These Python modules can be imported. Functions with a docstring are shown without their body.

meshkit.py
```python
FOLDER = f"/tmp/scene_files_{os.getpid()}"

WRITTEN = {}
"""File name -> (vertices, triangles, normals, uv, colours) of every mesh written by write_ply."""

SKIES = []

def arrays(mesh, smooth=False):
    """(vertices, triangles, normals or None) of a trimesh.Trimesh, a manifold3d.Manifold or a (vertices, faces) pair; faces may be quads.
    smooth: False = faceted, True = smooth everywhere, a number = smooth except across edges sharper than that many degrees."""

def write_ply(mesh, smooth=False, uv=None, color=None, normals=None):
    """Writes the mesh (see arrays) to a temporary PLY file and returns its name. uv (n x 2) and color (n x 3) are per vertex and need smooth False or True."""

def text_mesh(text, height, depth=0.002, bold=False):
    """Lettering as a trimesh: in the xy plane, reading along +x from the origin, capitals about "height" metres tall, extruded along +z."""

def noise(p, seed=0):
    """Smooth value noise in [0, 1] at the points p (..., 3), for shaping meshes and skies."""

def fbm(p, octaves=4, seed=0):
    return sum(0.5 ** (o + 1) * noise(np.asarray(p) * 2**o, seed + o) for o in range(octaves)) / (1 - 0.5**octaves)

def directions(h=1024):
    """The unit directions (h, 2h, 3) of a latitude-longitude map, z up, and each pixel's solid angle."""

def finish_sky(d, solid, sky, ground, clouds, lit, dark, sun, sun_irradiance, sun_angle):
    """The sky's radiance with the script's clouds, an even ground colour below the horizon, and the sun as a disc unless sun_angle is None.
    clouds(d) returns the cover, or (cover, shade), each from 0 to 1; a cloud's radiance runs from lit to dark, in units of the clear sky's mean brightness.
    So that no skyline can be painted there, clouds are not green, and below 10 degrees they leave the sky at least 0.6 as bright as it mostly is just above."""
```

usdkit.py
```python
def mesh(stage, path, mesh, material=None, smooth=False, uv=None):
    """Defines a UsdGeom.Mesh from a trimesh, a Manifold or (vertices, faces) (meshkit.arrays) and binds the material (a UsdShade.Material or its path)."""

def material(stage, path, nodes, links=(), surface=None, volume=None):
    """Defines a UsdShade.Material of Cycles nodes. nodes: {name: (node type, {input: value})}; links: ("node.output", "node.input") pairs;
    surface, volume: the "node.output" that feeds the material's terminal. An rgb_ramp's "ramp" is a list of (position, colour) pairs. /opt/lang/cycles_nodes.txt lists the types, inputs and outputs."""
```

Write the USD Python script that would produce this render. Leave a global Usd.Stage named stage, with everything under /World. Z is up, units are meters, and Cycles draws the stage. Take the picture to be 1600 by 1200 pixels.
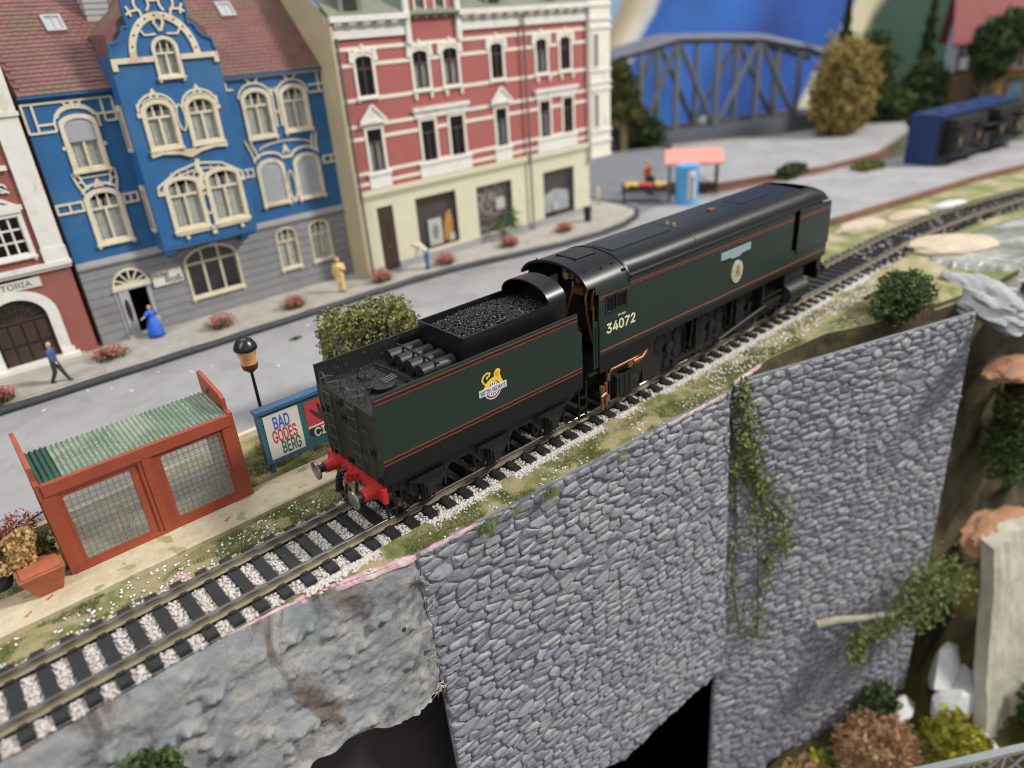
import math, numpy as np, trimesh, manifold3d, shapely
from shapely.geometry import Polygon, LineString, Point, box as sbox, MultiPolygon
from shapely.ops import unary_union
from shapely import affinity
from scipy.spatial import Voronoi
from pxr import Usd, UsdGeom, UsdLux, UsdShade, Gf, Vt
import usdkit, meshkit

# A model railway layout, built at its real size: all numbers below are millimetres, turned into metres by MM.
MM = 0.001
stage = Usd.Stage.CreateInMemory()
world = UsdGeom.Xform.Define(stage, '/World')
UsdGeom.Scope.Define(stage, '/World/Looks')

# ---------------------------------------------------------------- camera, light, exposure
cam = UsdGeom.Camera.Define(stage, '/World/Camera')
right, up, back = (0.74555372, -0.66312758, -0.06641889), (0.34405675, 0.2976272, 0.89052962), (-0.57076668, -0.68678954, 0.45005058)
eye = (-81.349, -174.898, 134.901)
m = Gf.Matrix4d(1)
for i, r in enumerate((right, up, back)):
    m.SetRow3(i, Gf.Vec3d(*r))
m.SetTranslateOnly(Gf.Vec3d(*[c * MM for c in eye]))
cam.AddTransformOp().Set(m)
cam.CreateHorizontalApertureAttr(9.8)
cam.CreateFocalLengthAttr(9.8 * 1120.2 / 1600)
cam.CreateFStopAttr(2.3)
cam.CreateFocusDistanceAttr(0.235)
cam.CreateClippingRangeAttr((0.01, 50))
cam.CreateExposureAttr(0.46)

def lamp(name, at, to, w, h, power, col):
    l = UsdLux.RectLight.Define(stage, '/World/' + name)
    z = np.array(at, float) - np.array(to, float); z /= np.linalg.norm(z)
    x = np.cross([0, 1, 0.01], z); x /= np.linalg.norm(x); y = np.cross(z, x)
    t = Gf.Matrix4d(1)
    for i, r in enumerate((x, y, z)):
        t.SetRow3(i, Gf.Vec3d(*r))
    t.SetTranslateOnly(Gf.Vec3d(*[c * MM for c in at]))
    l.AddTransformOp().Set(t)
    l.CreateWidthAttr(w * MM); l.CreateHeightAttr(h * MM); l.CreateIntensityAttr(power); l.CreateColorAttr(Gf.Vec3f(*col))
lamp('hall_lamp', (1500, -1120, 1640), (150, 60, 0), 340, 340, 150, (1, 0.965, 0.91))
lamp('hall_lamp_001', (-1100, -350, 1450), (150, 60, 0), 1500, 300, 10.5, (0.97, 0.98, 1.0))
lamp('hall_lamp_002', (300, 900, 2000), (250, 100, 0), 1800, 400, 6.0, (0.95, 0.97, 1.0))
lamp('hall_lamp_003', (250, -1900, 900), (250, 60, 0), 2400, 260, 1.6, (0.93, 0.96, 1.0))
dome = UsdLux.DomeLight.Define(stage, '/World/hall_ambience')
dm = usdkit.material(stage, '/World/Looks/hall_ambience', {'b': ('background_shader', {'color': (0.95, 0.97, 1.0), 'strength': 0.19})}, [], surface='b.background')
UsdShade.MaterialBindingAPI.Apply(dome.GetPrim()).Bind(dm)

# ---------------------------------------------------------------- materials
def mat(name, c, rough=0.5, var=0.12, vs=6, c2=None, bump=0.0, bs=1.0, metal=0.0, spec=0.5, specks=None, stains=None, island=0.0, ramp=None, coat=0.0, det=4, trans=0.0):
    """A plain procedural material. vs, bs: size in mm of the tone and relief grain; bump: relief in mm; specks: (size mm, share, colour) of dust."""
    n = {'g': ('geometry', {}), 'p': ('principled_bsdf', {'roughness': rough, 'metallic': metal, 'specular_ior_level': spec, 'coat_weight': coat}),
         'n': ('noise_texture', {'scale': 1000.0 / vs, 'detail': float(det), 'roughness': 0.6})}
    c = np.array(c, float); c2 = c * (1 + var) if c2 is None else np.array(c2, float)
    c1 = c * (1 - var) if ramp is None and np.allclose(c2, c * (1 + var)) else c
    n['r'] = ('rgb_ramp', {'ramp': ramp or [(0.3, tuple(c1)), (0.7, tuple(np.minimum(c2, 1)))]})
    k = [('g.position', 'n.vector'), ('n.fac', 'r.fac')]
    out = 'r.color'
    if island:
        n['h'] = ('hsv', {}); n['mr'] = ('map_range', {'from_min': 0.0, 'from_max': 1.0, 'to_min': 1 - island, 'to_max': 1 + island})
        k += [('g.random_per_island', 'mr.value'), ('mr.result', 'h.value'), (out, 'h.color')]; out = 'h.color'
    if specks:
        n['sn'] = ('noise_texture', {'scale': 1000.0 / specks[0], 'detail': 2.0})
        n['sr'] = ('map_range', {'from_min': specks[1], 'from_max': specks[1] + 0.04, 'clamp': True})
        n['sm'] = ('mix_color', {'b': specks[2]})
        k += [('g.position', 'sn.vector'), ('sn.fac', 'sr.value'), ('sr.result', 'sm.fac'), (out, 'sm.a')]; out = 'sm.result'
    if stains:
        n['tn'] = ('noise_texture', {'scale': 1000.0 / stains[0], 'detail': 5.0, 'roughness': 0.65, 'distortion': 0.5})
        n['tr'] = ('map_range', {'from_min': stains[1], 'from_max': stains[1] + 0.12, 'to_max': stains[3], 'clamp': True}); n['tm'] = ('mix_color', {'b': stains[2]})
        k += [('g.position', 'tn.vector'), ('tn.fac', 'tr.value'), ('tr.result', 'tm.fac'), (out, 'tm.a')]; out = 'tm.result'
    k.append((out, 'p.base_color'))
    if bump:
        n['bn'] = ('noise_texture', {'scale': 1000.0 / bs, 'detail': 5.0, 'roughness': 0.6}); n['b'] = ('bump', {'distance': bump * MM, 'strength': 1.0})
        k += [('g.position', 'bn.vector'), ('bn.fac', 'b.height'), ('b.normal', 'p.normal')]
    surf = 'p.BSDF'
    if trans:
        n['t'] = ('translucent_bsdf', {}); n['mx'] = ('mix_closure', {'fac': trans})
        k += [(out, 't.color'), ('p.BSDF', 'mx.closure1'), ('t.BSDF', 'mx.closure2')]; surf = 'mx.closure'
    return usdkit.material(stage, '/World/Looks/' + name, n, k, surface=surf)

def glass(name, tint=(0.85, 0.9, 0.88), rough=0.06):
    return usdkit.material(stage, '/World/Looks/' + name, {'t': ('transparent_bsdf', {'color': tint}), 'g': ('glossy_bsdf', {'color': (1, 1, 1), 'roughness': rough}), 'f': ('layer_weight', {'blend': 0.5}), 'w': ('math', {'math_type': 'power', 'value2': 4.0}), 'a': ('math', {'math_type': 'multiply_add', 'value2': 0.55, 'value3': 0.035}), 'm': ('mix_closure', {})},
                           [('f.facing', 'w.value1'), ('w.value', 'a.value1'), ('a.value', 'm.fac'), ('t.BSDF', 'm.closure1'), ('g.BSDF', 'm.closure2')], surface='m.closure')

DUST = (0.30, 0.28, 0.25)
M = dict(
    loco_green=mat('loco_green', (0.0155, 0.0285, 0.0195), 0.34, 0.06, 25, specks=(0.6, 0.715, (0.07, 0.08, 0.07)), bump=0.008, bs=0.7),
    loco_black=mat('loco_black', (0.006, 0.006, 0.007), 0.34, 0.15, 12, specks=(0.5, 0.70, (0.12, 0.11, 0.10)), bump=0.01, bs=0.6),
    roof_black=mat('roof_black', (0.007, 0.007, 0.009), 0.36, 0.15, 15, specks=(0.8, 0.74, (0.11, 0.10, 0.09)), bump=0.006, bs=0.5),
    deck_black=mat('deck_black', (0.008, 0.008, 0.009), 0.55, 0.3, 4, specks=(0.5, 0.655, (0.15, 0.13, 0.105)), bump=0.03, bs=0.5),
    ladder_green=mat('ladder_green', (0.035, 0.052, 0.041), 0.4, 0.1, 3),
    lining_dark=mat('lining_dark', (0.022, 0.004, 0.003), 0.45, 0.1, 3),
    cylinder_black=mat('cylinder_black', (0.011, 0.011, 0.013), 0.5, 0.2, 3),
    frame_black=mat('frame_black', (0.010, 0.010, 0.010), 0.5, 0.3, 3, bump=0.02, bs=0.5),
    rod_steel=mat('rod_steel', (0.022, 0.021, 0.020), 0.5, 0.2, 3, metal=0.5),
    coal=mat('coal', (0.016, 0.016, 0.018), 0.42, 0.4, 1.0, island=0.8, spec=0.5),
    lining_red=mat('lining_red', (0.30, 0.062, 0.035), 0.45, 0.08, 4),
    copper=mat('copper', (0.30, 0.12, 0.056), 0.38, 0.15, 2, metal=0.55),
    brass=mat('brass', (0.62, 0.42, 0.2), 0.35, 0.1, 2, metal=0.8),
    buffer_red=mat('buffer_red', (0.42, 0.022, 0.022), 0.42, 0.12, 3, specks=(0.6, 0.72, (0.30, 0.16, 0.14))),
    steel=mat('steel', (0.36, 0.33, 0.31), 0.3, 0.25, 1.5, metal=0.9),
    cream_digit=mat('cream_digit', (0.72, 0.68, 0.47), 0.5, 0.05, 3),
    crest_yellow=mat('crest_yellow', (0.78, 0.50, 0.03), 0.5, 0.1, 2, c2=(0.80, 0.56, 0.05)),
    crest_orange=mat('crest_orange', (0.72, 0.30, 0.03), 0.5, 0.1, 2),
    crest_white=mat('crest_white', (0.75, 0.75, 0.76), 0.5, 0.05, 2),
    crest_maroon=mat('crest_maroon', (0.22, 0.02, 0.045), 0.5, 0.05, 2),
    ink=mat('ink', (0.015, 0.014, 0.02), 0.6, 0.1, 2),
    plate_blue=mat('plate_blue', (0.34, 0.46, 0.46), 0.35, 0.1, 2, metal=0.3),
    pale_gold=mat('pale_gold', (0.50, 0.47, 0.29), 0.45, 0.15, 1.0),
    rail_side=mat('rail_side', (0.22, 0.18, 0.11), 0.5, 0.35, 5, metal=0.4, c2=(0.32, 0.28, 0.19)),
    rail_head=mat('rail_head', (0.42, 0.40, 0.37), 0.27, 0.25, 6, metal=0.95),
    rail_foot=mat('rail_foot', (0.48, 0.44, 0.31), 0.5, 0.25, 4, metal=0.3),
    sleeper=mat('sleeper', (0.013, 0.014, 0.014), 0.55, 0.25, 2.5, specks=(0.9, 0.70, (0.12, 0.12, 0.10)), bump=0.05, bs=0.8),
    ballast=mat('ballast', (0.66, 0.62, 0.56), 0.9, 0.15, 1.1, island=0.24, ramp=[(0.34, (0.52, 0.40, 0.34)), (0.45, (0.64, 0.58, 0.52)), (0.58, (0.72, 0.70, 0.68)), (0.7, (0.60, 0.52, 0.42))], bump=0.05, bs=0.3),
    white_stone=mat('white_stone', (0.76, 0.74, 0.71), 0.75, 0.1, 1, island=0.15),
    ballast_glue=mat('ballast_glue', (0.46, 0.42, 0.38), 0.95, 0.3, 1.2, bump=0.35, bs=0.8),
    plank=mat('plank', (0.44, 0.365, 0.24), 0.85, 0.14, 3.5, c2=(0.56, 0.485, 0.335), specks=(6.0, 0.60, (0.30, 0.29, 0.15)), bump=0.25, bs=1.5),
    kiosk_red=mat('kiosk_red', (0.30, 0.062, 0.030), 0.5, 0.10, 6, bump=0.05, bs=0.6, specks=(0.6, 0.75, (0.42, 0.16, 0.11))),
    roof_green=mat('roof_green', (0.125, 0.185, 0.125), 0.75, 0.2, 8, c2=(0.20, 0.25, 0.185), specks=(0.8, 0.62, (0.42, 0.44, 0.37)), stains=(16, 0.52, (0.30, 0.33, 0.27), 0.8), bump=0.06, bs=0.5),
    dark_green=mat('dark_green', (0.025, 0.085, 0.058), 0.6, 0.15, 3),
    wire=mat('wire', (0.33, 0.32, 0.30), 0.4, 0.15, 2, metal=0.5),
    kiosk_glass=usdkit.material(stage, '/World/Looks/kiosk_glass', {'t': ('transparent_bsdf', {'color': (0.92, 0.93, 0.91)}), 'd': ('diffuse_bsdf', {'color': (0.80, 0.78, 0.72)}), 'x': ('mix_closure', {'fac': 0.14}), 'g': ('glossy_bsdf', {'roughness': 0.12}), 'f': ('layer_weight', {'blend': 0.5}), 'w': ('math', {'math_type': 'power', 'value2': 4.0}), 'a': ('math', {'math_type': 'multiply_add', 'value2': 0.5, 'value3': 0.03}), 'm': ('mix_closure', {})}, [('f.facing', 'w.value1'), ('w.value', 'a.value1'), ('t.BSDF', 'x.closure1'), ('d.BSDF', 'x.closure2'), ('a.value', 'm.fac'), ('x.closure', 'm.closure1'), ('g.BSDF', 'm.closure2')], surface='m.closure'),
    smoke_glass=glass('smoke_glass', (0.22, 0.23, 0.24), 0.12),
    dark_glass=glass('dark_glass', (0.95, 0.96, 0.96), 0.10),
    curtain=mat('curtain', (0.74, 0.75, 0.68), 0.9, 0.2, 1.5, trans=0.3),
    interior=mat('interior', (0.025, 0.023, 0.022), 0.9, 0.2, 6),
    floor_grey=mat('floor_grey', (0.48, 0.47, 0.42), 0.85, 0.2, 5),
    terracotta=mat('terracotta', (0.36, 0.105, 0.05), 0.7, 0.15, 3, bump=0.05, bs=0.5),
    road=mat('road', (0.285, 0.278, 0.282), 0.8, 0.12, 34, stains=(26, 0.50, (0.20, 0.195, 0.20), 0.55), bump=0.04, bs=0.6, det=6),
    road_dark=mat('road_dark', (0.17, 0.173, 0.19), 0.8, 0.12, 20, bump=0.04, bs=0.6),
    pavement=mat('pavement', (0.30, 0.28, 0.235), 0.85, 0.22, 9, c2=(0.42, 0.39, 0.355), bump=0.06, bs=0.7),
    kerb=mat('kerb', (0.028, 0.031, 0.037), 0.6, 0.25, 4, specks=(1.3, 0.72, (0.25, 0.25, 0.25)), bump=0.12, bs=1.5),
    kerb_cream=mat('kerb_cream', (0.52, 0.45, 0.33), 0.8, 0.15, 3),
    board_brown=mat('board_brown', (0.155, 0.070, 0.045), 0.75, 0.2, 8, c2=(0.22, 0.115, 0.08), bump=0.08, bs=2),
    blue_wall=mat('blue_wall', (0.019, 0.108, 0.270), 0.52, 0.07, 14, bump=0.04, bs=1.2, stains=(24, 0.50, (0.045, 0.14, 0.27), 0.5)),
    cream_trim=mat('cream_trim', (0.60, 0.52, 0.37), 0.6, 0.10, 5, c2=(0.68, 0.61, 0.47), stains=(12, 0.54, (0.44, 0.30, 0.16), 0.6)),
    white_trim=mat('white_trim', (0.68, 0.66, 0.61), 0.6, 0.06, 6, stains=(11, 0.56, (0.50, 0.42, 0.29), 0.6)),
    grey_wall=mat('grey_wall', (0.225, 0.228, 0.235), 0.62, 0.07, 9, bump=0.03, bs=1, stains=(22, 0.52, (0.17, 0.16, 0.145), 0.5)),
    grey_light=mat('grey_light', (0.36, 0.36, 0.36), 0.6, 0.06, 5),
    tile=mat('tile', (0.145, 0.056, 0.048), 0.62, 0.22, 9, c2=(0.195, 0.088, 0.076), specks=(14.0, 0.56, (0.145, 0.085, 0.05)), bump=0.03, bs=0.6),
    slate=mat('slate', (0.15, 0.165, 0.125), 0.7, 0.12, 6),
    red_brick=mat('red_brick', (0.350, 0.096, 0.086), 0.68, 0.06, 6, stains=(20, 0.52, (0.30, 0.12, 0.10), 0.5), bump=0.05, bs=0.5),
    pale_cream=mat('pale_cream', (0.60, 0.57, 0.415), 0.68, 0.05, 12),
    band_cream=mat('band_cream', (0.71, 0.66, 0.57), 0.62, 0.05, 5),
    side_beige=mat('side_beige', (0.46, 0.385, 0.24), 0.75, 0.08, 15),
    plinth=mat('plinth', (0.30, 0.30, 0.31), 0.75, 0.08, 6),
    maroon_wall=mat('maroon_wall', (0.275, 0.090, 0.072), 0.62, 0.07, 10, bump=0.03, bs=1),
    door_brown=mat('door_brown', (0.045, 0.024, 0.017), 0.55, 0.2, 2),
    door_dark=mat('door_dark', (0.018, 0.014, 0.010), 0.5, 0.3, 3),
    sash_brown=mat('sash_brown', (0.055, 0.030, 0.026), 0.55, 0.2, 2),
    shutter=mat('shutter', (0.36, 0.37, 0.39), 0.6, 0.05, 3),
    pipe_grey=mat('pipe_grey', (0.11, 0.105, 0.105), 0.5, 0.1, 4),
    lamp_black=mat('lamp_black', (0.012, 0.012, 0.012), 0.32, 0.2, 2),
    lamp_amber=mat('lamp_amber', (0.60, 0.33, 0.12), 0.28, 0.15, 3, ramp=[(0.3, (0.52, 0.25, 0.07)), (0.7, (0.68, 0.42, 0.19))], coat=0.6),
    lamp_brown=mat('lamp_brown', (0.10, 0.032, 0.014), 0.35, 0.3, 1.5),
    sign_blue=mat('sign_blue', (0.045, 0.105, 0.19), 0.45, 0.12, 6),
    sign_teal=mat('sign_teal', (0.025, 0.115, 0.120), 0.5, 0.10, 4),
    paper=mat('paper', (0.60, 0.57, 0.50), 0.75, 0.05, 5),
    print_blue=mat('print_blue', (0.03, 0.10, 0.42), 0.7, 0.1, 2),
    print_red=mat('print_red', (0.42, 0.035, 0.045), 0.7, 0.1, 2),
    print_green=mat('print_green', (0.035, 0.10, 0.07), 0.7, 0.1, 2),
    stem=mat('stem', (0.12, 0.10, 0.06), 0.8, 0.2, 2),
    skin=mat('skin', (0.60, 0.36, 0.23), 0.6, 0.05, 2),
    hair=mat('hair', (0.05, 0.03, 0.02), 0.7, 0.2, 1),
    cloth_navy=mat('cloth_navy', (0.045, 0.085, 0.22), 0.7, 0.2, 2), cloth_dark=mat('cloth_dark', (0.022, 0.032, 0.028), 0.7, 0.2, 2),
    cloth_blue=mat('cloth_blue', (0.025, 0.12, 0.55), 0.6, 0.2, 2), cloth_jeans=mat('cloth_jeans', (0.05, 0.17, 0.36), 0.7, 0.15, 2),
    cloth_yellow=mat('cloth_yellow', (0.72, 0.50, 0.12), 0.65, 0.2, 3, c2=(0.74, 0.60, 0.28)), cloth_cream=mat('cloth_cream', (0.70, 0.58, 0.36), 0.65, 0.1, 2),
    cloth_white=mat('cloth_white', (0.72, 0.66, 0.58), 0.65, 0.1, 2), cloth_orange=mat('cloth_orange', (0.60, 0.14, 0.06), 0.65, 0.1, 2),
    stone_a=mat('stone_a', (0.208, 0.208, 0.238), 0.55, 0.2, 3, c2=(0.281, 0.278, 0.311), bump=0.32, bs=1.8, island=0.12, spec=0.45),
    stone_b=mat('stone_b', (0.255, 0.255, 0.283), 0.55, 0.2, 3, c2=(0.333, 0.328, 0.355), bump=0.32, bs=1.8, island=0.12, spec=0.45),
    stone_c=mat('stone_c', (0.172, 0.174, 0.205), 0.55, 0.2, 3, c2=(0.234, 0.234, 0.268), bump=0.32, bs=1.8, island=0.12, spec=0.45),
    stone_d=mat('stone_d', (0.281, 0.276, 0.286), 0.55, 0.2, 3, c2=(0.364, 0.354, 0.36), bump=0.32, bs=1.8, island=0.12, spec=0.45),
    mortar=mat('mortar', (0.19, 0.19, 0.205), 0.8, 0.25, 6, bump=0.1, bs=1),
    sheet_edge=mat('sheet_edge', (0.22, 0.22, 0.22), 0.7, 0.15, 5),
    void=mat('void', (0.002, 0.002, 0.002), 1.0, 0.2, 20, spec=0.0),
    plum=mat('plum', (0.050, 0.034, 0.035), 0.75, 0.15, 30, bump=0.1, bs=1.0),
    rock_white=mat('rock_white', (0.52, 0.52, 0.51), 0.8, 0.08, 9, bump=0.5, bs=4),
    rock_grey=mat('rock_grey', (0.30, 0.305, 0.31), 0.8, 0.25, 6, bump=0.5, bs=5),
    rock_beige=mat('rock_beige', (0.46, 0.375, 0.28), 0.8, 0.2, 12, bump=0.5, bs=4),
    rock_orange=mat('rock_orange', (0.36, 0.185, 0.105), 0.8, 0.25, 12, bump=0.6, bs=5),
    falls=mat('falls', (0.36, 0.335, 0.255), 0.38, 0.2, 14, c2=(0.50, 0.475, 0.39), bump=1.4, bs=11),
    bridge_grey=mat('bridge_grey', (0.105, 0.115, 0.14), 0.6, 0.1, 20),
    rail_metal=mat('rail_metal', (0.27, 0.29, 0.30), 0.4, 0.15, 6, metal=0.5),
    coach_blue=mat('coach_blue', (0.007, 0.030, 0.115), 0.42, 0.1, 20),
    brick_arch=mat('brick_arch', (0.22, 0.155, 0.08), 0.8, 0.25, 4, bump=0.2, bs=2),
    timber=mat('timber', (0.05, 0.032, 0.024), 0.7, 0.2, 6), plaster_white=mat('plaster_white', (0.55, 0.54, 0.52), 0.75, 0.1, 8),
    hut_ochre=mat('hut_ochre', (0.42, 0.24, 0.10), 0.7, 0.1, 10), hut_brown=mat('hut_brown', (0.12, 0.072, 0.045), 0.75, 0.25, 8),
    chalet_roof=mat('chalet_roof', (0.20, 0.045, 0.04), 0.65, 0.15, 8), pane_blue=mat('pane_blue', (0.16, 0.24, 0.28), 0.2, 0.15, 8),
    pillar_blue=mat('pillar_blue', (0.08, 0.32, 0.62), 0.5, 0.1, 6), awning=mat('awning', (0.68, 0.27, 0.22), 0.65, 0.08, 8),
    yellow_goods=mat('yellow_goods', (0.62, 0.44, 0.10), 0.6, 0.2, 2), red_goods=mat('red_goods', (0.52, 0.06, 0.05), 0.6, 0.2, 2),
)
# foliage: many small flakes, each with its own tone
def leafmat(name, stops, vs=5, isl=0.45, tr=0.15):
    return mat(name, (0.1, 0.1, 0.1), 0.75, 0.1, vs, ramp=stops, island=isl, trans=tr, spec=0.25)
L = dict(
    hedge=leafmat('hedge_leaf', [(0.30, (0.247, 0.099, 0.071)), (0.44, (0.280, 0.247, 0.083)), (0.55, (0.475, 0.574, 0.149)), (0.72, (0.800, 0.800, 0.295))], 4.5, 0.5),
    vine=leafmat('vine_leaf', [(0.3, (0.144, 0.197, 0.058)), (0.5, (0.276, 0.342, 0.110)), (0.72, (0.433, 0.486, 0.172))], 6),
    dark=leafmat('dark_leaf', [(0.3, (0.043, 0.072, 0.030)), (0.55, (0.097, 0.145, 0.053)), (0.75, (0.181, 0.242, 0.097))], 12),
    bush=leafmat('bush_leaf', [(0.3, (0.059, 0.098, 0.031)), (0.55, (0.128, 0.186, 0.059)), (0.75, (0.235, 0.304, 0.098))], 7),
    gold=leafmat('gold_leaf', [(0.3, (0.300, 0.216, 0.062)), (0.55, (0.574, 0.430, 0.131)), (0.75, (0.800, 0.660, 0.230))], 9),
    yellow=leafmat('yellow_leaf', [(0.3, (0.315, 0.302, 0.039)), (0.55, (0.656, 0.616, 0.079)), (0.75, (0.800, 0.800, 0.158))], 9),
    russet=leafmat('russet_leaf', [(0.3, (0.468, 0.226, 0.121)), (0.55, (0.800, 0.468, 0.257)), (0.75, (0.800, 0.786, 0.468))], 7),
    straw=leafmat('straw_leaf', [(0.3, (0.554, 0.343, 0.119)), (0.55, (0.739, 0.502, 0.211)), (0.75, (0.800, 0.634, 0.317))], 3, 0.25),
    flower=leafmat('flower_leaf', [(0.3, (0.373, 0.078, 0.078)), (0.47, (0.699, 0.202, 0.171)), (0.56, (0.745, 0.310, 0.139)), (0.62, (0.559, 0.248, 0.466)), (0.75, (0.800, 0.497, 0.171))], 2.2, 0.35),
    coral=leafmat('coral_leaf', [(0.3, (0.540, 0.135, 0.108)), (0.55, (0.783, 0.270, 0.216)), (0.75, (0.800, 0.446, 0.378))], 2.2, 0.3),
    low=leafmat('low_leaf', [(0.3, (0.080, 0.072, 0.032)), (0.55, (0.160, 0.184, 0.048)), (0.75, (0.304, 0.272, 0.112))], 2.5),
    grass=leafmat('grass_leaf', [(0.3, (0.138, 0.172, 0.041)), (0.55, (0.262, 0.290, 0.083)), (0.75, (0.469, 0.442, 0.179))], 6, 0.4),
    green=leafmat('fresh_leaf', [(0.3, (0.117, 0.195, 0.052)), (0.6, (0.208, 0.312, 0.091)), (0.8, (0.312, 0.429, 0.143))], 5, 0.35),
)

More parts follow.
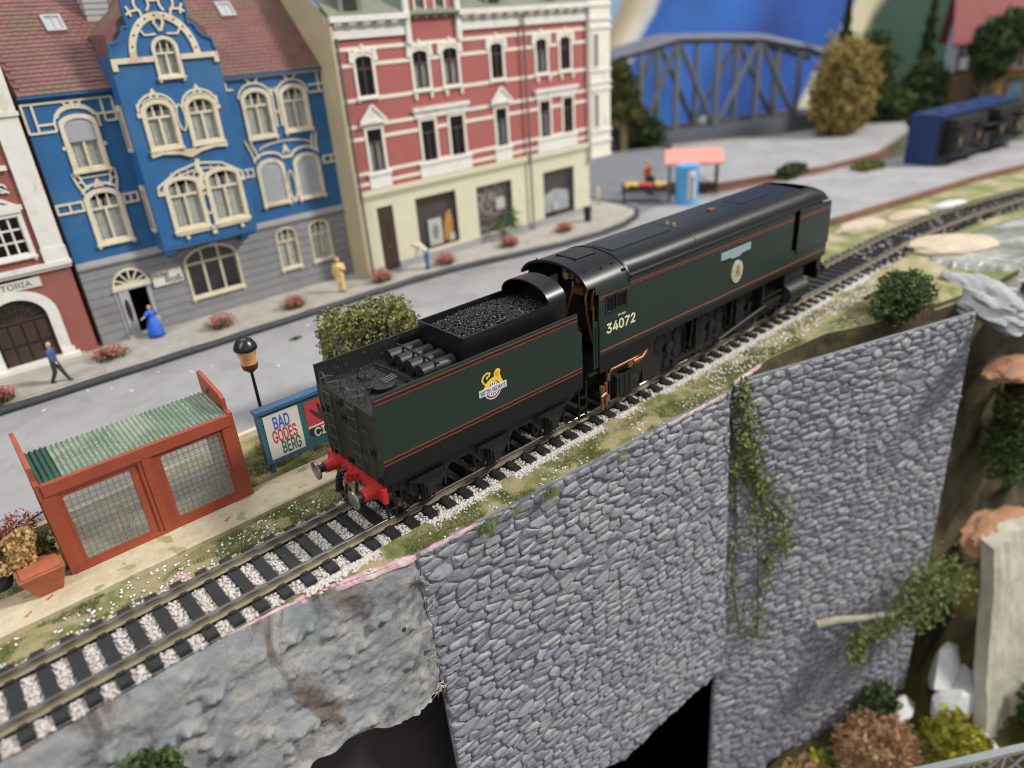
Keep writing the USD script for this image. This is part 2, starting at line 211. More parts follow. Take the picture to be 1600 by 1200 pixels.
# ---------------------------------------------------------------- mesh helpers
def rotz(a):
    c, s = math.cos(a), math.sin(a)
    return np.array([[c, -s, 0], [s, c, 0], [0, 0, 1.0]])
class MB:
    """Collects shapes, in mm, into one mesh."""
    def __init__(s): s.v, s.f, s.n = [], [], 0
    def add(s, v, f, R=None, t=None):
        v = np.asarray(v, float); f = np.asarray(f, int)
        if f.shape[1] == 4: f = np.vstack([f[:, [0, 1, 2]], f[:, [0, 2, 3]]])
        if R is not None: v = v @ np.asarray(R).T
        if t is not None: v = v + np.asarray(t, float)
        s.v.append(v); s.f.append(f + s.n); s.n += len(v); return s
    def box(s, x0, x1, y0, y1, z0, z1, R=None, t=None):
        b = trimesh.creation.box([abs(x1 - x0), abs(y1 - y0), abs(z1 - z0)])
        return s.add(b.vertices + [(x0 + x1) / 2, (y0 + y1) / 2, (z0 + z1) / 2], b.faces, R, t)
    def cyl(s, p0, p1, r, r1=None, n=14):
        p0, p1 = np.array(p0, float), np.array(p1, float); r1 = r if r1 is None else r1
        d = p1 - p0; d /= np.linalg.norm(d); a = np.cross(d, [0, 0, 1.0] if abs(d[2]) < 0.9 else [1.0, 0, 0]); a /= np.linalg.norm(a); b = np.cross(d, a)
        th = np.arange(n) * 2 * np.pi / n; ring = np.cos(th)[:, None] * a + np.sin(th)[:, None] * b
        v = np.vstack([p0 + r * ring, p1 + r1 * ring, [p0], [p1]]); i = np.arange(n); j = (i + 1) % n
        f = np.vstack([np.stack([i, j, j + n], 1), np.stack([i, j + n, i + n], 1), np.stack([j, i, i * 0 + 2 * n], 1), np.stack([i + n, j + n, i * 0 + 2 * n + 1], 1)])
        return s.add(v, f)
    def tube(s, pts, r, n=6):
        pts = np.array(pts, float); rs = np.broadcast_to(r, len(pts)); k = len(pts)
        d = np.gradient(pts, axis=0); d /= np.linalg.norm(d, axis=1)[:, None] + 1e-12
        ref = np.eye(3)[np.argmin(np.abs(d[0]))]; a = np.zeros_like(d); w = np.cross(d[0], ref)
        for i in range(k):
            w = w - d[i] * (w @ d[i]); w = w / (np.linalg.norm(w) + 1e-12); a[i] = w
        b = np.cross(d, a)
        th = np.arange(n) * 2 * np.pi / n
        v = pts[:, None] + rs[:, None, None] * (np.cos(th)[None, :, None] * a[:, None] + np.sin(th)[None, :, None] * b[:, None])
        v = np.vstack([v.reshape(-1, 3), pts[:1], pts[-1:]]); f = []
        for q in range(k - 1):
            for i in range(n):
                j = (i + 1) % n; A, B, C, D = q * n + i, q * n + j, q * n + n + j, q * n + n + i
                f += [(A, C, B), (A, D, C)]
        for i in range(n):
            j = (i + 1) % n; f += [(i, j, k * n), ((k - 1) * n + j, (k - 1) * n + i, k * n + 1)]
        return s.add(v, f)
    def poly(s, P, h0, h1, axis):
        """A flat shape pushed out along an axis: 'y' takes (x, z), 'z' takes (x, y), 'x' takes (y, z)."""
        P = P if isinstance(P, shapely.geometry.base.BaseGeometry) else Polygon(P)
        for g in getattr(P, 'geoms', [P]):
            if g.geom_type != 'Polygon' or g.area < 1e-4: continue
            e = trimesh.creation.extrude_polygon(g, abs(h1 - h0), engine='earcut'); v, f = np.array(e.vertices), np.array(e.faces)
            if axis == 'z': v = np.stack([v[:, 0], v[:, 1], v[:, 2] + min(h0, h1)], 1)
            elif axis == 'y': v = np.stack([v[:, 0], max(h0, h1) - v[:, 2], v[:, 1]], 1)
            else: v = np.stack([v[:, 2] + min(h0, h1), v[:, 0], v[:, 1]], 1)
            s.add(v, f)
        return s
    def lathe(s, prof, c=(0, 0, 0), n=20):
        p = np.array(prof, float); th = np.arange(n) * 2 * np.pi / n; k = len(p)
        v = np.stack([p[:, None, 0] * np.cos(th), p[:, None, 0] * np.sin(th), p[:, None, 1] + 0 * th], -1).reshape(-1, 3) + np.array(c, float); f = []
        for q in range(k - 1):
            for i in range(n):
                j = (i + 1) % n; f += [(q * n + i, q * n + j, q * n + n + j), (q * n + i, q * n + n + j, q * n + n + i)]
        return s.add(v, f)
    def grid(s, P):
        """A sheet through an (a, b, 3) array of points."""
        a, b = P.shape[:2]; i = (np.arange(a - 1)[:, None] * b + np.arange(b - 1)[None]).ravel()
        return s.add(P.reshape(-1, 3), np.stack([i, i + b, i + b + 1, i + 1], 1))
    def tm(s, t, R=None, tr=None): return s.add(t.vertices, t.faces, R, tr)
    def arr(s): return np.vstack(s.v), np.vstack(s.f)

used = {}
def numbered(path):
    k = used.get(path, 0); used[path] = k + 1
    return path if k == 0 else f'{path}_{k:03d}'
def tagprim(p, label=None, cat=None, group=None, kind=None):
    for a, b in (('label', label), ('category', cat), ('group', group), ('kind', kind)):
        if b: p.SetCustomDataByKey(a, b)
ORG = {}
def thing(name, label, cat, loc=(0, 0, 0), rz=0.0, group=None):
    path = numbered('/World/' + name); x = UsdGeom.Xform.Define(stage, path)
    x.AddTranslateOp().Set(Gf.Vec3d(*[float(c) * MM for c in loc]))
    if rz: x.AddRotateZOp().Set(math.degrees(rz))
    ORG[path] = (np.array(loc, float), rz); tagprim(x.GetPrim(), label, cat, group); return path
def obj(name, mb, material, parent='/World', smooth=False, local=False, **tags):
    """Writes a mesh. Its points are world millimetres unless local; under a thing they become the thing's own coordinates."""
    v, f = mb.arr() if isinstance(mb, MB) else mb
    root = '/'.join(parent.split('/')[:3])
    if root in ORG and not local:
        o, rz = ORG[root]; v = (v - o) @ rotz(-rz).T
    path = numbered(parent + '/' + name)
    mm = usdkit.mesh(stage, path, (v * MM, f), material, smooth)
    if tags: tagprim(mm.GetPrim(), tags.get('label'), tags.get('cat'), tags.get('group'), tags.get('kind'))
    return path
def pieces(name, P, h0, h1, axis, m, par):
    for g in getattr(P, 'geoms', [P]):
        if g.geom_type == 'Polygon' and g.area > .05: obj(name, MB().poly(g, h0, h1, axis), m, par)
def copy_of(root, loc, label, rz=0.0, group=None):
    p = stage.GetPrimAtPath(root); was = p.GetCustomData()
    r = thing(root.split('/')[-1], label, was['category'], loc, rz, group or was.get('group'))
    q = stage.GetPrimAtPath(r); q.GetReferences().AddInternalReference(p.GetPath()); q.SetInstanceable(True); return r
def rect(x0, x1, z0, z1): return sbox(min(x0, x1), min(z0, z1), max(x0, x1), max(z0, z1))
def arch(x0, x1, z0, z1, rise):
    """A rectangle whose top is an arc that rises above z1 - rise."""
    if rise <= 0: return rect(x0, x1, z0, z1)
    t = np.linspace(np.pi, 0, 15); cx, w = (x0 + x1) / 2, (x1 - x0) / 2
    return Polygon([(x0, z0)] + [(cx + w * math.cos(a), z1 - rise + rise * math.sin(a)) for a in t] + [(x1, z0)])
def ln(pts, w, cap=2): return LineString(pts).buffer(w / 2, cap_style=cap, join_style=1, quad_segs=4)
def arc(cx, cz, rx, rz, a0, a1, n=14):
    t = np.radians(np.linspace(a0, a1, n)); return [(cx + rx * math.cos(a), cz + rz * math.sin(a)) for a in t]
def text(s, h, w=None, bold=True, depth=0.08):
    """Lettering as (v, f), x right, y up, starting at 0; squeezed to width w if given."""
    t = meshkit.text_mesh(s, h, depth, bold); v = np.array(t.vertices); v[:, 0] -= v[:, 0].min()
    if w: v[:, 0] *= w / v[:, 0].max()
    return v, np.array(t.faces)
FRONT = np.array([[1, 0, 0], [0, 0, -1], [0, 1, 0.0]])   # lettering that faces -y
rng = np.random.default_rng(7)
def flakes(P, size, r, flat=0.0, up=None):
    """A small tilted leaf (two triangles) at each point."""
    n = len(P); d = r.normal(size=(n, 3)); d /= np.linalg.norm(d, axis=1)[:, None]
    e = np.cross(d, r.normal(size=(n, 3))); e /= np.linalg.norm(e, axis=1)[:, None]
    a = (size * (0.6 + 0.8 * r.random(n)))[:, None]; b = a * 0.6
    v = np.stack([P - d * a, P + e * b, P + d * a, P - e * b], 1).reshape(-1, 3); i = np.arange(n) * 4
    return v, np.vstack([np.stack([i, i + 1, i + 2], 1), np.stack([i, i + 2, i + 3], 1)])
def pebbles(P, size, r, squash=0.75):
    """A small stone at each point, from a few knocked-about icosahedra."""
    base = trimesh.creation.icosphere(0, 1.0); n = len(P); k = len(base.vertices)
    w = base.vertices[None] * (0.72 + 0.5 * r.random((n, k, 1)))
    ax = r.normal(size=(n, 3)); ax /= np.linalg.norm(ax, axis=1)[:, None]; an = r.random(n) * 6.28
    c, s_ = np.cos(an)[:, None, None], np.sin(an)[:, None, None]
    w = w * c + np.cross(np.broadcast_to(ax[:, None], w.shape), w) * s_ + ax[:, None] * (w * ax[:, None]).sum(-1, keepdims=True) * (1 - c)
    w[..., 2] *= squash; w *= (np.broadcast_to(size, n) * (0.65 + 0.7 * r.random(n)))[:, None, None]
    return (w + P[:, None]).reshape(-1, 3), (base.faces[None] + (np.arange(n) * k)[:, None, None]).reshape(-1, 3)
def blob(n, c, rad, r, power=0.45, lump=0.35, sc=0.5, seed=0):
    """Points filling an uneven, clumpy ball."""
    d = r.normal(size=(n, 3)); d /= np.linalg.norm(d, axis=1)[:, None]
    q = meshkit.fbm(d * (1.6 / sc) + 20 + seed, 3, seed)
    return np.array(c) + d * np.array(rad) * (r.random(n) ** power)[:, None] * (1 - lump + 2 * lump * q)[:, None]
def rocky(c, rad, seed, amp=0.4, sub=3, R=None, sc=1.6):
    b = trimesh.creation.icosphere(sub, 1.0); v = np.array(b.vertices)
    n = meshkit.fbm(v * sc + 31 + seed, 4, seed); v = v * (1 - amp + 2 * amp * n)[:, None]
    q = np.round(n * 9) / 9; v = v * (1 + 0.10 * (q - n))[:, None] * np.array(rad)
    if R is not None: v = v @ np.asarray(R).T
    return v + np.array(c), np.array(b.faces)
# ================================================================ THE SETTING
def interp(x, pts):
    pts = np.array(pts, float); return np.interp(x, pts[:, 0], pts[:, 1])
EDGE = [(-230, -12), (-104, -14), (-56, -14.2), (-30, -17), (0, -24.5), (149, -34.6), (158, -31.5), (187, -30), (227, -35), (252, -46), (295, -56), (320, -62), (720, -92)]
ROAD_EDGE = [(-230, 76), (-80, 77), (0, 84), (150, 80), (406, 53), (504, 38), (592, 24.5), (652, 10), (760, -30)]
def track_y(x):
    x = np.asarray(x, float); d = np.maximum(x - 365, 0); return -(d * d) / (2 * 700.0)
def near(P, *b): return np.array(P, float)

grass_mat = mat('ground_cover', (0.2, 0.17, 0.09), 0.95, 0.1, 9, ramp=[(0.28, (0.085, 0.105, 0.028)), (0.42, (0.15, 0.16, 0.05)), (0.5, (0.245, 0.215, 0.105)), (0.62, (0.31, 0.25, 0.145)), (0.74, (0.17, 0.19, 0.06))], bump=0.5, bs=1.0, specks=(5.5, 0.69, (0.46, 0.28, 0.33)), det=6)
xs = np.linspace(-230, 330, 261); tt = np.linspace(0, 1, 46)
e0, e1 = interp(xs, EDGE), interp(xs, ROAD_EDGE) + 3
Y = e0[:, None] + (e1 - e0)[:, None] * tt[None]
X = np.repeat(xs[:, None], len(tt), 1)
Z = -4.2 + 0.9 * (meshkit.fbm(np.stack([X / 6, Y / 6, 0 * X], -1), 4, 3) - 0.5) + 0.5 * np.exp(-((Y + 16) / 4.0) ** 2)
Z -= 1.6 * np.exp(-((Y - e0[:, None]) / 1.3) ** 2)
g = MB().grid(np.stack([X, Y, Z], -1))
sk = MB()
P = np.stack([X[:, 0], Y[:, 0], Z[:, 0]], -1)
low = P + np.array([0, 5.0, -14]); g.grid(np.stack([low, P], 1))
obj('ground', g, grass_mat, smooth=True, kind='structure')
# far side of the track, right of the walls: bank, cliff and far ground
xs = np.linspace(285, 760, 130); tt = np.linspace(0, 1, 30)
e0, e1 = interp(xs, EDGE), interp(xs, ROAD_EDGE) + 8
Y = e0[:, None] + (e1 - e0)[:, None] * tt[None]; X = np.repeat(xs[:, None], len(tt), 1)
Z = -5.4 - 3.5 * np.clip((track_y(X) - 13 - Y) / 25, 0, 1) + 2.2 * (meshkit.fbm(np.stack([X / 22, Y / 14, 0 * X], -1), 4, 9) - 0.5)
obj('bank', MB().grid(np.stack([X, Y, Z], -1)), mat('bank_cover', (0.2, 0.17, 0.09), 0.95, 0.1, 26, ramp=[(0.3, (0.09, 0.115, 0.032)), (0.45, (0.17, 0.19, 0.065)), (0.55, (0.30, 0.255, 0.15)), (0.65, (0.40, 0.345, 0.24)), (0.75, (0.17, 0.17, 0.07))], bump=0.6, bs=2.0, det=6), smooth=True, kind='structure')
tt = np.linspace(0, 1, 40); top = np.stack([xs, e0, Z[:, 0]], -1)
bot = np.stack([xs, interp(xs, [(285, -70), (330, -80), (380, -77), (450, -73), (560, -90), (760, -120)]), 0 * xs - 280], -1)
C = top[:, None] * (1 - tt)[None, :, None] + bot[:, None] * tt[None, :, None]
d = meshkit.fbm(C / 26, 4, 5) - 0.5
C[..., 1] -= 26 * d * np.minimum(1, tt * 6)[None]; C[..., 0] += 10 * d
earth = mat('earth', (0.065, 0.052, 0.02), 0.85, 0.1, 30, ramp=[(0.3, (0.030, 0.023, 0.008)), (0.5, (0.055, 0.044, 0.015)), (0.62, (0.09, 0.07, 0.034)), (0.75, (0.05, 0.047, 0.014))], bump=1.0, bs=5, det=6)
obj('earth_slope', MB().grid(C[:, ::-1]), earth, smooth=True, kind='structure')
# the strip of bare earth that drops behind the second wall
xs = np.linspace(163, 296, 80); a = np.stack([xs, interp(xs, EDGE), 0 * xs - 4.6], -1); b = a + np.array([1.0, -4.0, -30.0])
C = a[:, None] * (1 - tt)[None, :, None] + b[:, None] * tt[None, :, None]
C[..., 1] -= 3 * (meshkit.fbm(C / 9, 4, 15) - 0.5) * np.minimum(1, tt * 5)[None]
obj('earth_slope', MB().grid(C[:, ::-1]), earth, smooth=True, kind='structure')
fx, fy = np.meshgrid(np.linspace(300, 1500, 70), np.linspace(-60, 900, 60), indexing='ij')
fz = -13 + 5 * (meshkit.fbm(np.stack([fx / 60, fy / 60, 0 * fx], -1), 4, 8) - 0.5)
fz = np.where(fy < 60, fz - 12, fz)
obj('far_ground', MB().grid(np.stack([fx, fy, fz], -1)), mat('far_ground', (0.05, 0.055, 0.025), 0.95, 0.1, 60, ramp=[(0.35, (0.030, 0.032, 0.014)), (0.55, (0.065, 0.075, 0.03)), (0.7, (0.13, 0.115, 0.07))], bump=1, bs=6), smooth=True, kind='structure')
ROAD = Polygon([(x, interp(x, ROAD_EDGE)) for x in np.linspace(-230, 760, 70)] + [(800, 30), (720, 92), (650, 112), (567, 134), (527, 143), (479, 157), (446, 166), (430, 200), (300, 205), (-230, 205)])
obj('road', MB().poly(ROAD, -7, -2.5, 'z'), M['road'], kind='structure')
obj('side_street', MB().poly([(336, 190), (352, 176), (400, 183), (444, 182), (470, 196), (520, 240), (560, 300), (600, 352), (430, 430), (350, 300)], -2.5, -2.2, 'z'), M['road_dark'], kind='structure')
PLATE = Polygon([(462, 186), (514, 168), (570, 145), (653, 135), (816, 171), (925, 228), (785, 253), (731, 271), (654, 322), (612, 345), (560, 305), (510, 240)])
obj('road', MB().poly(PLATE, -7, -2.1, 'z'), M['road'], kind='structure')
for k, pts in enumerate(([(398, 53.2), (406, 52), (504, 36.8), (592, 23.3), (652, 8.8), (760, -31)], [(430, 172), (446, 164.5), (479, 155.5), (527, 141.5), (567, 132.5)],
                         [(448, 192), (462, 184), (514, 166), (570, 143), (653, 133), (700, 142)], [(612, 347), (654, 324), (731, 273), (785, 255), (925, 231)])):
    obj('road_edge', MB().poly(LineString(pts).buffer(1.6, cap_style=2), -12, -0.9, 'z'), M['board_brown'], kind='structure')
KERB = [(-230, 183.5), (-27, 182), (143, 183), (180, 179), (215, 171), (255, 162.5), (290, 160), (318, 163), (338, 170), (352, 181), (358, 200), (360, 250)]
obj('pavement', MB().poly(Polygon(KERB + [(345, 300), (-230, 300)]), -7, 0, 'z'), M['pavement'], kind='structure')
kl = np.array(LineString(KERB).segmentize(6).coords); kz = 0.15 * np.sin(kl[:, 0] * 0.9)
obj('kerb', MB().tube(np.column_stack([kl, kz - 1.1]), 2.1, 8), M['kerb'], smooth=True, kind='structure')
obj('pavement', MB().poly(rect(-230, -29.5, 186.5, 300), 0, 0.9, 'z'), M['pavement'], kind='structure')
obj('road_kerb', MB().poly(LineString([(x, interp(x, ROAD_EDGE) - 0.6) for x in np.linspace(-230, 60, 40)]).buffer(1.3, cap_style=2), -4.5, -2.1, 'z'), M['kerb_cream'], kind='structure')

# ---------------------------------------------------------------- plaster hillside under the track
s_, t_ = np.meshgrid(np.linspace(-150, 2.5, 190), np.linspace(0, 1, 80), indexing='ij')
yt = interp(s_, EDGE) - 0.3 + 1.0 * np.exp(-((s_ - 2) / 4.0) ** 2)
zb = np.interp(s_, [-150, -60, -46, -38, -30, -16, -8, -3, 2.5], [-60, -52, -47.5, -48, -49, -58, -60, -60, -58]) + 0.5 * np.sin(s_ * 0.7)
yb = np.interp(s_, [-150, -40, -5, 2.5], [-27, -31, -28, -25.5])
z = -4.3 + (zb + 4.3) * t_; y = yt + (yb - yt) * t_ ** 0.8
P3 = np.stack([s_ / 9, y / 9, z / 9], -1)
dd = 3.8 * (meshkit.fbm(P3 + 3, 6, 21) - 0.5) + 1.1 * (meshkit.fbm(P3 * 5 + 3, 4, 27) - 0.5) + 1.6 * np.maximum(0, meshkit.fbm(P3 * 2.2 + 9, 3, 22) - 0.60) * 8
dd *= np.clip(t_ * 5, 0.12, 1)
zz = z + 0.3 * dd
F = np.stack([s_, y - dd, zz], -1); B = F + np.array([0, 2.2, -0.2])
pl = MB().grid(F[:, ::-1]); pl.grid(B)
pl.grid(np.stack([F[:, -1], B[:, -1]], 1)[:, ::-1]); pl.grid(np.stack([F[-1], B[-1]], 1))
stain = {'g': ('geometry', {}), 'p': ('principled_bsdf', {'roughness': 0.62}), 'n1': ('noise_texture', {'scale': 48.0, 'detail': 5.0, 'roughness': 0.62, 'distortion': 0.6}), 'r1': ('rgb_ramp', {'ramp': [(0.585, (0, 0, 0)), (0.66, (0.75, 0.75, 0.75))]}),
         'n2': ('noise_texture', {'scale': 110.0, 'detail': 5.0, 'roughness': 0.6}), 'r2': ('rgb_ramp', {'ramp': [(0.3, (0.175, 0.192, 0.204)), (0.5, (0.25, 0.258, 0.262)), (0.62, (0.335, 0.318, 0.295)), (0.75, (0.13, 0.15, 0.172))]}),
         'm': ('mapping', {'location': (0.37, 0.2, 0.11), 'scale': (1.0, 1.0, 0.7)}), 'br': ('noise_texture', {'scale': 260.0, 'detail': 3.0}), 'brr': ('rgb_ramp', {'ramp': [(0.35, (0.055, 0.030, 0.017)), (0.6, (0.10, 0.058, 0.038)), (0.75, (0.16, 0.105, 0.09))]}), 'mx': ('mix_color', {}),
         'bn': ('noise_texture', {'scale': 620.0, 'detail': 8.0, 'roughness': 0.72}), 'b': ('bump', {'distance': 0.0007, 'strength': 1.0})}
plm = usdkit.material(stage, '/World/Looks/plaster', stain, [('g.position', 'm.vector'), ('m.vector', 'n1.vector'), ('n1.fac', 'r1.fac'), ('g.position', 'n2.vector'), ('n2.fac', 'r2.fac'), ('g.position', 'br.vector'), ('br.fac', 'brr.fac'),
      ('r1.color', 'mx.fac'), ('r2.color', 'mx.a'), ('brr.color', 'mx.b'), ('mx.result', 'p.base_color'), ('g.position', 'bn.vector'), ('bn.fac', 'b.height'), ('b.normal', 'p.normal')], surface='p.BSDF')
obj('hillside', pl, plm, smooth=True, kind='structure')
ni = np.unravel_index(np.argmin((F[..., 0] + 7.0) ** 2 + (F[..., 2] + 27) ** 2), s_.shape); nail = MB().add(*rocky(F[ni], (0.75, 0.28, 0.9), 3, .15, 2))
# pink modelling foam showing along the broken edge
pk = MB(); r = np.random.default_rng(5)
pinkm = mat('pink_foam', (0.50, 0.26, 0.31), 0.9, 0.15, 3.5, ramp=[(0.35, (0.44, 0.24, 0.27)), (0.5, (0.54, 0.34, 0.37)), (0.62, (0.55, 0.46, 0.42)), (0.72, (0.36, 0.30, 0.22))], bump=0.3, bs=0.8)
for x0, x1, w in ((-135, -62, .7), (-60, -24, 1.2), (-24, 1.5, 2.0), (3, 24, 0.7), (112, 147, 1.1), (156, 180, 1.2)):
    q = np.linspace(x0, x1, int((x1 - x0) * 2.6)); wd = w * (0.25 + 1.3 * meshkit.fbm(np.column_stack([q / 3.1, 0 * q, 0 * q]), 3, 7)) * np.minimum(1, np.minimum(q - x0, x1 - q) / 2 + .05)
    rows = []
    for a, hz in ((-.55, -1.3), (-.35, -.35), (.1, .1), (.7, .12), (1.25, -.25), (1.5, -.9)):
        rows.append(np.column_stack([q, interp(q, EDGE) - .1 + a * wd, -4.35 + hz * (.5 + .3 * w) + .5 * (meshkit.fbm(np.column_stack([q / .9, 0 * q + a * 3, 0 * q]), 3, 3) - .5)]))
    pk.grid(np.stack(rows, 1)[:, ::-1])
obj('foam_edge', pk, pinkm, smooth=True, kind='stuff', label='pale pink foam crumbling along the broken edge of the trackbed', cat='foam edge')
# torn paper and fibres at the end of the plaster
# dark cloth and the dark hollow under the layout
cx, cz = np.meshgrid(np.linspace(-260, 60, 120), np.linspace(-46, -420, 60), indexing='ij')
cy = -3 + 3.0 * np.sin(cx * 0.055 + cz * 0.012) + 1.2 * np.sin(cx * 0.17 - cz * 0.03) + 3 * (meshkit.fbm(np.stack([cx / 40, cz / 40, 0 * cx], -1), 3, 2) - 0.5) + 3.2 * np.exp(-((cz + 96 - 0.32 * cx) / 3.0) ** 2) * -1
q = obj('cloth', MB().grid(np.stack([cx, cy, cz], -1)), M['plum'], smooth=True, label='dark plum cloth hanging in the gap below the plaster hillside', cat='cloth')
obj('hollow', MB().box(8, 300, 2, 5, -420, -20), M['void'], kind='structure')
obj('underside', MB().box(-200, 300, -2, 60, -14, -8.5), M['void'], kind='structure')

# ---------------------------------------------------------------- water
pond = usdkit.material(stage, '/World/Looks/pond', {'g': ('geometry', {}), 'n': ('noise_texture', {'scale': 16.0, 'detail': 3.0}), 'r': ('rgb_ramp', {'ramp': [(0.35, (0.030, 0.025, 0.007)), (0.65, (0.075, 0.062, 0.018))]}), 'p': ('principled_bsdf', {'roughness': 0.12, 'ior': 1.4, 'coat_weight': 0.4}),
    'bn': ('noise_texture', {'scale': 60.0, 'detail': 2.0}), 'b': ('bump', {'distance': 0.0007})}, [('g.position', 'n.vector'), ('n.fac', 'r.fac'), ('r.color', 'p.base_color'), ('g.position', 'bn.vector'), ('bn.fac', 'b.height'), ('b.normal', 'p.normal')], surface='p.BSDF')
obj('water', MB().poly(rect(120, 800, -420, -50), -282, -276, 'z'), pond, kind='structure')
stream = usdkit.material(stage, '/World/Looks/stream', {'g': ('geometry', {}), 'n': ('noise_texture', {'scale': 45.0, 'detail': 6.0, 'roughness': 0.65}), 'r': ('rgb_ramp', {'ramp': [(0.35, (0.20, 0.20, 0.16)), (0.55, (0.38, 0.39, 0.36)), (0.7, (0.66, 0.68, 0.68))]}), 'p': ('principled_bsdf', {'roughness': 0.14, 'coat_weight': 0.8}),
    'bn': ('noise_texture', {'scale': 110.0, 'detail': 4.0}), 'b': ('bump', {'distance': 0.0035})}, [('g.position', 'n.vector'), ('n.fac', 'r.fac'), ('r.color', 'p.base_color'), ('g.position', 'bn.vector'), ('bn.fac', 'b.height'), ('b.normal', 'p.normal')], surface='p.BSDF')
sp = Polygon([(372, -24), (410, -21), (450, -29), (520, -40), (620, -66), (700, -92), (620, -98), (500, -84), (430, -74), (380, -62), (368, -40)]).buffer(6).buffer(-4)
gx, gy = np.meshgrid(np.linspace(360, 700, 110), np.linspace(-100, -18, 60), indexing='ij')
gz = -5.9 + 1.6 * (meshkit.fbm(np.stack([gx / 10, gy / 10, 0 * gx], -1), 4, 12) - 0.5)
inside = shapely.contains_xy(sp, gx, gy)
gz = np.where(inside, gz, -13)
obj('stream', MB().grid(np.stack([gx, gy, gz], -1)), stream, smooth=True, kind='structure')
# the pale waterfall on the right
a0, a1 = np.array([352, -98, -172.0]), np.array([309, -131, -279.0])
u, v = np.meshgrid(np.linspace(0, 1, 60), np.linspace(0, 1, 80), indexing='ij')
W = a0 + (a1 - a0) * v[..., None] + np.array([105, -26, 0.0]) * u[..., None]
lump = 0.6 * (meshkit.fbm(np.stack([u * 13, v * 2.2, 0 * u], -1), 4, 33) - 0.5) + 0.55 * (meshkit.fbm(np.stack([u * 34, v * 2.6, 0 * u], -1), 4, 35) - 0.5)
W = W + lump[..., None] * np.array([-4, -8, 0]) + np.array([-2, -5, 0.0]) * (np.sin(u * 17)[..., None] * 0.25) + np.array([-7, 0, 0.0]) * ((meshkit.noise(np.stack([v * 4, 0 * v, 0 * v], -1), 3) - 0.5) * np.exp(-u * 5))[..., None]
Wb = W + np.array([5, 9, 0.0])
wf = MB().grid(W); wf.grid(Wb[:, ::-1]); wf.grid(np.stack([W[0], Wb[0]], 1)); wf.grid(np.stack([W[:, 0], Wb[:, 0]], 1)[:, ::-1])
obj('waterfall', wf, M['falls'], smooth=True, kind='structure')
# painted backdrop far behind
BO, be, bn = np.array([668.2, 560.4, 0]), np.array([.927, -.376, 0]), np.array([.376, .927, 0])
def bmat(name, c, vs=90): return mat(name, c, 0.85, 0.12, vs, c2=tuple(np.array(c) * 1.45))
bx_, bz_ = np.meshgrid(np.linspace(-320, 1300, 90), np.linspace(-120, 420, 50), indexing='ij')
bp = (BO[:2] + bx_[..., None] * be[:2])
# the colours of the paint follow slanting edges across the board
pos = {'g': ('geometry', {}), 'sx': ('vector_math', {'math_type': 'dot_product', 'vector2': (0.927, -0.376, -0.62)}), 'off': ('math', {'math_type': 'subtract', 'value2': float((BO @ np.array([.927, -.376, 0])) * MM)}),
       'n': ('noise_texture', {'scale': 9.0, 'detail': 3.0}), 'nn': ('math', {'math_type': 'multiply_add', 'value2': 0.05, 'value3': -0.025}), 'ad': ('math', {'math_type': 'add'}), 'mr': ('map_range', {'from_min': -0.3, 'from_max': 1.0, 'clamp': True}),
       'r': ('rgb_ramp', {'ramp': [(0.0, (0.22, 0.36, 0.50)), (0.222, (0.22, 0.36, 0.50)), (0.228, (0.34, 0.27, 0.15)), (0.247, (0.62, 0.54, 0.42)), (0.262, (0.50, 0.50, 0.52)), (0.27, (0.018, 0.085, 0.33)), (0.36, (0.022, 0.11, 0.40)), (0.42, (0.012, 0.055, 0.27)), (0.525, (0.015, 0.075, 0.32)), (0.535, (0.55, 0.50, 0.38)), (0.562, (0.50, 0.44, 0.30)), (0.575, (0.020, 0.050, 0.033)), (0.72, (0.013, 0.045, 0.028)), (1.0, (0.018, 0.06, 0.036))]}),
       'v': ('noise_texture', {'scale': 14.0, 'detail': 4.0}), 'vr': ('map_range', {'from_min': 0.3, 'from_max': 0.7, 'to_min': 0.8, 'to_max': 1.25}), 'h': ('hsv', {}), 'p': ('principled_bsdf', {'roughness': 0.7})}
bk = usdkit.material(stage, '/World/Looks/backdrop', pos, [('g.position', 'sx.vector1'), ('sx.value', 'off.value1'), ('g.position', 'n.vector'), ('n.fac', 'nn.value1'), ('off.value', 'ad.value1'), ('nn.value', 'ad.value2'), ('ad.value', 'mr.value'), ('mr.result', 'r.fac'),
    ('g.position', 'v.vector'), ('v.fac', 'vr.value'), ('vr.result', 'h.value'), ('r.color', 'h.color'), ('h.color', 'p.base_color')], surface='p.BSDF')
bb = MB(); F = np.dstack([bp, bz_]); bb.grid(F); bb.grid((F + np.array([3.0, 8.0, 0]))[:, ::-1])
obj('backdrop', bb, bk, kind='structure')

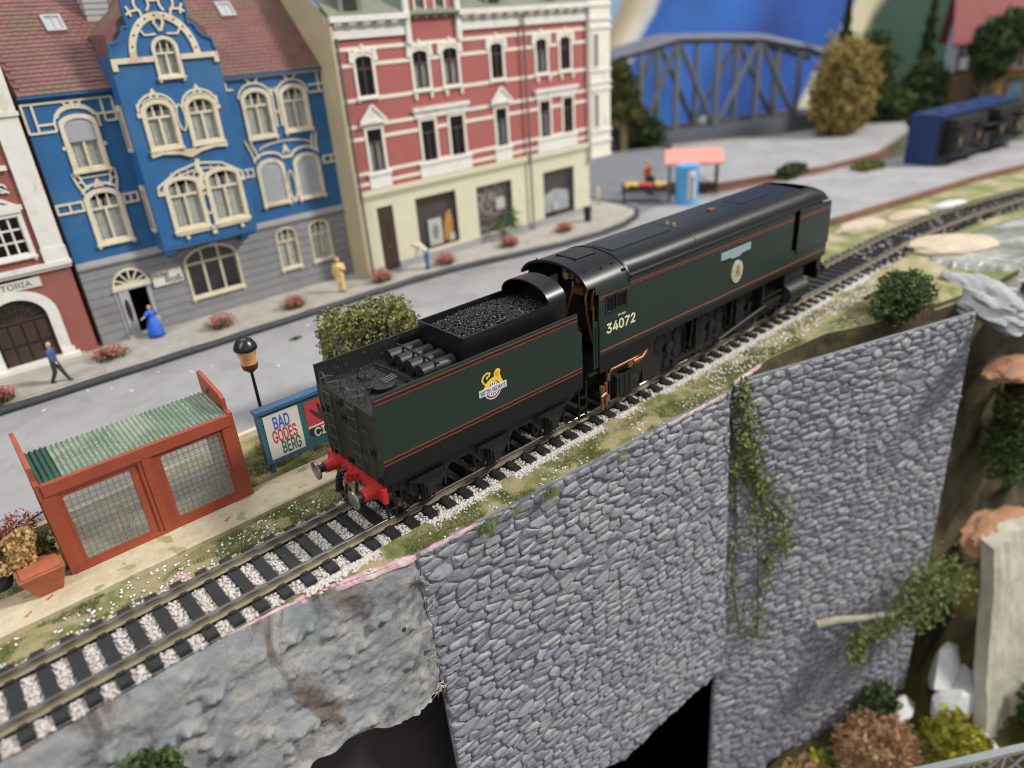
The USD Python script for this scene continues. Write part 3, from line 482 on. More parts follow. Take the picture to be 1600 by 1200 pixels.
# ================================================================ STONE WALLS
def stone_wall(label, O, E, outline, w, h, seed, cell=1.0):
    O, E = np.array([*O, 0.0]), np.array([*E, 0.0]); d = E - O; d /= np.linalg.norm(d); nrm = np.array([d[1], -d[0], 0])
    to3 = lambda sz, out: O + sz[..., :1] * d + np.concatenate([0 * sz, sz[..., 1:]], -1) + np.asarray(out)[..., None] * nrm
    T = thing('stone_wall', label, 'stone wall', to3(np.array([outline[0]]), np.array([0.0]))[0])
    PG = Polygon(outline); r = np.random.default_rng(seed)
    pm = MB()
    e = trimesh.creation.extrude_polygon(PG.buffer(0.2), 3.0, engine='earcut'); vv = np.array(e.vertices)
    pm.add(to3(vv[:, :2], (vv[:, 2] - 3.0) * 0.4), e.faces); obj('backing_sheet', pm, M['mortar'], T)
    x0, z0, x1, z1 = PG.bounds; pts = []
    for j in range(int((z1 - z0) / h) + 4):
        wob = r.random() * 0.9
        ww = w * (0.85 + 0.3 * r.random())
        for i in range(int((x1 - x0) / ww) + 4):
            if r.random() < 0.20: continue
            px = x0 - ww + (i + wob + 0.56 * (r.random() - 0.5)) * ww; pz = z0 - h + (j + 0.34 * (r.random() - 0.5) + 0.35 * math.sin(px / 17 + seed)) * h
            pts.append((px / w, pz / h))
    vo = Voronoi(np.array(pts)); stones = []
    for reg in vo.point_region:
        ids = vo.regions[reg]
        if -1 in ids or len(ids) < 3: continue
        q = vo.vertices[ids] * [w, h]
        p = Polygon(q)
        if not p.is_valid or p.area > 6 * w * h: continue
        p = p.intersection(PG)
        if p.is_empty or p.geom_type != 'Polygon' or p.area < 2: continue
        gap = 0.07 + 0.10 * r.random()
        p = p.buffer(-gap).buffer(-0.55).buffer(0.50, quad_segs=2)
        if p.is_empty or p.geom_type != 'Polygon' or p.area < 1.2: continue
        k = 14; L_ = p.exterior.length
        ring = np.array([p.exterior.interpolate(i / k * L_).coords[0] for i in range(k)])
        if Polygon(ring).exterior.is_ccw is False: ring = ring[::-1]
        c = np.array(p.centroid.coords[0]); H = 0.5 + 0.6 * r.random() ** 1.5; tilt = r.normal(size=2) * [0.11, 0.15]
        lay = []
        for sc, hh in ((1.0, -0.35), (0.97, 0.30), (0.80, 0.80), (0.44, 1.02)):
            rr = c + (ring - c) * sc + (r.normal(size=ring.shape) * 0.10 if sc < 1 else 0)
            lay.append(to3(rr, np.maximum(H * hh + (rr - c) @ tilt * (hh > 0), -0.4) + (r.normal(size=k) * 0.15 if hh > .5 else 0)))
        v = np.vstack(lay + [to3(c[None], np.array([H * 1.04]))]); f = []
        for a in range(3):
            for i in range(k):
                jn = (i + 1) % k; f += [(a * k + i, a * k + jn, a * k + k + jn), (a * k + i, a * k + k + jn, a * k + k + i)]
        f += [(3 * k + i, 3 * k + (i + 1) % k, 4 * k) for i in range(k)]
        dist = np.linalg.norm(v.mean(0) - np.array(eye)); stones.append((dist / math.sqrt(p.area), v, np.array(f)))
    stones.sort(key=lambda t: t[0])
    names = ['stone_a', 'stone_b', 'stone_a', 'stone_c', 'stone_b', 'stone_a', 'stone_b', 'stone_d']
    for q, (_, v, f) in enumerate(stones[:300]): obj('stone', (v, f), M[names[r.integers(8)]], T, True)
    rest = {}
    for _, v, f in stones[300:]: rest.setdefault(names[r.integers(8)], MB()).add(v, f)
    first = True
    for nm, mb in sorted(rest.items()): obj('small_stones', mb, M[nm], T, True, kind='stuff')
    return T
stone_wall('grey embossed stone wall sheet below the tender, with a clean left edge beside the plaster', (1.66, -24.63), (149.3, -34.63), [(0, -4.6), (148, -4.2), (162.3, -172), (126, -173), (88, -178), (60, -165), (4.7, -150)], 6.5, 3.05, 4)
stone_wall('grey embossed stone wall sheet on the right, behind the hanging vine and the leaning branch', (158.5, -31.74), (295.3, -75.39), [(-4, -5), (143.6, -5), (161.8, -273.6), (61, -277), (5, -283)], 6.9, 3.25, 11)

# ================================================================ TRACK
T = thing('railway_track', 'black sleepered model railway track with brassy rails running under the engine', 'railway track', (0, 0, -4))
def along(s):
    """Point and heading of the track's middle at x = s."""
    a = -max(s - 365, 0) / 700.0; return np.array([s, float(track_y(s)), 0.0]), a
r = np.random.default_rng(3)
k = 0
for n in range(-29, 95):
    s = 1.6 + 7.13 * n; p, a = along(s)
    if s > 640: break
    b = MB(); w = 1.75; R = rotz(a + r.normal() * 0.004); zt = -2.55
    e = trimesh.creation.box([2 * w, 29.4, 2.0]); ch = np.array(e.vertices); ch[ch[:, 2] > 0] *= [0.90, 0.985, 1]
    b.add(ch + [0, 0, zt - 1.0], e.faces, R, p)
    for sd in (-1, 1):
        for o in (-1.55, 1.55): b.box(-0.95, 0.95, sd * 8.65 + o - 0.55, sd * 8.65 + o + 0.55, zt - 0.05, zt + 0.62, R, p)
        b.box(-1.2, 1.2, sd * 13.2 - 0.9, sd * 13.2 + 0.9, zt - 0.1, zt + 0.12, R, p)
    for sd in (-1, 1):
        if n % 1 == 0: b.box(w - 0.1, 7.13 - w + 0.1, sd * 8.65 - 0.7, sd * 8.65 + 0.7, zt - 1.6, zt - 0.55, R, p)
    obj('sleeper', b, M['sleeper'], T)
for sd in (-1, 1):
    S = np.concatenate([np.linspace(-215, 365, 30), np.linspace(375, 645, 28)])
    prof = {'rail': ([(-0.95, -2.52), (0.95, -2.52), (0.95, -2.28), (0.28, -2.02), (0.28, -0.75), (-0.28, -0.75), (-0.28, -2.02), (-0.95, -2.28)], 'rail_side'), 'rail_head': ([(-0.28, -0.8), (0.28, -0.8), (0.52, -0.62), (0.52, -0.10), (0.40, 0.0), (-0.40, 0.0), (-0.52, -0.10), (-0.52, -0.62)], 'rail_head'),
            'rail_foot': ([(-1.02, -2.50), (1.02, -2.50), (1.02, -2.30), (-1.02, -2.30)], 'rail_foot')}
    parent = T
    for nm, (pf, mt) in prof.items():
        pf = np.array(pf); rows = []
        for s in S:
            p, a = along(s); nn = np.array([-math.sin(a), math.cos(a), 0]); rows.append(p + nn * (sd * 8.65 + pf[:, :1]) + np.array([0, 0, 1]) * pf[:, 1:])
        G = np.array(rows); G = np.concatenate([G, G[:, :1]], 1)
        q = obj(nm, MB().grid(G[:, ::-1]), M[mt], parent)
        if nm == 'rail': parent = q
# ballast: stones between and beside the sleepers
r = np.random.default_rng(12)
def bed(x0, x1, y0, y1, dens, size, zlo=-4.0, zhi=-3.3, skip=True):
    n = int((x1 - x0) * (y1 - y0) * dens); x = x0 + (x1 - x0) * r.random(n); y = y0 + (y1 - y0) * r.random(n)
    if skip:
        ph = ((x - 1.6) / 7.13 + 0.5) % 1 - 0.5; keep = (np.abs(ph * 7.13) > 1.95) | (np.abs(y) > 15.2)
        keep &= np.abs(np.abs(y) - 8.65) > 1.0; x, y = x[keep], y[keep]
    x = x.copy(); P = np.column_stack([x, y + track_y(x), zlo + (zhi - zlo) * r.random(len(x))]); return pebbles(P, size, r)
b = MB()
b.add(*bed(-115, 100, -15.0, 14.6, 2.6, 0.48)); b.add(*bed(100, 340, -16.0, -7, 1.5, 0.6)); b.add(*bed(340, 560, -15, 15, 0.18, 0.8))
q = np.linspace(-30, 310, 5200); yy = -15.2 - np.abs(r.normal(size=len(q))) * 1.5
keep = meshkit.noise(np.column_stack([q / 9, 0 * q, 0 * q]), 4) > 0.26; b.add(*pebbles(np.column_stack([q, yy, -3.95 + 0.4 * r.random(len(q))])[keep], 0.5, r))
obj('ballast', b, M['ballast'], smooth=True, kind='stuff', label='pale grey and white ballast stones packed between the sleepers', cat='ballast')
bx2 = MB()
for x0, x1, y0, y1 in ((-215, 340, -14.8, 14.6),):
    xx = np.linspace(x0, x1, 60); bx2.grid(np.stack([np.column_stack([xx, 0 * xx + y0, 0 * xx - 3.85]), np.column_stack([xx, 0 * xx + y1, 0 * xx - 3.85])], 1)[:, ::-1])
obj('ballast_bed', bx2, M['ballast_glue'], kind='structure')
b = MB(); n = 1500
x = -120 + 175 * r.random(n); y = 12 + 15 * r.random(n) ** 1.3; cl = meshkit.fbm(np.column_stack([x / 9, y / 5, 0 * x]), 3, 6); keep = (cl > 0.52)
b.add(*pebbles(np.column_stack([x, y, 0 * x - 3.9])[keep][::2], 0.42, r)); n = 900
x = 5 + 300 * r.random(n); y = interp(x, EDGE) + 0.5 + 8 * r.random(n) ** 0.8; cl = meshkit.fbm(np.column_stack([x / 8, y / 5, 0 * x]), 3, 16); keep = (cl > 0.55) & (r.random(n) < .55)
b.add(*pebbles(np.column_stack([x, y, 0 * x - 4.0])[keep], 0.34, r))
x = 150 + 160 * r.random(400); y = -19 - 10 * r.random(400); b.add(*pebbles(np.column_stack([x, y, 0 * x - 4.0]), 0.5, r))
obj('loose_stones', b, M['white_stone'], smooth=True, kind='stuff', label='loose white stone chips scattered on the grass beside the track', cat='stone chips')
# thin scatter of grass
def scatter_grass(name, boxes, n, hgt, label, m, seed):
    rr = np.random.default_rng(seed); b = MB()
    for x0, x1, fy0, fy1, w in boxes:
        k = int(n * w); x = x0 + (x1 - x0) * rr.random(k); y = fy0(x) + (fy1(x) - fy0(x)) * rr.random(k)
        c = meshkit.fbm(np.column_stack([x / 11, y / 7, 0 * x]), 3, seed); kp = c > 0.47; x, y = x[kp], y[kp]
        a = rr.random(len(x)) * 6.28; hh = hgt * (0.4 + 0.9 * rr.random(len(x))); ww = 0.10
        p = np.column_stack([x, y, 0 * x - 4.3]); d = np.column_stack([np.cos(a), np.sin(a), 0 * a]); tip = p + np.column_stack([0.7 * rr.normal(size=(len(x), 2)) * hgt, hh])
        v = np.stack([p - d * ww, p + d * ww, tip], 1).reshape(-1, 3); b.add(v, np.arange(len(v)).reshape(-1, 3))
    obj(name, b, m, kind='stuff', label=label, cat='grass')
E_ = lambda x: interp(x, EDGE)
scatter_grass('grass', [(-130, 30, lambda x: 0 * x + 12, lambda x: 0 * x + 28, 1), (0, 300, lambda x: E_(x) + 0.2, lambda x: 0 * x - 17, 1.3), (-60, 30, lambda x: 0 * x + 43, lambda x: 0 * x + 75, 1), (-120, -74, lambda x: 0 * x + 40, lambda x: 0 * x + 74, 0.5)], 20000, 1.2, 'short olive and straw coloured grass fibres on the ground by the track', L['grass'], 8)
# ================================================================ TENDER
W = 17.0
def strip(y, x0, x1, z0, z1, out=0.06, dz=0.0):
    """A thin printed line on a side at y; dz: rise of the far end."""
    s = math.copysign(1, y); return MB().poly([(x0, z0), (x1, z0 + dz), (x1, z1 + dz), (x0, z1)], y, y + s * out, 'y')
def spoked(c, r, y, n=12, w=2.0, thick=0.5):
    b = MB(); t = np.linspace(0, 2 * np.pi, 33)[:-1]
    ringp = Polygon([(c + r * math.cos(a), r + r * math.sin(a)) for a in t], [[(c + r * .84 * math.cos(a), r + r * .84 * math.sin(a)) for a in t]])
    b.poly(ringp, y, y + w, 'y')
    b.cyl((c, y - 0.5, r), (c, y + w, r), r * 0.22, n=14)
    for i in range(n):
        a = 2 * np.pi * i / n; d = np.array([math.cos(a), 0, math.sin(a)]); b.tube([np.array([c, y + w * .5, r]) + d * r * .15, np.array([c, y + w * .5, r]) + d * r * .88], thick, 5)
    return b
def driver(c, r, y, w=2.0):
    """A disc wheel with pressed hollows."""
    b = MB(); s = 1
    t = np.linspace(0, 2 * np.pi, 37)[:-1]
    b.poly(Polygon([(c + r * math.cos(a), r + r * math.sin(a)) for a in t], [[(c + r * .86 * math.cos(a), r + r * .86 * math.sin(a)) for a in t]]), y, y + w, 'y')
    b.poly(Polygon([(c + r * .88 * math.cos(a), r + r * .88 * math.sin(a)) for a in t]), y + 0.6, y + w - .2, 'y')
    for i in range(6):
        a = 2 * np.pi * (i + .5) / 6; b.cyl((c + r * .58 * math.cos(a), y + 0.1, r + r * .58 * math.sin(a)), (c + r * .58 * math.cos(a), y + 0.7, r + r * .58 * math.sin(a)), r * .24, r * .15, 12)
    b.cyl((c, y - 0.7, r), (c, y + w, r), r * 0.2, n=14); return b

TD = thing('tender', 'dark green locomotive tender with open coal bunker, red buffer beam and lion emblem', 'tender', (0, 0, 0))
side = [(0, 17.9), (82.5, 17.9), (82.5, 38.6), (80.6, 39.6), (80.6, 46.0), (0, 46.0)]
for y in (-W, W):
    s = math.copysign(1, y)
    g = Polygon(side).intersection(rect(-1, 100, 23.6, 60)); bk_ = Polygon(side).intersection(rect(-1, 100, 10, 23.6))
    p = obj('side_panel', MB().poly(g, y, y - s * 0.55, 'y'), M['loco_green'], TD)
    obj('lower_panel', MB().poly(bk_, y, y - s * 0.55, 'y'), M['loco_black'], TD)
    obj('inner_face', MB().poly(rect(0.5, 80.4, 38.9, 45.9), y - s * 0.55, y - s * 0.75, 'y'), M['deck_black'], TD)
    for z, x1 in ((44.3, 80.5), (24.6, 82.4)):
        obj('lining_strip', strip(y, 0.3, x1, z + .52, z + .74), M['lining_red'], TD); obj('lining_strip', strip(y, 0.3, x1, z - .74, z - .52), M['lining_red'], TD)
        obj('lining_strip', strip(y, 0.3, x1, z - .52, z + .52, 0.05), M['lining_dark'], TD)
rear = Polygon([(-16.45, 16.3), (16.45, 16.3), (16.45, 38.8), (15.6, 40.0), (-15.6, 40.0), (-16.45, 38.8)])
obj('rear_panel', MB().poly(rear, 0.0, 0.6, 'x'), M['loco_green'], TD)
obj('tank_top', MB().box(0.6, 82, -16.4, 16.4, 38.8, 39.7), M['deck_black'], TD)
obj('tank_floor', MB().box(0.6, 82.4, -16.4, 16.4, 17.9, 19.5).box(81.8, 82.4, -16.4, 16.4, 19.5, 40.2), M['loco_black'], TD)
# bunker with coal and hood
BX0, BX1, BY, BZ = 36.0, 80.3, 12.0, 50.4
b = MB(); b.box(BX0, BX0 + .7, -BY, BY, 39.6, BZ); b.box(BX1 - .7, BX1, -BY, BY, 41, BZ); b.box(BX0 + .7, BX1 - .7, -BY, -BY + .6, 39.6, BZ); b.box(BX0 + .7, BX1 - .7, BY - .6, BY, 39.6, BZ)
obj('coal_bunker', b, M['loco_black'], TD)
b = MB(); t = np.linspace(np.pi, 0, 25)
oy = [(BY * math.cos(a), BZ + 6.4 * math.sin(a)) for a in t]
b.poly(Polygon(oy + [((BY - .5) * math.cos(a), BZ + 5.9 * math.sin(a)) for a in t[::-1]]), 72.3, 80.5, 'x')
obj('bunker_hood', b, M['roof_black'], TD, 35)
b = MB(); b.poly(Polygon([(c * .995, BZ - 2 + (z - BZ + 2) * .99) for c, z in oy] + [(BY - .3, 47), (-BY + .3, 47)]), 79.2, 79.7, 'x'); obj('hood_back', b, M['loco_black'], TD)
r = np.random.default_rng(2)
n = 3400; x = 37.2 + 41 * r.random(n); y = -11.2 + 22.4 * r.random(n)
hz = 47.2 + 2.3 * np.sin(np.clip((x - 36) / 40, 0, 1) * 3.0) * np.cos(y / 12 * 1.3) + 0.6 * r.random(n)
obj('coal', MB().add(*pebbles(np.column_stack([x, y, hz]), 0.48, r, 0.8)).box(37, 79, -11.3, 11.3, 45, 46.4), M['coal'], TD, kind='stuff')
for i, y in enumerate((10.2, 4.4, -1.4, -7.2)):
    b = MB(); x0 = 22.6; b.cyl((x0, y, 42.4), (34.6, y, 42.4), 2.35, n=22); c = obj('vacuum_cylinder', b, M['cylinder_black'], TD, 40)
    b = MB(); b.cyl((x0 - .25, y, 42.4), (x0 + .1, y, 42.4), 2.5, n=22); b.cyl((34.5, y, 42.4), (34.9, y, 42.4), 2.1, n=22); b.box(27.0, 28.2, y - 2.45, y + 2.45, 39.6, 42.4); obj('end_ring', b, M['cylinder_black'], c)
obj('cylinder_strap', MB().box(27.3, 28.0, -10, 13, 44.4, 44.85), M['loco_black'], TD)
obj('fire_iron', MB().tube([(18.6, 12.8, 40.6), (19.6, 3, 40.9), (19.4, -9.5, 40.8)], 0.42, 6), M['deck_black'], TD)
b = MB(); b.lathe([(0, 41.7), (3.6, 41.7), (4.0, 41.4), (4.0, 41.0), (3.2, 39.6)], (12.0, -2.2, 0), 22)
for d in (-1.2, 0, 1.2): b.tube([(12.0, -2.2 + d, 41.9), (16.8, -1.6 + d, 42.1)], 0.3, 5)
b.box(7.0, 8.4, -2.7, -1.7, 40.2, 41.7); obj('water_filler', b, M['deck_black'], TD, 30)
b = MB(); b.lathe([(0, 40.9), (2.4, 40.7), (2.7, 39.6)], (12.5, 8.0, 0), 18); obj('filler_lid', b, M['deck_black'], TD, 30)
b = MB(); b.tube([(10.5, 9.8, 39.6), (10.5, 9.6, 42.2), (10.9, 8.2, 43.4), (11.2, 6.6, 42.2), (11.2, 6.4, 39.6)], 0.22, 5); obj('lifting_loop', b, M['deck_black'], TD, 40)
n = 3000; x = 1 + 34 * r.random(n); y = -15.5 + 31 * r.random(n); kp = meshkit.fbm(np.column_stack([x / 4, y / 4, 0 * x]), 3, 4) > 0.52 - .10 * np.exp(-((x - 21) / 4.5) ** 2)
obj('spilt_coal', MB().add(*pebbles(np.column_stack([x, y, 0 * x + 39.75])[kp], 0.16, r)), mat('coal_dust', (0.03, 0.025, 0.02), 0.7, 0.3, 1, island=0.9, c2=(0.20, 0.155, 0.105)), TD, kind='stuff')
# rear: ladders, irons, handrails
for yl in (9.6, -4.6):
    b = MB(); a0, a1 = yl - 2.1, yl + 2.1
    for q in (a0, a1): b.tube([(-1.0, q, 17.2), (-1.0, q, 43.2)] if q == a1 else [(-1.0, q, 17.2), (-1.0, q, 43.2)], 0.26, 6)
    hoop = [(-1.0, (a0 + a1) / 2 + 2.1 * math.cos(t), 43.2 + 2.9 * math.sin(t)) for t in np.linspace(0, np.pi, 11)]
    b.tube(hoop, 0.26, 6); b.tube([(-1.0, a1, 43.2), (0.9, a1, 43.4), (3.2, a1, 42.6), (3.4, a1, 39.6)], 0.24, 5); b.tube([(-1.0, a0, 43.2), (3.2, a0, 42.6), (3.4, a0, 39.6)], 0.24, 5)
    la = obj('ladder', b, M['ladder_green'], TD, 50)
    for z in (19.5, 23.6, 27.7, 31.8, 35.9, 39.2): obj('rung', MB().tube([(-1.0, a0, z), (-1.0, a1, z)], 0.24, 5), M['ladder_green'], la)
for yl, z in ((13.5, 32), (3.0, 38.2), (1.4, 33.5), (-13.0, 27.3), (-14.6, 18.4), (2.2, 18.3), (13.0, 17.6)):
    b = MB(); b.box(-1.1, 0, yl - .8, yl + .8, z, z + .35); b.box(-1.3, -.9, yl - .25, yl + .25, z - .6, z + 1.7); b.box(-.4, 0, yl - .8, yl + .8, z - 1.4, z); obj('lamp_iron', b, M['frame_black'], TD)
for z in (24.5, 34.8):
    obj('seam', MB().box(-.12, 0, -16.4, 16.4, z, z + .3), M['loco_green'], TD)
obj('pipe_run', MB().tube([(-.6, 15.4, 40), (-.7, 15.4, 30), (-.7, 14.8, 18)], 0.25, 5).tube([(-.6, -8.8, 33.5), (-.6, -11.8, 33.5), (-.6, -12.4, 18)], 0.22, 5), M['ladder_green'], TD, 50)
beam = Polygon([(-16.8, 11.4), (-15.2, 11.4), (-15.2, 13.2), (-14.6, 13.2), (-14.6, 11.6), (-13.6, 11.6), (-13.2, 12.2), (13.2, 12.2), (16.8, 12.2), (16.8, 16.3), (-16.8, 16.3)])
bb = obj('buffer_beam', MB().poly(beam, -1.5, 0.0, 'x'), M['buffer_red'], TD)
for y in (-11.4, 11.4):
    p = obj('buffer', MB().cyl((-1.5, y, 14.0), (-2.2, y, 14.0), 2.75, n=22).cyl((-2.2, y, 14.0), (-5.6, y, 14.0), 2.15, 1.95, n=22), M['buffer_red'], TD, 40)
    obj('shank', MB().cyl((-5.6, y, 14), (-8.2, y, 14), 1.35, n=16), M['frame_black'], p, 40)
    hv, hf = MB().lathe([(0, 0), (2.9, 0.0), (3.05, 0.3), (3.0, 0.65), (1.8, 0.95), (0, 1.05)], (0, 0, 0), 26).arr()
    obj('buffer_head', (np.column_stack([-8.0 - hv[:, 2], y + hv[:, 0], 14 + hv[:, 1]]), hf), M['steel'], p, 30)
b = MB(); b.box(-3.6, -1.5, -1.0, 1.0, 13.0, 15.6); b.box(-4.4, -3.2, -0.6, 0.6, 12.6, 16.0); b.poly(Polygon([(-2.6, 14.9), (2.6, 14.9), (3.2, 16.4), (-3.2, 16.4)]), -2.2, -1.5, 'x'); obj('draw_hook', b, M['buffer_red'], TD)
b = MB(); b.tube([(-1.8, 4.6, 14.5), (-3.6, 5.2, 14.2), (-4.4, 5.6, 11.5), (-4.2, 5.4, 8.2), (-3.0, 4.6, 6.5), (-2.4, 3.4, 7.2)], 0.85, 9)
b.tube([(-1.8, -3.6, 14.0), (-3.0, -3.8, 14.0), (-3.6, -4.0, 11.0), (-3.2, -3.6, 8.5)], 0.55, 8); b.tube([(-3.8, 0.2, 13), (-4.5, 0.8, 10.2), (-4.6, -0.6, 8.0), (-4.0, -0.2, 11)], 0.4, 7); obj('brake_hose', b, M['frame_black'], TD, 50)
b = MB()
for i in range(5): b.cyl((-4.0 - .25 * i, 5.4, 12.6 - i * 1.1), (-4.0 - .25 * i, 5.4, 12.2 - i * 1.1), 1.15, n=12)
b.tube([(-5.2, 2.6, 6.5), (-5.6, 2.4, 9), (-5.6, -1.6, 9), (-5.2, -1.8, 6.5), (-1, -1, 5.6)], 0.4, 6); b.box(-5.0, 6, -2.2, 2.2, 4.6, 6.4); obj('coupling', b, M['frame_black'], TD, 50)
obj('coupling_link', MB().tube([(-4.3, 1.2, 12.2), (-5.0, 1.4, 9.2), (-4.5, 1.5, 7.2)], 0.3, 6).tube([(-4.3, -1.0, 12.4), (-5.1, -1.2, 9.0), (-4.2, -1.4, 7.6)], 0.3, 6), M['steel'], TD, 50)
# underframe, axle boxes, wheels
for y in (-13.2, 13.2):
    s = math.copysign(1, y)
    fr = Polygon([(1, 17.9), (82, 17.9), (82, 13), (78, 11.5), (74, 6.2), (64, 6.2), (60, 11.4), (52, 11.6), (47.5, 6.2), (37.5, 6.2), (33, 11.6), (25, 11.4), (21, 6.2), (10.5, 6.2), (7, 11.2), (1, 12)])
    obj('frame', MB().poly(fr, y, y - s * 0.7, 'y'), M['frame_black'], TD)
    for c in (15.6, 42.4, 69.2):
        q = obj('axle_box', MB().box(c - 2.2, c + 2.2, y, y + s * 2.1, 5.6, 10.4).box(c - 1.4, c + 1.4, y + s * 2.1, y + s * 2.7, 6.2, 9.6).box(c - 2.9, c - 2.2, y, y + s * 1.2, 4.6, 11.4).box(c + 2.2, c + 2.9, y, y + s * 1.2, 4.6, 11.4), M['frame_black'], TD)
        b = MB()
        for i in range(5): b.box(c - 6.6 + i * 1.1, c + 6.6 - i * 1.1, y + s * .2, y + s * 1.7, 12.9 - i * .55, 12.5 - i * .55)
        for e in (-6.4, 6.4): b.tube([(c + e, y + s, 12.8), (c + e * 1.02, y + s, 10.6)], 0.45, 5)
        obj('leaf_spring', b, M['frame_black'], q)
        obj('brake_hanger', MB().tube([(c + 8.4, y - s * .9, 12), (c + 7.6, y - s * .9, 5)], 0.5, 5).box(c + 7.0, c + 7.8, y - s * 2, y - s * .4, 4.4, 9.2), M['frame_black'], TD)
    obj('brake_rod', MB().tube([(8, y + s * .4, 3.6), (78, y + s * .4, 3.6)], 0.35, 5), M['frame_black'], TD)
    obj('valance', MB().box(0.2, 82.4, y + s * 2.9, y + s * 3.5, 16.9, 17.9), M['loco_black'], TD)
    b = MB()
    for c in (80.6, 84.4): b.box(c - .3, c + .3, y + s * 3.0, y + s * 3.6, 4.6, 19)
    st = obj('step_ladder', b, M['loco_black'], TD)
    for z in (5.0, 9.2, 13.4): obj('step', MB().box(80.6, 84.4, y + s * 2.6, y + s * 4.0, z, z + .45), M['loco_black'], st)
    st = obj('step_hanger', MB().box(2.0, 2.5, y + s * 2.4, y + s * 3.0, 5, 17).box(4.6, 5.1, y + s * 2.4, y + s * 3.0, 5, 17).box(1.8, 5.4, y + s * 1.4, y + s * 3.6, 4.8, 5.3), M['loco_black'], TD)
for c in (15.6, 42.4, 69.2):
    for y in (-11.3, 9.3): obj('wheel', spoked(c, 7.0, y), M['frame_black'], TD)
    obj('axle', MB().cyl((c, -11, 7), (c, 11, 7), 1.2, n=10), M['frame_black'], TD)
obj('inner_frame', MB().box(2, 82, -6, 6, 8, 17.9), M['frame_black'], TD)
obj('guard_iron', MB().tube([(0.5, -14.4, 12), (0.2, -14.4, 4.0)], 0.45, 5).tube([(0.5, 14.4, 12), (0.2, 14.4, 4.0)], 0.45, 5), M['frame_black'], TD)
obj('end_step', MB().tube([(-.4, -16.4, 8.6), (5.2, -16.6, 8.6)], 0.13, 5), M['rod_steel'], TD)
# the emblem: lion over wheel, with a lettered band
EX, EZ = 41.9, 33.2
def onside(P, mname, nm, par, o0=0.06, o1=0.12): return obj(nm, MB().poly(P, -W - o0, -W - o1, 'y'), M[mname], par)
em = onside(Point(EX, EZ - 0.4).buffer(3.45, 20), 'crest_white', 'emblem', TD, 0.0, 0.06)
onside(Point(EX, EZ - 0.4).buffer(3.1, 20), 'crest_maroon', 'wheel_disc', em, 0.06, 0.09)
sp_ = unary_union([Point(EX, EZ - .4).buffer(2.5, 20).difference(Point(EX, EZ - .4).buffer(2.15, 20)).buffer(-0.02)] + [ln([(EX + .7 * math.cos(a), EZ - .4 + .7 * math.sin(a)), (EX + 2.3 * math.cos(a), EZ - .4 + 2.3 * math.sin(a))], 0.30) for a in np.linspace(0, 2 * np.pi, 15)[:-1]] + [Point(EX, EZ - .4).buffer(.85)])
onside(sp_, 'crest_white', 'spokes', em, 0.09, 0.12)
lion = unary_union([Polygon([(-4.6, -1.9), (-4.9, 0.4), (-3.6, 2.2), (-2.6, 3.6), (-1.0, 4.6), (1.2, 5.0), (1.4, 7.0), (2.2, 8.0), (3.0, 8.4), (3.9, 7.9), (4.2, 7.0), (3.7, 6.0), (3.9, 5.0), (4.5, 3.0), (5.0, 1.2), (4.2, 0.6), (3.2, 2.2), (2.2, 3.2), (0.2, 3.5), (-1.9, 2.6), (-3.0, 1.2), (-3.4, 0.0), (-3.3, -1.4)]).buffer(0.25),
    ln([(-3.0, 2.6), (-4.4, 4.0), (-4.9, 5.6), (-4.2, 7.4), (-2.4, 8.3), (-0.9, 7.7), (-1.4, 6.5), (-2.6, 6.2), (-2.4, 5.5)], 0.75, 1)])
LS = 0.80
lion = affinity.translate(affinity.scale(lion, LS, LS * 0.86, origin=(0, 0)), EX, EZ)
onside(lion, 'crest_yellow', 'lion', em, 0.06, 0.14)
onside(affinity.translate(affinity.scale(Polygon([(1.7, 5.6), (1.9, 7.0), (2.5, 7.7), (3.2, 7.4), (3.0, 6.6), (3.4, 5.6), (2.6, 4.9)]), LS, LS * 0.86, origin=(0, 0)), EX, EZ), 'crest_orange', 'mane', em, 0.14, 0.17)
band = affinity.rotate(rect(EX - 5.6, EX + 5.6, EZ - 1.55, EZ + 0.75), 0, origin=(EX, EZ))
onside(band, 'crest_white', 'lettered_band', em, 0.12, 0.20); onside(rect(EX - 5.35, EX + 5.35, EZ - 1.33, EZ + 0.53), 'ink', 'band_edge', em, 0.20, 0.22); onside(rect(EX - 5.25, EX + 5.25, EZ - 1.25, EZ + 0.45), 'crest_white', 'band_face', em, 0.22, 0.24)
v, f = text('BRITISH RAILWAYS', 1.3, 10.1, True, 0.03); obj('lettering', MB().add(v, f, FRONT, (EX - 5.05, -W - 0.24, EZ - 1.05)), M['ink'], em)

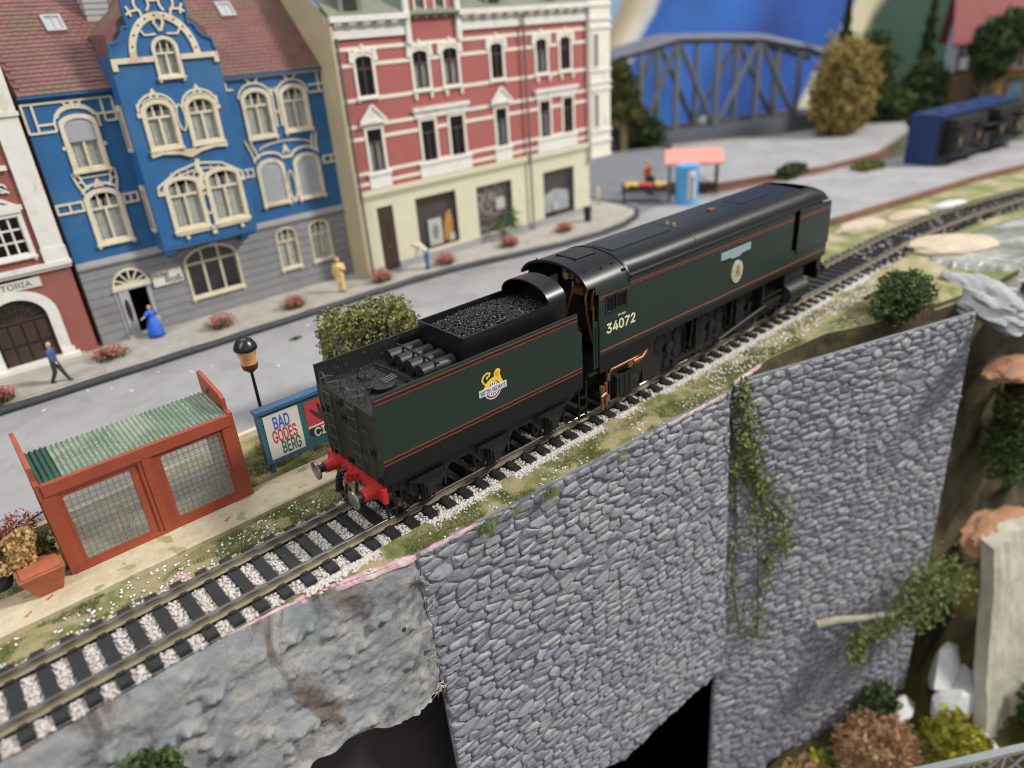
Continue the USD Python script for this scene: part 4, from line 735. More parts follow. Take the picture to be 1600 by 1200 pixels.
# ================================================================ LOCOMOTIVE
LO = thing('steam_locomotive', 'dark green streamlined steam locomotive with black roof and number 34072 on its cab', 'steam locomotive', (91.4, 0, 0))
XC, XF = 91.4, 254.0
for y in (-W, W):
    s = math.copysign(1, y)
    hole = rect(95.0, 105.9, 41.6, 47.9)
    sidep = Polygon([(XC, 26.2), (XF, 25.4), (252.4, 50.2), (236, 51.4), (108, 51.4), (108, 49.9), (XC, 49.9)]).difference(hole)
    obj('side_casing', MB().poly(sidep, y, y - s * 0.5, 'y'), M['loco_green'], LO)
    obj('lower_casing', MB().poly([(XC, 19.4), (120, 19.4), (123.5, 23.2), (XF, 23.6), (XF, 25.4), (XC, 26.2)], y, y - s * 0.5, 'y'), M['loco_black'], LO)
    wf_ = obj('cab_window', MB().poly(rect(94.6, 106.3, 41.2, 48.2).difference(rect(95.3, 105.6, 41.9, 47.6)), y + s * 0.18, y - s * .5, 'y').box(100.2, 100.7, y - .3 * s, y + s * .1, 41.9, 47.6), M['frame_black'], LO)
    obj('pane', MB().box(95.3, 105.6, y - s * .25, y - s * .35, 41.9, 47.6), M['smoke_glass'], wf_)
    obj('sliding_sash', MB().poly(rect(99.0, 105.6, 41.9, 47.6).difference(rect(99.6, 105.0, 42.4, 47.1)), y - s * .12, y - s * .24, 'y'), M['loco_black'], wf_)
    for x0, x1, z, dz in ((XC + .2, 107.6, 48.0, -0.2), (108.2, 252.5, 49.2, -1.6)):
        for o0, o1, mt, ot in ((.24, .48, 'lining_red', .06), (-.48, -.24, 'lining_red', .06), (-.24, .24, 'lining_dark', .05)): obj('lining_strip', strip(y, x0, x1, z + o0, z + o1, ot, dz), M[mt], LO)
    obj('lining_strip', strip(y, XC + .2, XF - .2, 27.75, 28.2, .06, -1.2), M['lining_red'], LO)
    obj('ledge', MB().box(108, 250, y - s * 1.6, y + s * 0.25, 51.4, 52.2), M['roof_black'], LO)
    for k in range(5):
        x = 118 + k * 5.5; obj('rivet_hole', MB().cyl((x, y, 50.6), (x, y + s * .12, 50.6), .42, n=8), M['frame_black'], LO)
    b = MB()
    for zz in np.arange(20.5, 49, 1.25):
        for xx in (92.0, 93.4): b.box(xx - .09, xx + .09, y, y + s * .07, zz - .09, zz + .09)
    for xx in np.arange(107, 122, 1.25): b.box(xx - .09, xx + .09, y, y + s * .07, 24.3, 24.5)
    for zz in np.arange(21, 49, 1.25): b.box(107.0, 107.18, y, y + s * .07, zz - .09, zz + .09)
    obj('rivets', b, M['loco_green'], LO, kind='stuff')
    # smoke deflector: a sheet standing just proud, with an open slot behind it
    obj('smoke_deflector', MB().poly([(224, 33), (224.6, 31.5), (253.6, 30.4), (252.2, 50.4), (224, 51.6)], y + s * 0.75, y + s * 0.3, 'y'), M['loco_green'], LO)
    for o0, o1, mt, ot in ((.22, .5, 'lining_red', .06), (-.5, -.22, 'lining_red', .06)): obj('lining_strip', strip(y + s * .75, 224.3, 252.3, 47.9 + o0, 47.9 + o1, ot, -.35), M[mt], LO)
    obj('deflector_slot', MB().box(220.6, 224, y, y + s * .1, 33.5, 51), M['void'], LO)
    # cab doors and handrails at the rear edge
    obj('cab_door', MB().box(88.8, 91.2, y - s * .9, y - s * .4, 22, 40), M['loco_green'], LO)
    obj('handrail', MB().tube([(90.9, y + s * .5, 23), (90.9, y + s * .5, 38.5)], .28, 6), M['frame_black'], LO, 50)
# roof of the casing, with the long hole round the chimney
half = [(15.4, 51.6), (15.2, 53.2), (14.3, 55.0), (12.6, 56.6), (10.2, 57.5), (6.0, 58.0), (0, 58.2)]
prof = half + [(-y, z) for y, z in half[-2::-1]]
xs = np.concatenate([[108], np.linspace(112, 232, 13), [236, 240, 246, 249, 251.5, 253]])
dr = lambda x: 0 if x < 240 else 3.2 * ((x - 240) / 13) ** 2
G = np.array([[(x, y * (1 - 0.0012 * max(0, x - 225)), z - dr(x) * (z - 50) / 8) for y, z in prof] for x in xs])
roof = MB(); ny = len(prof)
cells = [(i, j) for i in range(len(xs) - 1) for j in range(ny - 1)]
hole_cells = lambda i, j: 235.5 <= xs[i] and xs[i + 1] <= 249.5 and 4 <= j <= ny - 6
V_ = G.reshape(-1, 3); F_ = np.array([(i * ny + j, i * ny + j + 1, (i + 1) * ny + j + 1, (i + 1) * ny + j) for i, j in cells if not hole_cells(i, j)])
roof.add(V_, F_); roof.add(V_ - [0, 0, .5], F_[:, ::-1])
obj('roof_casing', roof, M['roof_black'], LO, 40)
obj('roof_end', MB().poly(Polygon(prof), 107.7, 108.1, 'x').poly(Polygon([(y * .97, z - 3.2 * (z - 50) / 8) for y, z in prof]), 252.6, 253.0, 'x'), M['roof_black'], LO)
obj('chimney', MB().cyl((242, 0, 46), (242, 0, 54.5), 3.2, 2.8, 18).box(236, 249, -9, 9, 47.5, 48.0), M['pale_gold'] if False else mat('soot_grey', (0.20, 0.19, 0.17), 0.7, 0.2, 3), LO, 40)
for x in (150, 190): obj('roof_seam', MB().grid(np.array([[(x + d, y * 1.006, z + .08) for y, z in prof] for d in (-.25, .25)])), M['frame_black'], LO)
obj('roof_panel', MB().box(112, 146, -5.2, 5.2, 58.0, 58.35), M['roof_black'], LO); obj('roof_panel', MB().box(196, 222, -4.6, 4.6, 57.9, 58.3), M['roof_black'], LO)
for y in (-1.6, 1.6): obj('safety_valve', MB().cyl((152.8, y, 57.8), (152.8, y, 59.0), .95, .7, 12), M['brass'], LO, 40)
obj('whistle', MB().box(178.5, 182.5, -1.2, 1.0, 57.9, 58.8), M['copper'], LO)
# cab roof: a thin arched sheet, green low down, black above
t = np.linspace(0, np.pi, 33)
outer = [(W * math.cos(a), 49.9 + 9.6 * math.sin(a) ** 0.85) for a in t]; inner = [((W - .6) * math.cos(a), 49.9 + 9.0 * math.sin(a) ** .85) for a in t]
arcp = Polygon(outer + inner[::-1])
obj('cab_roof', MB().poly(arcp.intersection(sbox(-30, 52.6, 30, 70)), 86.0, 108.3, 'x'), M['roof_black'], LO, 35)
pieces('cab_roof_side', arcp.intersection(sbox(-30, 40, 30, 52.6)), XC - 1.5, 108.3, 'x', M['loco_green'], LO)
rib = Polygon([(y * 1.012, 49.9 + (z - 49.9) * 1.03) for y, z in outer] + outer[::-1])
obj('roof_rib', MB().poly(rib.intersection(sbox(-30, 53, 30, 70)), 86.0, 86.7, 'x'), M['roof_black'], LO, 35); obj('roof_rib', MB().poly(rib, 106.9, 107.6, 'x'), M['roof_black'], LO, 35)
obj('roof_ventilator', MB().box(93, 103, -5, 5, 59.2, 59.75), M['roof_black'], LO)
for x, y in ((90, 12.0), (90, -11.8), (97, -13.0), (103, -12.6)): obj('roof_eye', MB().cyl((x, y, 55.5), (x, y, 57.6), .35, n=6), M['frame_black'], LO)
# inside the cab
obj('backhead', MB().box(105, 107, -15.8, 15.8, 20, 55).cyl((104.9, 0, 38), (100.5, 0, 38), 9.5, 9.0, 22), M['frame_black'], LO, 40)
obj('cab_floor', MB().box(86.5, 107, -16.2, 16.2, 19.6, 20.6).box(84, 90, -12, 12, 20.7, 22.0), M['frame_black'], LO)
obj('front_window', MB().box(104.4, 104.8, 7.5, 13.5, 46.5, 52.0), mat('pale_pane', (0.55, 0.55, 0.53), 0.3, 0.1, 3), LO)
b = MB(); b.tube([(99.8, -4, 46), (97.5, -5, 44), (96.5, -6.5, 38), (97, -8, 30), (98, -9, 24)], .55, 8); b.tube([(99.5, 3, 48), (98, 2, 45), (97, 4, 38), (98, 6, 28)], .5, 8); b.tube([(99.5, -8, 50), (97.5, -8.5, 45), (97.5, -8.0, 40)], .5, 8)
b.box(97.5, 99.6, -3.5, 1.5, 44.5, 47.0); b.cyl((99.5, -1, 50), (97.6, -1, 50), 1.4, n=14); b.tube([(93.5, -12.5, 44), (93.2, -12.8, 36), (94, -13, 30)], .5, 8)
obj('copper_pipes', b, M['copper'], LO, 50)
obj('gauges', MB().cyl((99.8, 6, 50), (98.6, 6, 50), 1.6, n=14).cyl((99.8, -6, 51), (98.6, -6, 51), 1.4, n=14), M['brass'], LO, 40)
obj('seat', MB().box(96, 101, 9.5, 15, 30, 32).box(96, 101, -15, -9.5, 30, 32), M['hut_brown'], LO)
# number, nameplate, badge
v, f = text('34072', 3.5, 15.6, True, 0.08); obj('number', MB().add(v, f, FRONT, (95.2, -W, 33.9)), M['cream_digit'], LO)
v, f = text('7P 5FA', 0.75, 4.2, True, 0.06); obj('power_class', MB().add(v, f, FRONT, (101.3, -W, 38.7)), M['cream_digit'], LO)
NP = Polygon([(164.0, 43.2), (170.5, 43.0), (172.0, 42.2), (177.5, 42.2), (179.0, 43.1), (185.2, 43.2), (185.2, 46.1), (164.0, 46.1)])
npb = obj('nameplate', MB().poly(NP, -W - .0, -W - .45, 'y'), M['plate_blue'], LO)
BXc, BZc = 176.3, 35.6
bd = obj('badge', MB().poly(affinity.scale(Point(BXc, BZc).buffer(4.8, 20), 0.82, 1), -W, -W - .5, 'y'), M['pale_gold'], LO)
obj('badge_field', MB().poly(affinity.scale(Point(BXc, BZc).buffer(4.0, 20), 0.82, 1), -W - .5, -W - .58, 'y'), mat('badge_grey', (0.36, 0.38, 0.28), 0.5, 0.2, 1.5), bd)
obj('badge_figure', MB().poly(unary_union([ln([(BXc - 1.2, BZc - 2), (BXc, BZc + 2.4), (BXc + 1.2, BZc - 2)], 1.0), ln([(BXc - 1.5, BZc + .4), (BXc + 1.6, BZc + .6)], .8)]), -W - .58, -W - .66, 'y'), M['brass'], bd)
# running gear
for c in (139, 168.6, 198.2):
    for y in (-11.4, 9.4): obj('driving_wheel', driver(c, 12.2, y), M['frame_black'], LO)
for y in (-11.3, 9.3): obj('trailing_wheel', spoked(112.5, 7.2, y, 10), M['frame_black'], LO)
for c in (218, 243):
    for y in (-11.3, 9.3): obj('bogie_wheel', spoked(c, 6.2, y, 10), M['frame_black'], LO)
obj('main_frame', MB().box(100, 250, -7, 7, 9, 26).box(100, 252, -16, 16, 22.5, 25), M['frame_black'], LO)
for y in (-14.4, 14.4):
    s = math.copysign(1, y)
    obj('coupling_rod', MB().box(138, 199.2, y, y - s * .8, 5.6, 7.2).cyl((139, y + s * .4, 6.4), (139, y - s * 1.4, 6.4), 1.5).cyl((168.6, y + s * .6, 6.4), (168.6, y - s * 1.4, 6.4), 1.9).cyl((198.2, y + s * .4, 6.4), (198.2, y - s * 1.4, 6.4), 1.5), M['rod_steel'], LO, 40)
    obj('connecting_rod', MB().tube([(168.6, y + s * 1.1, 6.4), (205, y + s * 1.1, 11.2)], .7, 6).box(203, 222, y - s * .3, y + s * 1.3, 10.4, 12.4), M['rod_steel'], LO, 40)
    obj('cylinder', MB().cyl((221, y + s * .2, 11.6), (238, y + s * .2, 11.6), 4.6, n=22).box(221, 238, y - s * 3, y + s * .6, 11, 22), M['frame_black'], LO, 40)
    obj('slide_bar', MB().box(203, 222, y - s * .5, y + s * .6, 14.2, 15.1).box(203, 222, y - s * .5, y + s * .6, 8.6, 9.3).box(202, 203.4, y - s * 3, y + s * 1, 8, 22), M['rod_steel'], LO)
    for c in (154, 183.5): obj('brake_block', MB().box(c - .6, c + .6, y - s * 1.5, y + s * .2, 5, 18).box(c - .4, c + 1.6, y - s * 3, y - s * 1, 9, 14), M['frame_black'], LO)
    obj('sand_pipe', MB().tube([(152, y - s, 22), (151, y - s, 12), (152.5, y - s * 2.5, 2)], .45, 6).tube([(181, y - s, 22), (180.5, y - s, 12), (182, y - s * 2.5, 2)], .45, 6), M['frame_black'], LO, 50)
    obj('trailing_frame', MB().poly([(97, 20), (126, 20), (124, 13), (118, 10.5), (116, 4.5), (109, 4.5), (107, 10.5), (98, 12)], y, y - s * .7, 'y').box(110.2, 114.8, y, y + s * 1.4, 5, 10), M['frame_black'], LO)
    obj('ashpan', MB().box(119, 128, y - s * 4, y - s * .2, 4.5, 14), M['frame_black'], LO)
    bx_o = obj('battery_box', MB().box(101.6, 110.2, y - s * 1.5, y + s * 1.9, 5.8, 13.6).box(101.2, 110.6, y - s * 1.5, y + s * 2.1, 13.6, 14.4), M['frame_black'], LO)
    for x in (103.2, 106, 108.8): obj('box_rib', MB().box(x - .25, x + .25, y + s * 1.9, y + s * 2.2, 6, 13.4), M['frame_black'], bx_o)
    b = MB(); yy = y + s * 2.0
    b.tube([(96.6, yy, 14.8), (96.7, yy, 17.6), (98.2, yy, 18.6), (104, yy, 18.6), (112, yy, 18.7), (117, yy, 20.0), (120.5, yy - s, 22.6), (121.5, yy - s, 25)], .62, 8)
    b.tube([(108.5, yy, 17.2), (112.5, yy + .4 * s, 16.9), (117.5, yy + .2 * s, 18.4), (121.5, yy - s, 21.4), (122.5, yy - s, 25)], .6, 8); b.tube([(110, yy + .8 * s, 17.9), (115, yy + .8 * s, 18.0), (119, yy, 20.3), (122, yy - s, 24)], .55, 8)
    b.box(107.2, 109.4, yy - .9 * s, yy + .9 * s, 16.3, 18.9)
    obj('injector_pipe', b, M['copper'], LO, 50)
    b = MB(); b.cyl((93.2, yy, 3.6), (93.2, yy, 12.6), .62, n=10); b.cyl((95.2, yy, 5), (95.2, yy, 14.4), .62, n=10); b.cyl((93.2, yy, 11.8), (93.2, yy, 13.4), 1.0, n=10); b.tube([(92.2, yy + s * .5, 9.5), (94.4, yy + s * .4, 10.2), (96.8, yy, 8.0)], .6, 8); b.box(94.4, 96.6, yy - .8, yy + .8, 6.4, 8.2)
    obj('injector', b, M['copper'], LO, 40)
    st = obj('cab_step', MB().box(96.4, 97.0, y + s * 2, y + s * 2.5, 5, 20), M['loco_black'], LO)
b = MB(); b.box(252, 255.2, -15.5, 15.5, 11.6, 16.4); fb = obj('front_beam', b, M['loco_black'], LO)
for y in (-11.4, 11.4): obj('buffer', MB().cyl((255.2, y, 14), (260.5, y, 14), 1.8, n=16).cyl((260.5, y, 14), (262, y, 14), 3.0, n=20), M['frame_black'], LO, 40)
obj('smokebox_front', MB().cyl((249, 0, 37), (251.5, 0, 37), 13.2, 12.6, 32).box(247, 249, -16.4, 16.4, 24, 50), M['loco_black'], LO, 40)
obj('front_platform', MB().box(249, 255, -16.2, 16.2, 23.2, 24.2).poly([(251, 16.4), (255, 16.4), (255, 23.2), (251, 23.2)], -15, 15, 'y'), M['loco_black'], LO)
# ================================================================ BUILDINGS
def win(T, x0, x1, z0, z1, y, rise=0.0, fw=1.1, trim='cream_trim', muntins=1, transom=0.68, top_bars=2, sash=None, curtain=True, out=0.9, sill=True, glassm='dark_glass', bar=0.42, shut=None, name='window', label=None):
    """One window of a front at y: surround, glazing bars, pane, curtains, sill. Returns the hole it needs."""
    hole = arch(x0, x1, z0, z1, rise)
    ring = arch(x0 - fw, x1 + fw, z0 - fw * .6, z1 + fw, rise + fw * .4 if rise else 0).difference(hole)
    w = obj(name, MB().poly(ring, y - out, y + 0.4, 'y'), M[trim], T, **({'label': label} if label else {}))
    xm = np.linspace(x0, x1, muntins + 2)[1:-1]; zt = z0 + (z1 - z0) * transom
    bars = [rect(x - bar, x + bar, z0, zt if top_bars != muntins else z1) for x in xm]
    if transom < 1: bars.append(rect(x0, x1, zt - bar, zt + bar))
    if top_bars: bars += [rect(x - bar * .7, x + bar * .7, zt, z1) for x in np.linspace(x0, x1, top_bars + 2)[1:-1]]
    bars.append(hole.difference(hole.buffer(-bar)))
    obj('sash', MB().poly(unary_union(bars).intersection(hole), y + .1, y + .7, 'y'), M[sash or trim], w)
    if shut is not None and shut <= 0: pass
    else: obj('pane', MB().poly(hole, y + .75, y + .9, 'y'), M[glassm], w)
    if curtain:
        zt2 = z1 - rise * .8 if trim == 'cream_trim' else zt
        for a, b in ((x0, x0 + (x1 - x0) * .46), (x1 - (x1 - x0) * .46, x1)):
            cx = np.linspace(a, b, 9); c = np.array([[(x, y + 1.6 + .22 * (-1) ** i, z) for i, x in enumerate(cx)] for z in (z0, zt2)]); obj('curtain', MB().grid(c), M['curtain'], w)
    if shut is not None:
        zs = z0 + (z1 - z0) * shut; sp = hole.intersection(rect(x0, x1, zs, z1 + 5)); sh = obj('roller_shutter', MB().poly(sp, y - .25, y + .05, 'y'), M['shutter'], w)
        b = MB()
        for z in np.arange(zs + .5, z1, 1.15): b.box(x0 + .1, x1 - .1, y - .38, y - .25, z, z + .75) if z < z1 - rise * .6 else None
        if b.v: obj('slats', b, M['shutter'], sh, kind='stuff')
    if sill: obj('sill', MB().box(x0 - fw - .5, x1 + fw + .5, y - out - .9, y - .05, z0 - fw * .6 - 1.0, z0 - fw * .6).box(x0 - fw, x0 - fw + 1.2, y - out - .5, y - .05, z0 - fw * .6 - 2.1, z0 - fw * .6 - 1.0).box(x1 + fw - 1.2, x1 + fw, y - out - .5, y - .05, z0 - fw * .6 - 2.1, z0 - fw * .6 - 1.0), M[trim], w)
    return arch(x0 - .15, x1 + .15, z0 - .15, z1 + .15, rise)

# ---------------------------------------------------------------- blue house
BH = thing('town_house', 'blue and grey town house with cream art nouveau window frames and curved gable', 'house', (55, 224, 0), group='houses along the street')
YB, YG = 224.0, 212.0
H = []
H.append(win(BH, -6.2, 6.2, 86.5, 108.5, YB, 3.2, 1.9, bar=.5, shut=0.54, label='window with its grey roller shutter half down'))
H.append(win(BH, -6.2, 7.0, 51.5, 74.5, YB, 4.0, 1.9, bar=.52))
H.append(win(BH, 80.6, 93.4, 89, 111, YB, 4.5, 1.9, bar=.52)); H.append(win(BH, 102.2, 115.2, 90, 111, YB, 4.5, 1.9, bar=.52))
H.append(win(BH, 81.0, 93.6, 53.2, 74.5, YB, 4.5, 1.9, shut=0.0, curtain=False, label='window closed by a grey roller shutter')); H.append(win(BH, 102.8, 115.6, 53, 74.5, YB, 4.5, 1.9, shut=0.0, curtain=False, label='window closed by a grey roller shutter'))
upper = rect(-20.5, 131.5, 43.5, 119).difference(unary_union(H)).difference(rect(19.5, 66.5, 43.5, 119))
pieces('upper_wall', upper, YB, YB + 2, 'y', M['blue_wall'], BH)
GH = []
GH.append(win(BH, 29.5, 57, 12.0, 37.5, YB, 6.8, 0.9, muntins=2, transom=.70, top_bars=2, curtain=False, out=.5, bar=.55))
for x0, x1 in ((82.3, 93.6), (103.2, 115.2)): GH.append(win(BH, x0, x1, 14.5, 37.0, YB, 4.0, 0.8, out=.5))
door_hole = rect(-6.6, 7.4, 0.0, 25.5); fan = arch(-8.0, 9.6, 27.6, 36.0, 8.4)
lower = rect(-20.5, 131.5, 0, 43.5).difference(unary_union(GH + [door_hole, fan]))
obj('lower_wall', MB().poly(lower, YB + .4, YB + 2, 'y'), M['grey_wall'], BH)
for i in range(8):
    z = 1.4 + i * 4.65; st = lower.intersection(rect(-20.5, 131.5, z, z + 4.3)).buffer(-.02)
    pieces('stone_course', st, YB - .05, YB + .5, 'y', M['grey_wall'], BH)
pieces('base_course', lower.intersection(rect(-20.5, 131.5, 0, 1.2)), YB - .6, YB + .4, 'y', M['grey_wall'], BH)
obj('string_course', MB().poly(rect(-20.7, 131.7, 40.6, 43.4), YB - 1.3, YB - .05, 'y').poly(rect(-20.7, 131.7, 39.6, 40.6), YB - .7, YB - .05, 'y'), M['grey_light'], BH)
fr = obj('fanlight', MB().poly(fan.difference(arch(-6.9, 8.5, 28.6, 35.0, 6.4)).union(unary_union([ln([(0.8, 27.6), p], .7) for p in arc(.8, 28, 8, 7.4, 25, 155, 5)])).union(rect(-8.4, 10, 26.2, 28.4)), YB - .7, YB + .6, 'y'), M['cream_trim'], BH)
obj('pane', MB().poly(fan, YB + .9, YB + 1.1, 'y'), M['dark_glass'], fr)
obj('door_frame', MB().poly(rect(-8.2, 9.0, 0, 26.2).difference(door_hole), YB - .5, YB + .6, 'y').box(-9, 10, YB - 1.4, YB + .6, 25.5, 26.2), M['grey_light'], BH)
d = obj('door', MB().box(-6.6, -5.6, YB - 1.2, YB + 6, .4, 25.2).box(-6.6, -1.8, YB - 1.3, YB - .7, .4, 25.2), M['grey_light'], BH)
obj('door_panel', MB().poly(affinity.scale(Point(-4.2, 15).buffer(1), 1.2, 6), YB - 1.5, YB - 1.2, 'y'), M['door_dark'], d)
obj('doorway_dark', MB().box(-1.6, 7.6, YB + 3.5, YB + 4, 0, 26), M['void'], BH)
obj('doorstep', MB().box(-8, 9, YB - 3.0, YB + 3, 0, 1.2), M['pavement'], BH)
sg = obj('wall_sign', MB().box(10.8, 26.8, YB - .9, YB - .06, 22.6, 30.8), M['paper'], BH)
obj('sign_border', MB().poly(rect(10.8, 26.8, 22.6, 30.8).difference(rect(11.1, 26.5, 22.9, 30.5)), YB - .98, YB - .9, 'y'), M['ink'], sg)
v, f = text('Hotel', 2.6, 8.0, True); obj('lettering', MB().add(v, f, FRONT, (11.6, YB - .9, 27.5)), M['ink'], sg)
v, f = text('Roß', 3.2, 8.4, True); obj('lettering', MB().add(v, f, FRONT, (17.3, YB - .9, 23.8)), M['ink'], sg)
# the bay and its gable
BHoles = []
for x0, x1 in ((26.8, 38.8), (47.0, 59.6)): BHoles.append(win(BH, x0, x1, 92.0, 111.5, YG, 4.2, 1.8, bar=.52))
for x0, x1, hi in ((27.5, 42.0, 75.5), (48.0, 63.2, 76.5)): BHoles.append(win(BH, x0, x1, 52.2, hi, YG, 3.5, 1.8, bar=.52, muntins=1, top_bars=2))
BHoles.append(win(BH, 38.8, 48.2, 123.2, 138.5, YG, 4.7, 1.4, top_bars=2, transom=.62))
gab = [(18.2, 44), (68, 44), (68, 132.5), (67.2, 134.5), (66.9, 138.0), (64.8, 138.6), (62.5, 139.6), (60.6, 142.2), (60.0, 144.8), (57.4, 145.0), (57.8, 151), (57.2, 157), (55, 162), (51, 166), (46, 168.5), (43.5, 169), (41, 168.5), (36, 166), (32, 162), (29.8, 157), (29.2, 151), (29.6, 145.0), (27.0, 144.8), (26.2, 142.2), (24.2, 139.6), (21.6, 138.6), (19.4, 138), (19.1, 134.5), (18.2, 132.5)]
G0 = Polygon(gab)
obj('bay_front', MB().poly(G0.difference(unary_union(BHoles)), YG, YG + 2, 'y'), M['blue_wall'], BH)
obj('gable_edge', MB().poly(G0.difference(G0.buffer(-.9)).intersection(rect(0, 90, 132.7, 180)), YG - .8, YG - .02, 'y'), M['blue_wall'], BH)
for x in (18.2, 66.0): obj('bay_side', MB().poly([(YG + 2, 44), (YB, 44), (YB, 119), (YB + 10, 129), (YB + 14, 133), (YG + 2, 133)], x, x + 2, 'x'), M['blue_wall'], BH)
for z0, z1 in ((52, 75), (91, 112)):
    w = obj('side_window', MB().box(17.3, 18.2, YG + 3, YB - 2.5, z0, z1), M['cream_trim'], BH); obj('pane', MB().box(17.1, 17.3, YG + 4.2, YB - 3.8, z0 + 1.5, z1 - 2), M['dark_glass'], w)
obj('bay_floor', MB().box(18.4, 67.8, YG + .2, YB, 42.5, 44), M['blue_wall'], BH)
for x in (23.5, 62.5): obj('corbel', MB().poly([(YG + 1, 43), (YB - .1, 43), (YB - .1, 36.5), (YB - 3, 37), (YG + 4, 41)], x - 2, x + 2, 'x'), M['blue_wall'], BH)
for x in (21, 43, 65): obj('bracket_foot', MB().box(x - 2.2, x + 2.2, YG + 1.2, YG + 5, 40.6, 42.5), M['blue_wall'], BH)
obj('gable_back', MB().poly(G0.intersection(rect(0, 90, 119, 180)), YG + 2.1, YG + 2.5, 'y'), M['blue_wall'], BH)
dorm = MB().poly([(18.2, 119), (68, 119), (66, 142), (43, 160), (20, 142)], YG + 2.5, YB + 36, 'y'); obj('gable_roof', dorm, M['tile'], BH)
obj('back_wall', MB().box(-18.4, 129.4, YB + 9, YB + 10, 0.2, 118), M['interior'], BH)
# cream ornament, each run of plaster line a piece
def orn(polys, y, name='ornament', out=.75, m='cream_trim', par=None): return obj(name, MB().poly(unary_union(polys), y - out, y - .03, 'y'), M[m], par or BH)
L_ = lambda *p, w=.95: ln(list(p), w)
A_ = lambda cx, cz, rx, rz, a0, a1, w=.95: ln(arc(cx, cz, rx, rz, a0, a1), w)
lay = [L_((-20.4, 104), (-20.4, 116.2), (17.2, 116.2), (17.2, 106), (12.5, 106)), L_((-20.4, 104), (-9.6, 104)), L_((-16.4, 104), (-16.4, 116.2)), L_((-16.4, 107.2), (-9.2, 107.2)), L_((17.2, 109.4), (8.6, 109.4)), L_((12.3, 106), (12.3, 116.2)), A_(0, 106.5, 9.4, 8.0, 5, 175), A_(0, 109.4, 7.6, 3.9, 0, 180), L_((0, 113), (0, 116.2), w=1.5), L_((-1.6, 112.8), (-3.8, 116)), L_((1.6, 112.8), (3.8, 116)), L_((-9.4, 104), (-9.4, 108)), L_((9.2, 104), (9.2, 110))]
orn(lay, YB)
orn([L_((-9.4, 84.6), (-8.4, 79.6), (-6.4, 74)), L_((-6.8, 83.6), (-6.0, 80), (-4.2, 77)), L_((6.8, 83.6), (6.6, 80), (5.0, 77)), L_((9.4, 84.6), (9.2, 79.6), (7.6, 74)), L_((-6.4, 82.2), (6.6, 82.2), w=.6), L_((-8.6, 80.4), (-6.2, 80.4), w=.6), L_((9.2, 80.4), (6.6, 80.4), w=.6), A_(.4, 74.6, 7.8, 4.2, 5, 175, 1.1), L_((-.8, 78.4), (.3, 80.6), (1.4, 78.4), w=1.2), L_((-1.9, 78), (2.6, 78), w=1.4), L_((-8.5, 97), (-9.2, 95.5), w=1.3), L_((8.5, 97), (9.2, 95.5), w=1.3)], YB)
for a, b in ((-20.6, -8.6), (9.2, 16.6)): orn([rect(a, b, 67.2, 72.2).difference(rect(a + .9, b - .9, 68.1, 71.3)), rect((a + b) / 2 - .5, (a + b) / 2 + .5, 67.2, 72.2)], YB)
orn([L_((72.5, 113), (72.5, 118), (130.4, 118), (130.4, 107.4), (118.5, 107.4)), L_((125, 107.4), (125, 118)), L_((72.5, 113), (76, 113)), L_((118.6, 111.2), (130, 111.2)), A_(87, 107.5, 9.2, 7.6, 5, 175), A_(108.7, 107.5, 9.2, 7.6, 5, 175), L_((86, 114.4), (83.5, 118)), L_((88, 114.4), (90.5, 118)), L_((107.6, 114.4), (105, 118)), L_((109.6, 114.4), (112.4, 118)), L_((96.4, 92), (96.4, 112)), L_((99.4, 92), (99.4, 112)), A_(97.9, 105, 1.5, 6, 0, 360, .6)], YB)
orn([L_((78.6, 86.4), (81, 81), (82, 77)), L_((76.2, 87), (78.4, 81), (79.4, 76)), L_((118.4, 86.4), (117.0, 81), (117.2, 76)), L_((115.8, 86), (114.6, 81), (114.8, 77)), A_(98.4, 80.4, 16, 4.0, 15, 165, .7), A_(87.3, 75, 8.4, 4.6, 5, 175, 1.2), A_(109.2, 75, 8.4, 4.6, 5, 175, 1.2), L_((96.6, 78), (98.2, 82), (99.8, 78), w=1.3), A_(98.2, 60, 2.2, 8, 0, 360, .8), L_((96, 55), (98.2, 51), (100.4, 55), w=1.3), L_((95.4, 76), (101, 76), w=1.4)], YB)
for a, b in ((70.2, 77.6), (119.8, 130.6)): orn([rect(a, b, 68.4, 73).difference(rect(a + .9, b - .9, 69.3, 72.1)), rect((a + b) / 2 - .5, (a + b) / 2 + .5, 68.4, 73)], YB)
orn([A_(32.8, 108.6, 8.6, 7.2, 0, 180), A_(53.4, 108.6, 8.6, 7.2, 0, 180), A_(32.8, 110.6, 6.6, 3.4, 20, 160, .6), A_(53.4, 110.6, 6.6, 3.4, 20, 160, .6), L_((31, 114), (32.8, 117.6), (34.6, 114), w=1.1), L_((51.6, 114), (53.4, 117.6), (55.2, 114), w=1.1), L_((23.2, 107), (26, 107), w=2.0), L_((60.4, 107), (63, 107), w=2.0), A_(43, 104, 1.9, 6, 0, 360, .7), L_((24.2, 108.4), (24.2, 112)), L_((62, 108.4), (62, 112))], YG)
orn([L_((24.5, 88.4), (30, 89.4), (38, 88.2), (43, 86.2), (48, 88.2), (56, 89.4), (62, 88.6), w=1.7), L_((40, 88), (46, 88), w=2.6)], YG, 'sill', 1.5)
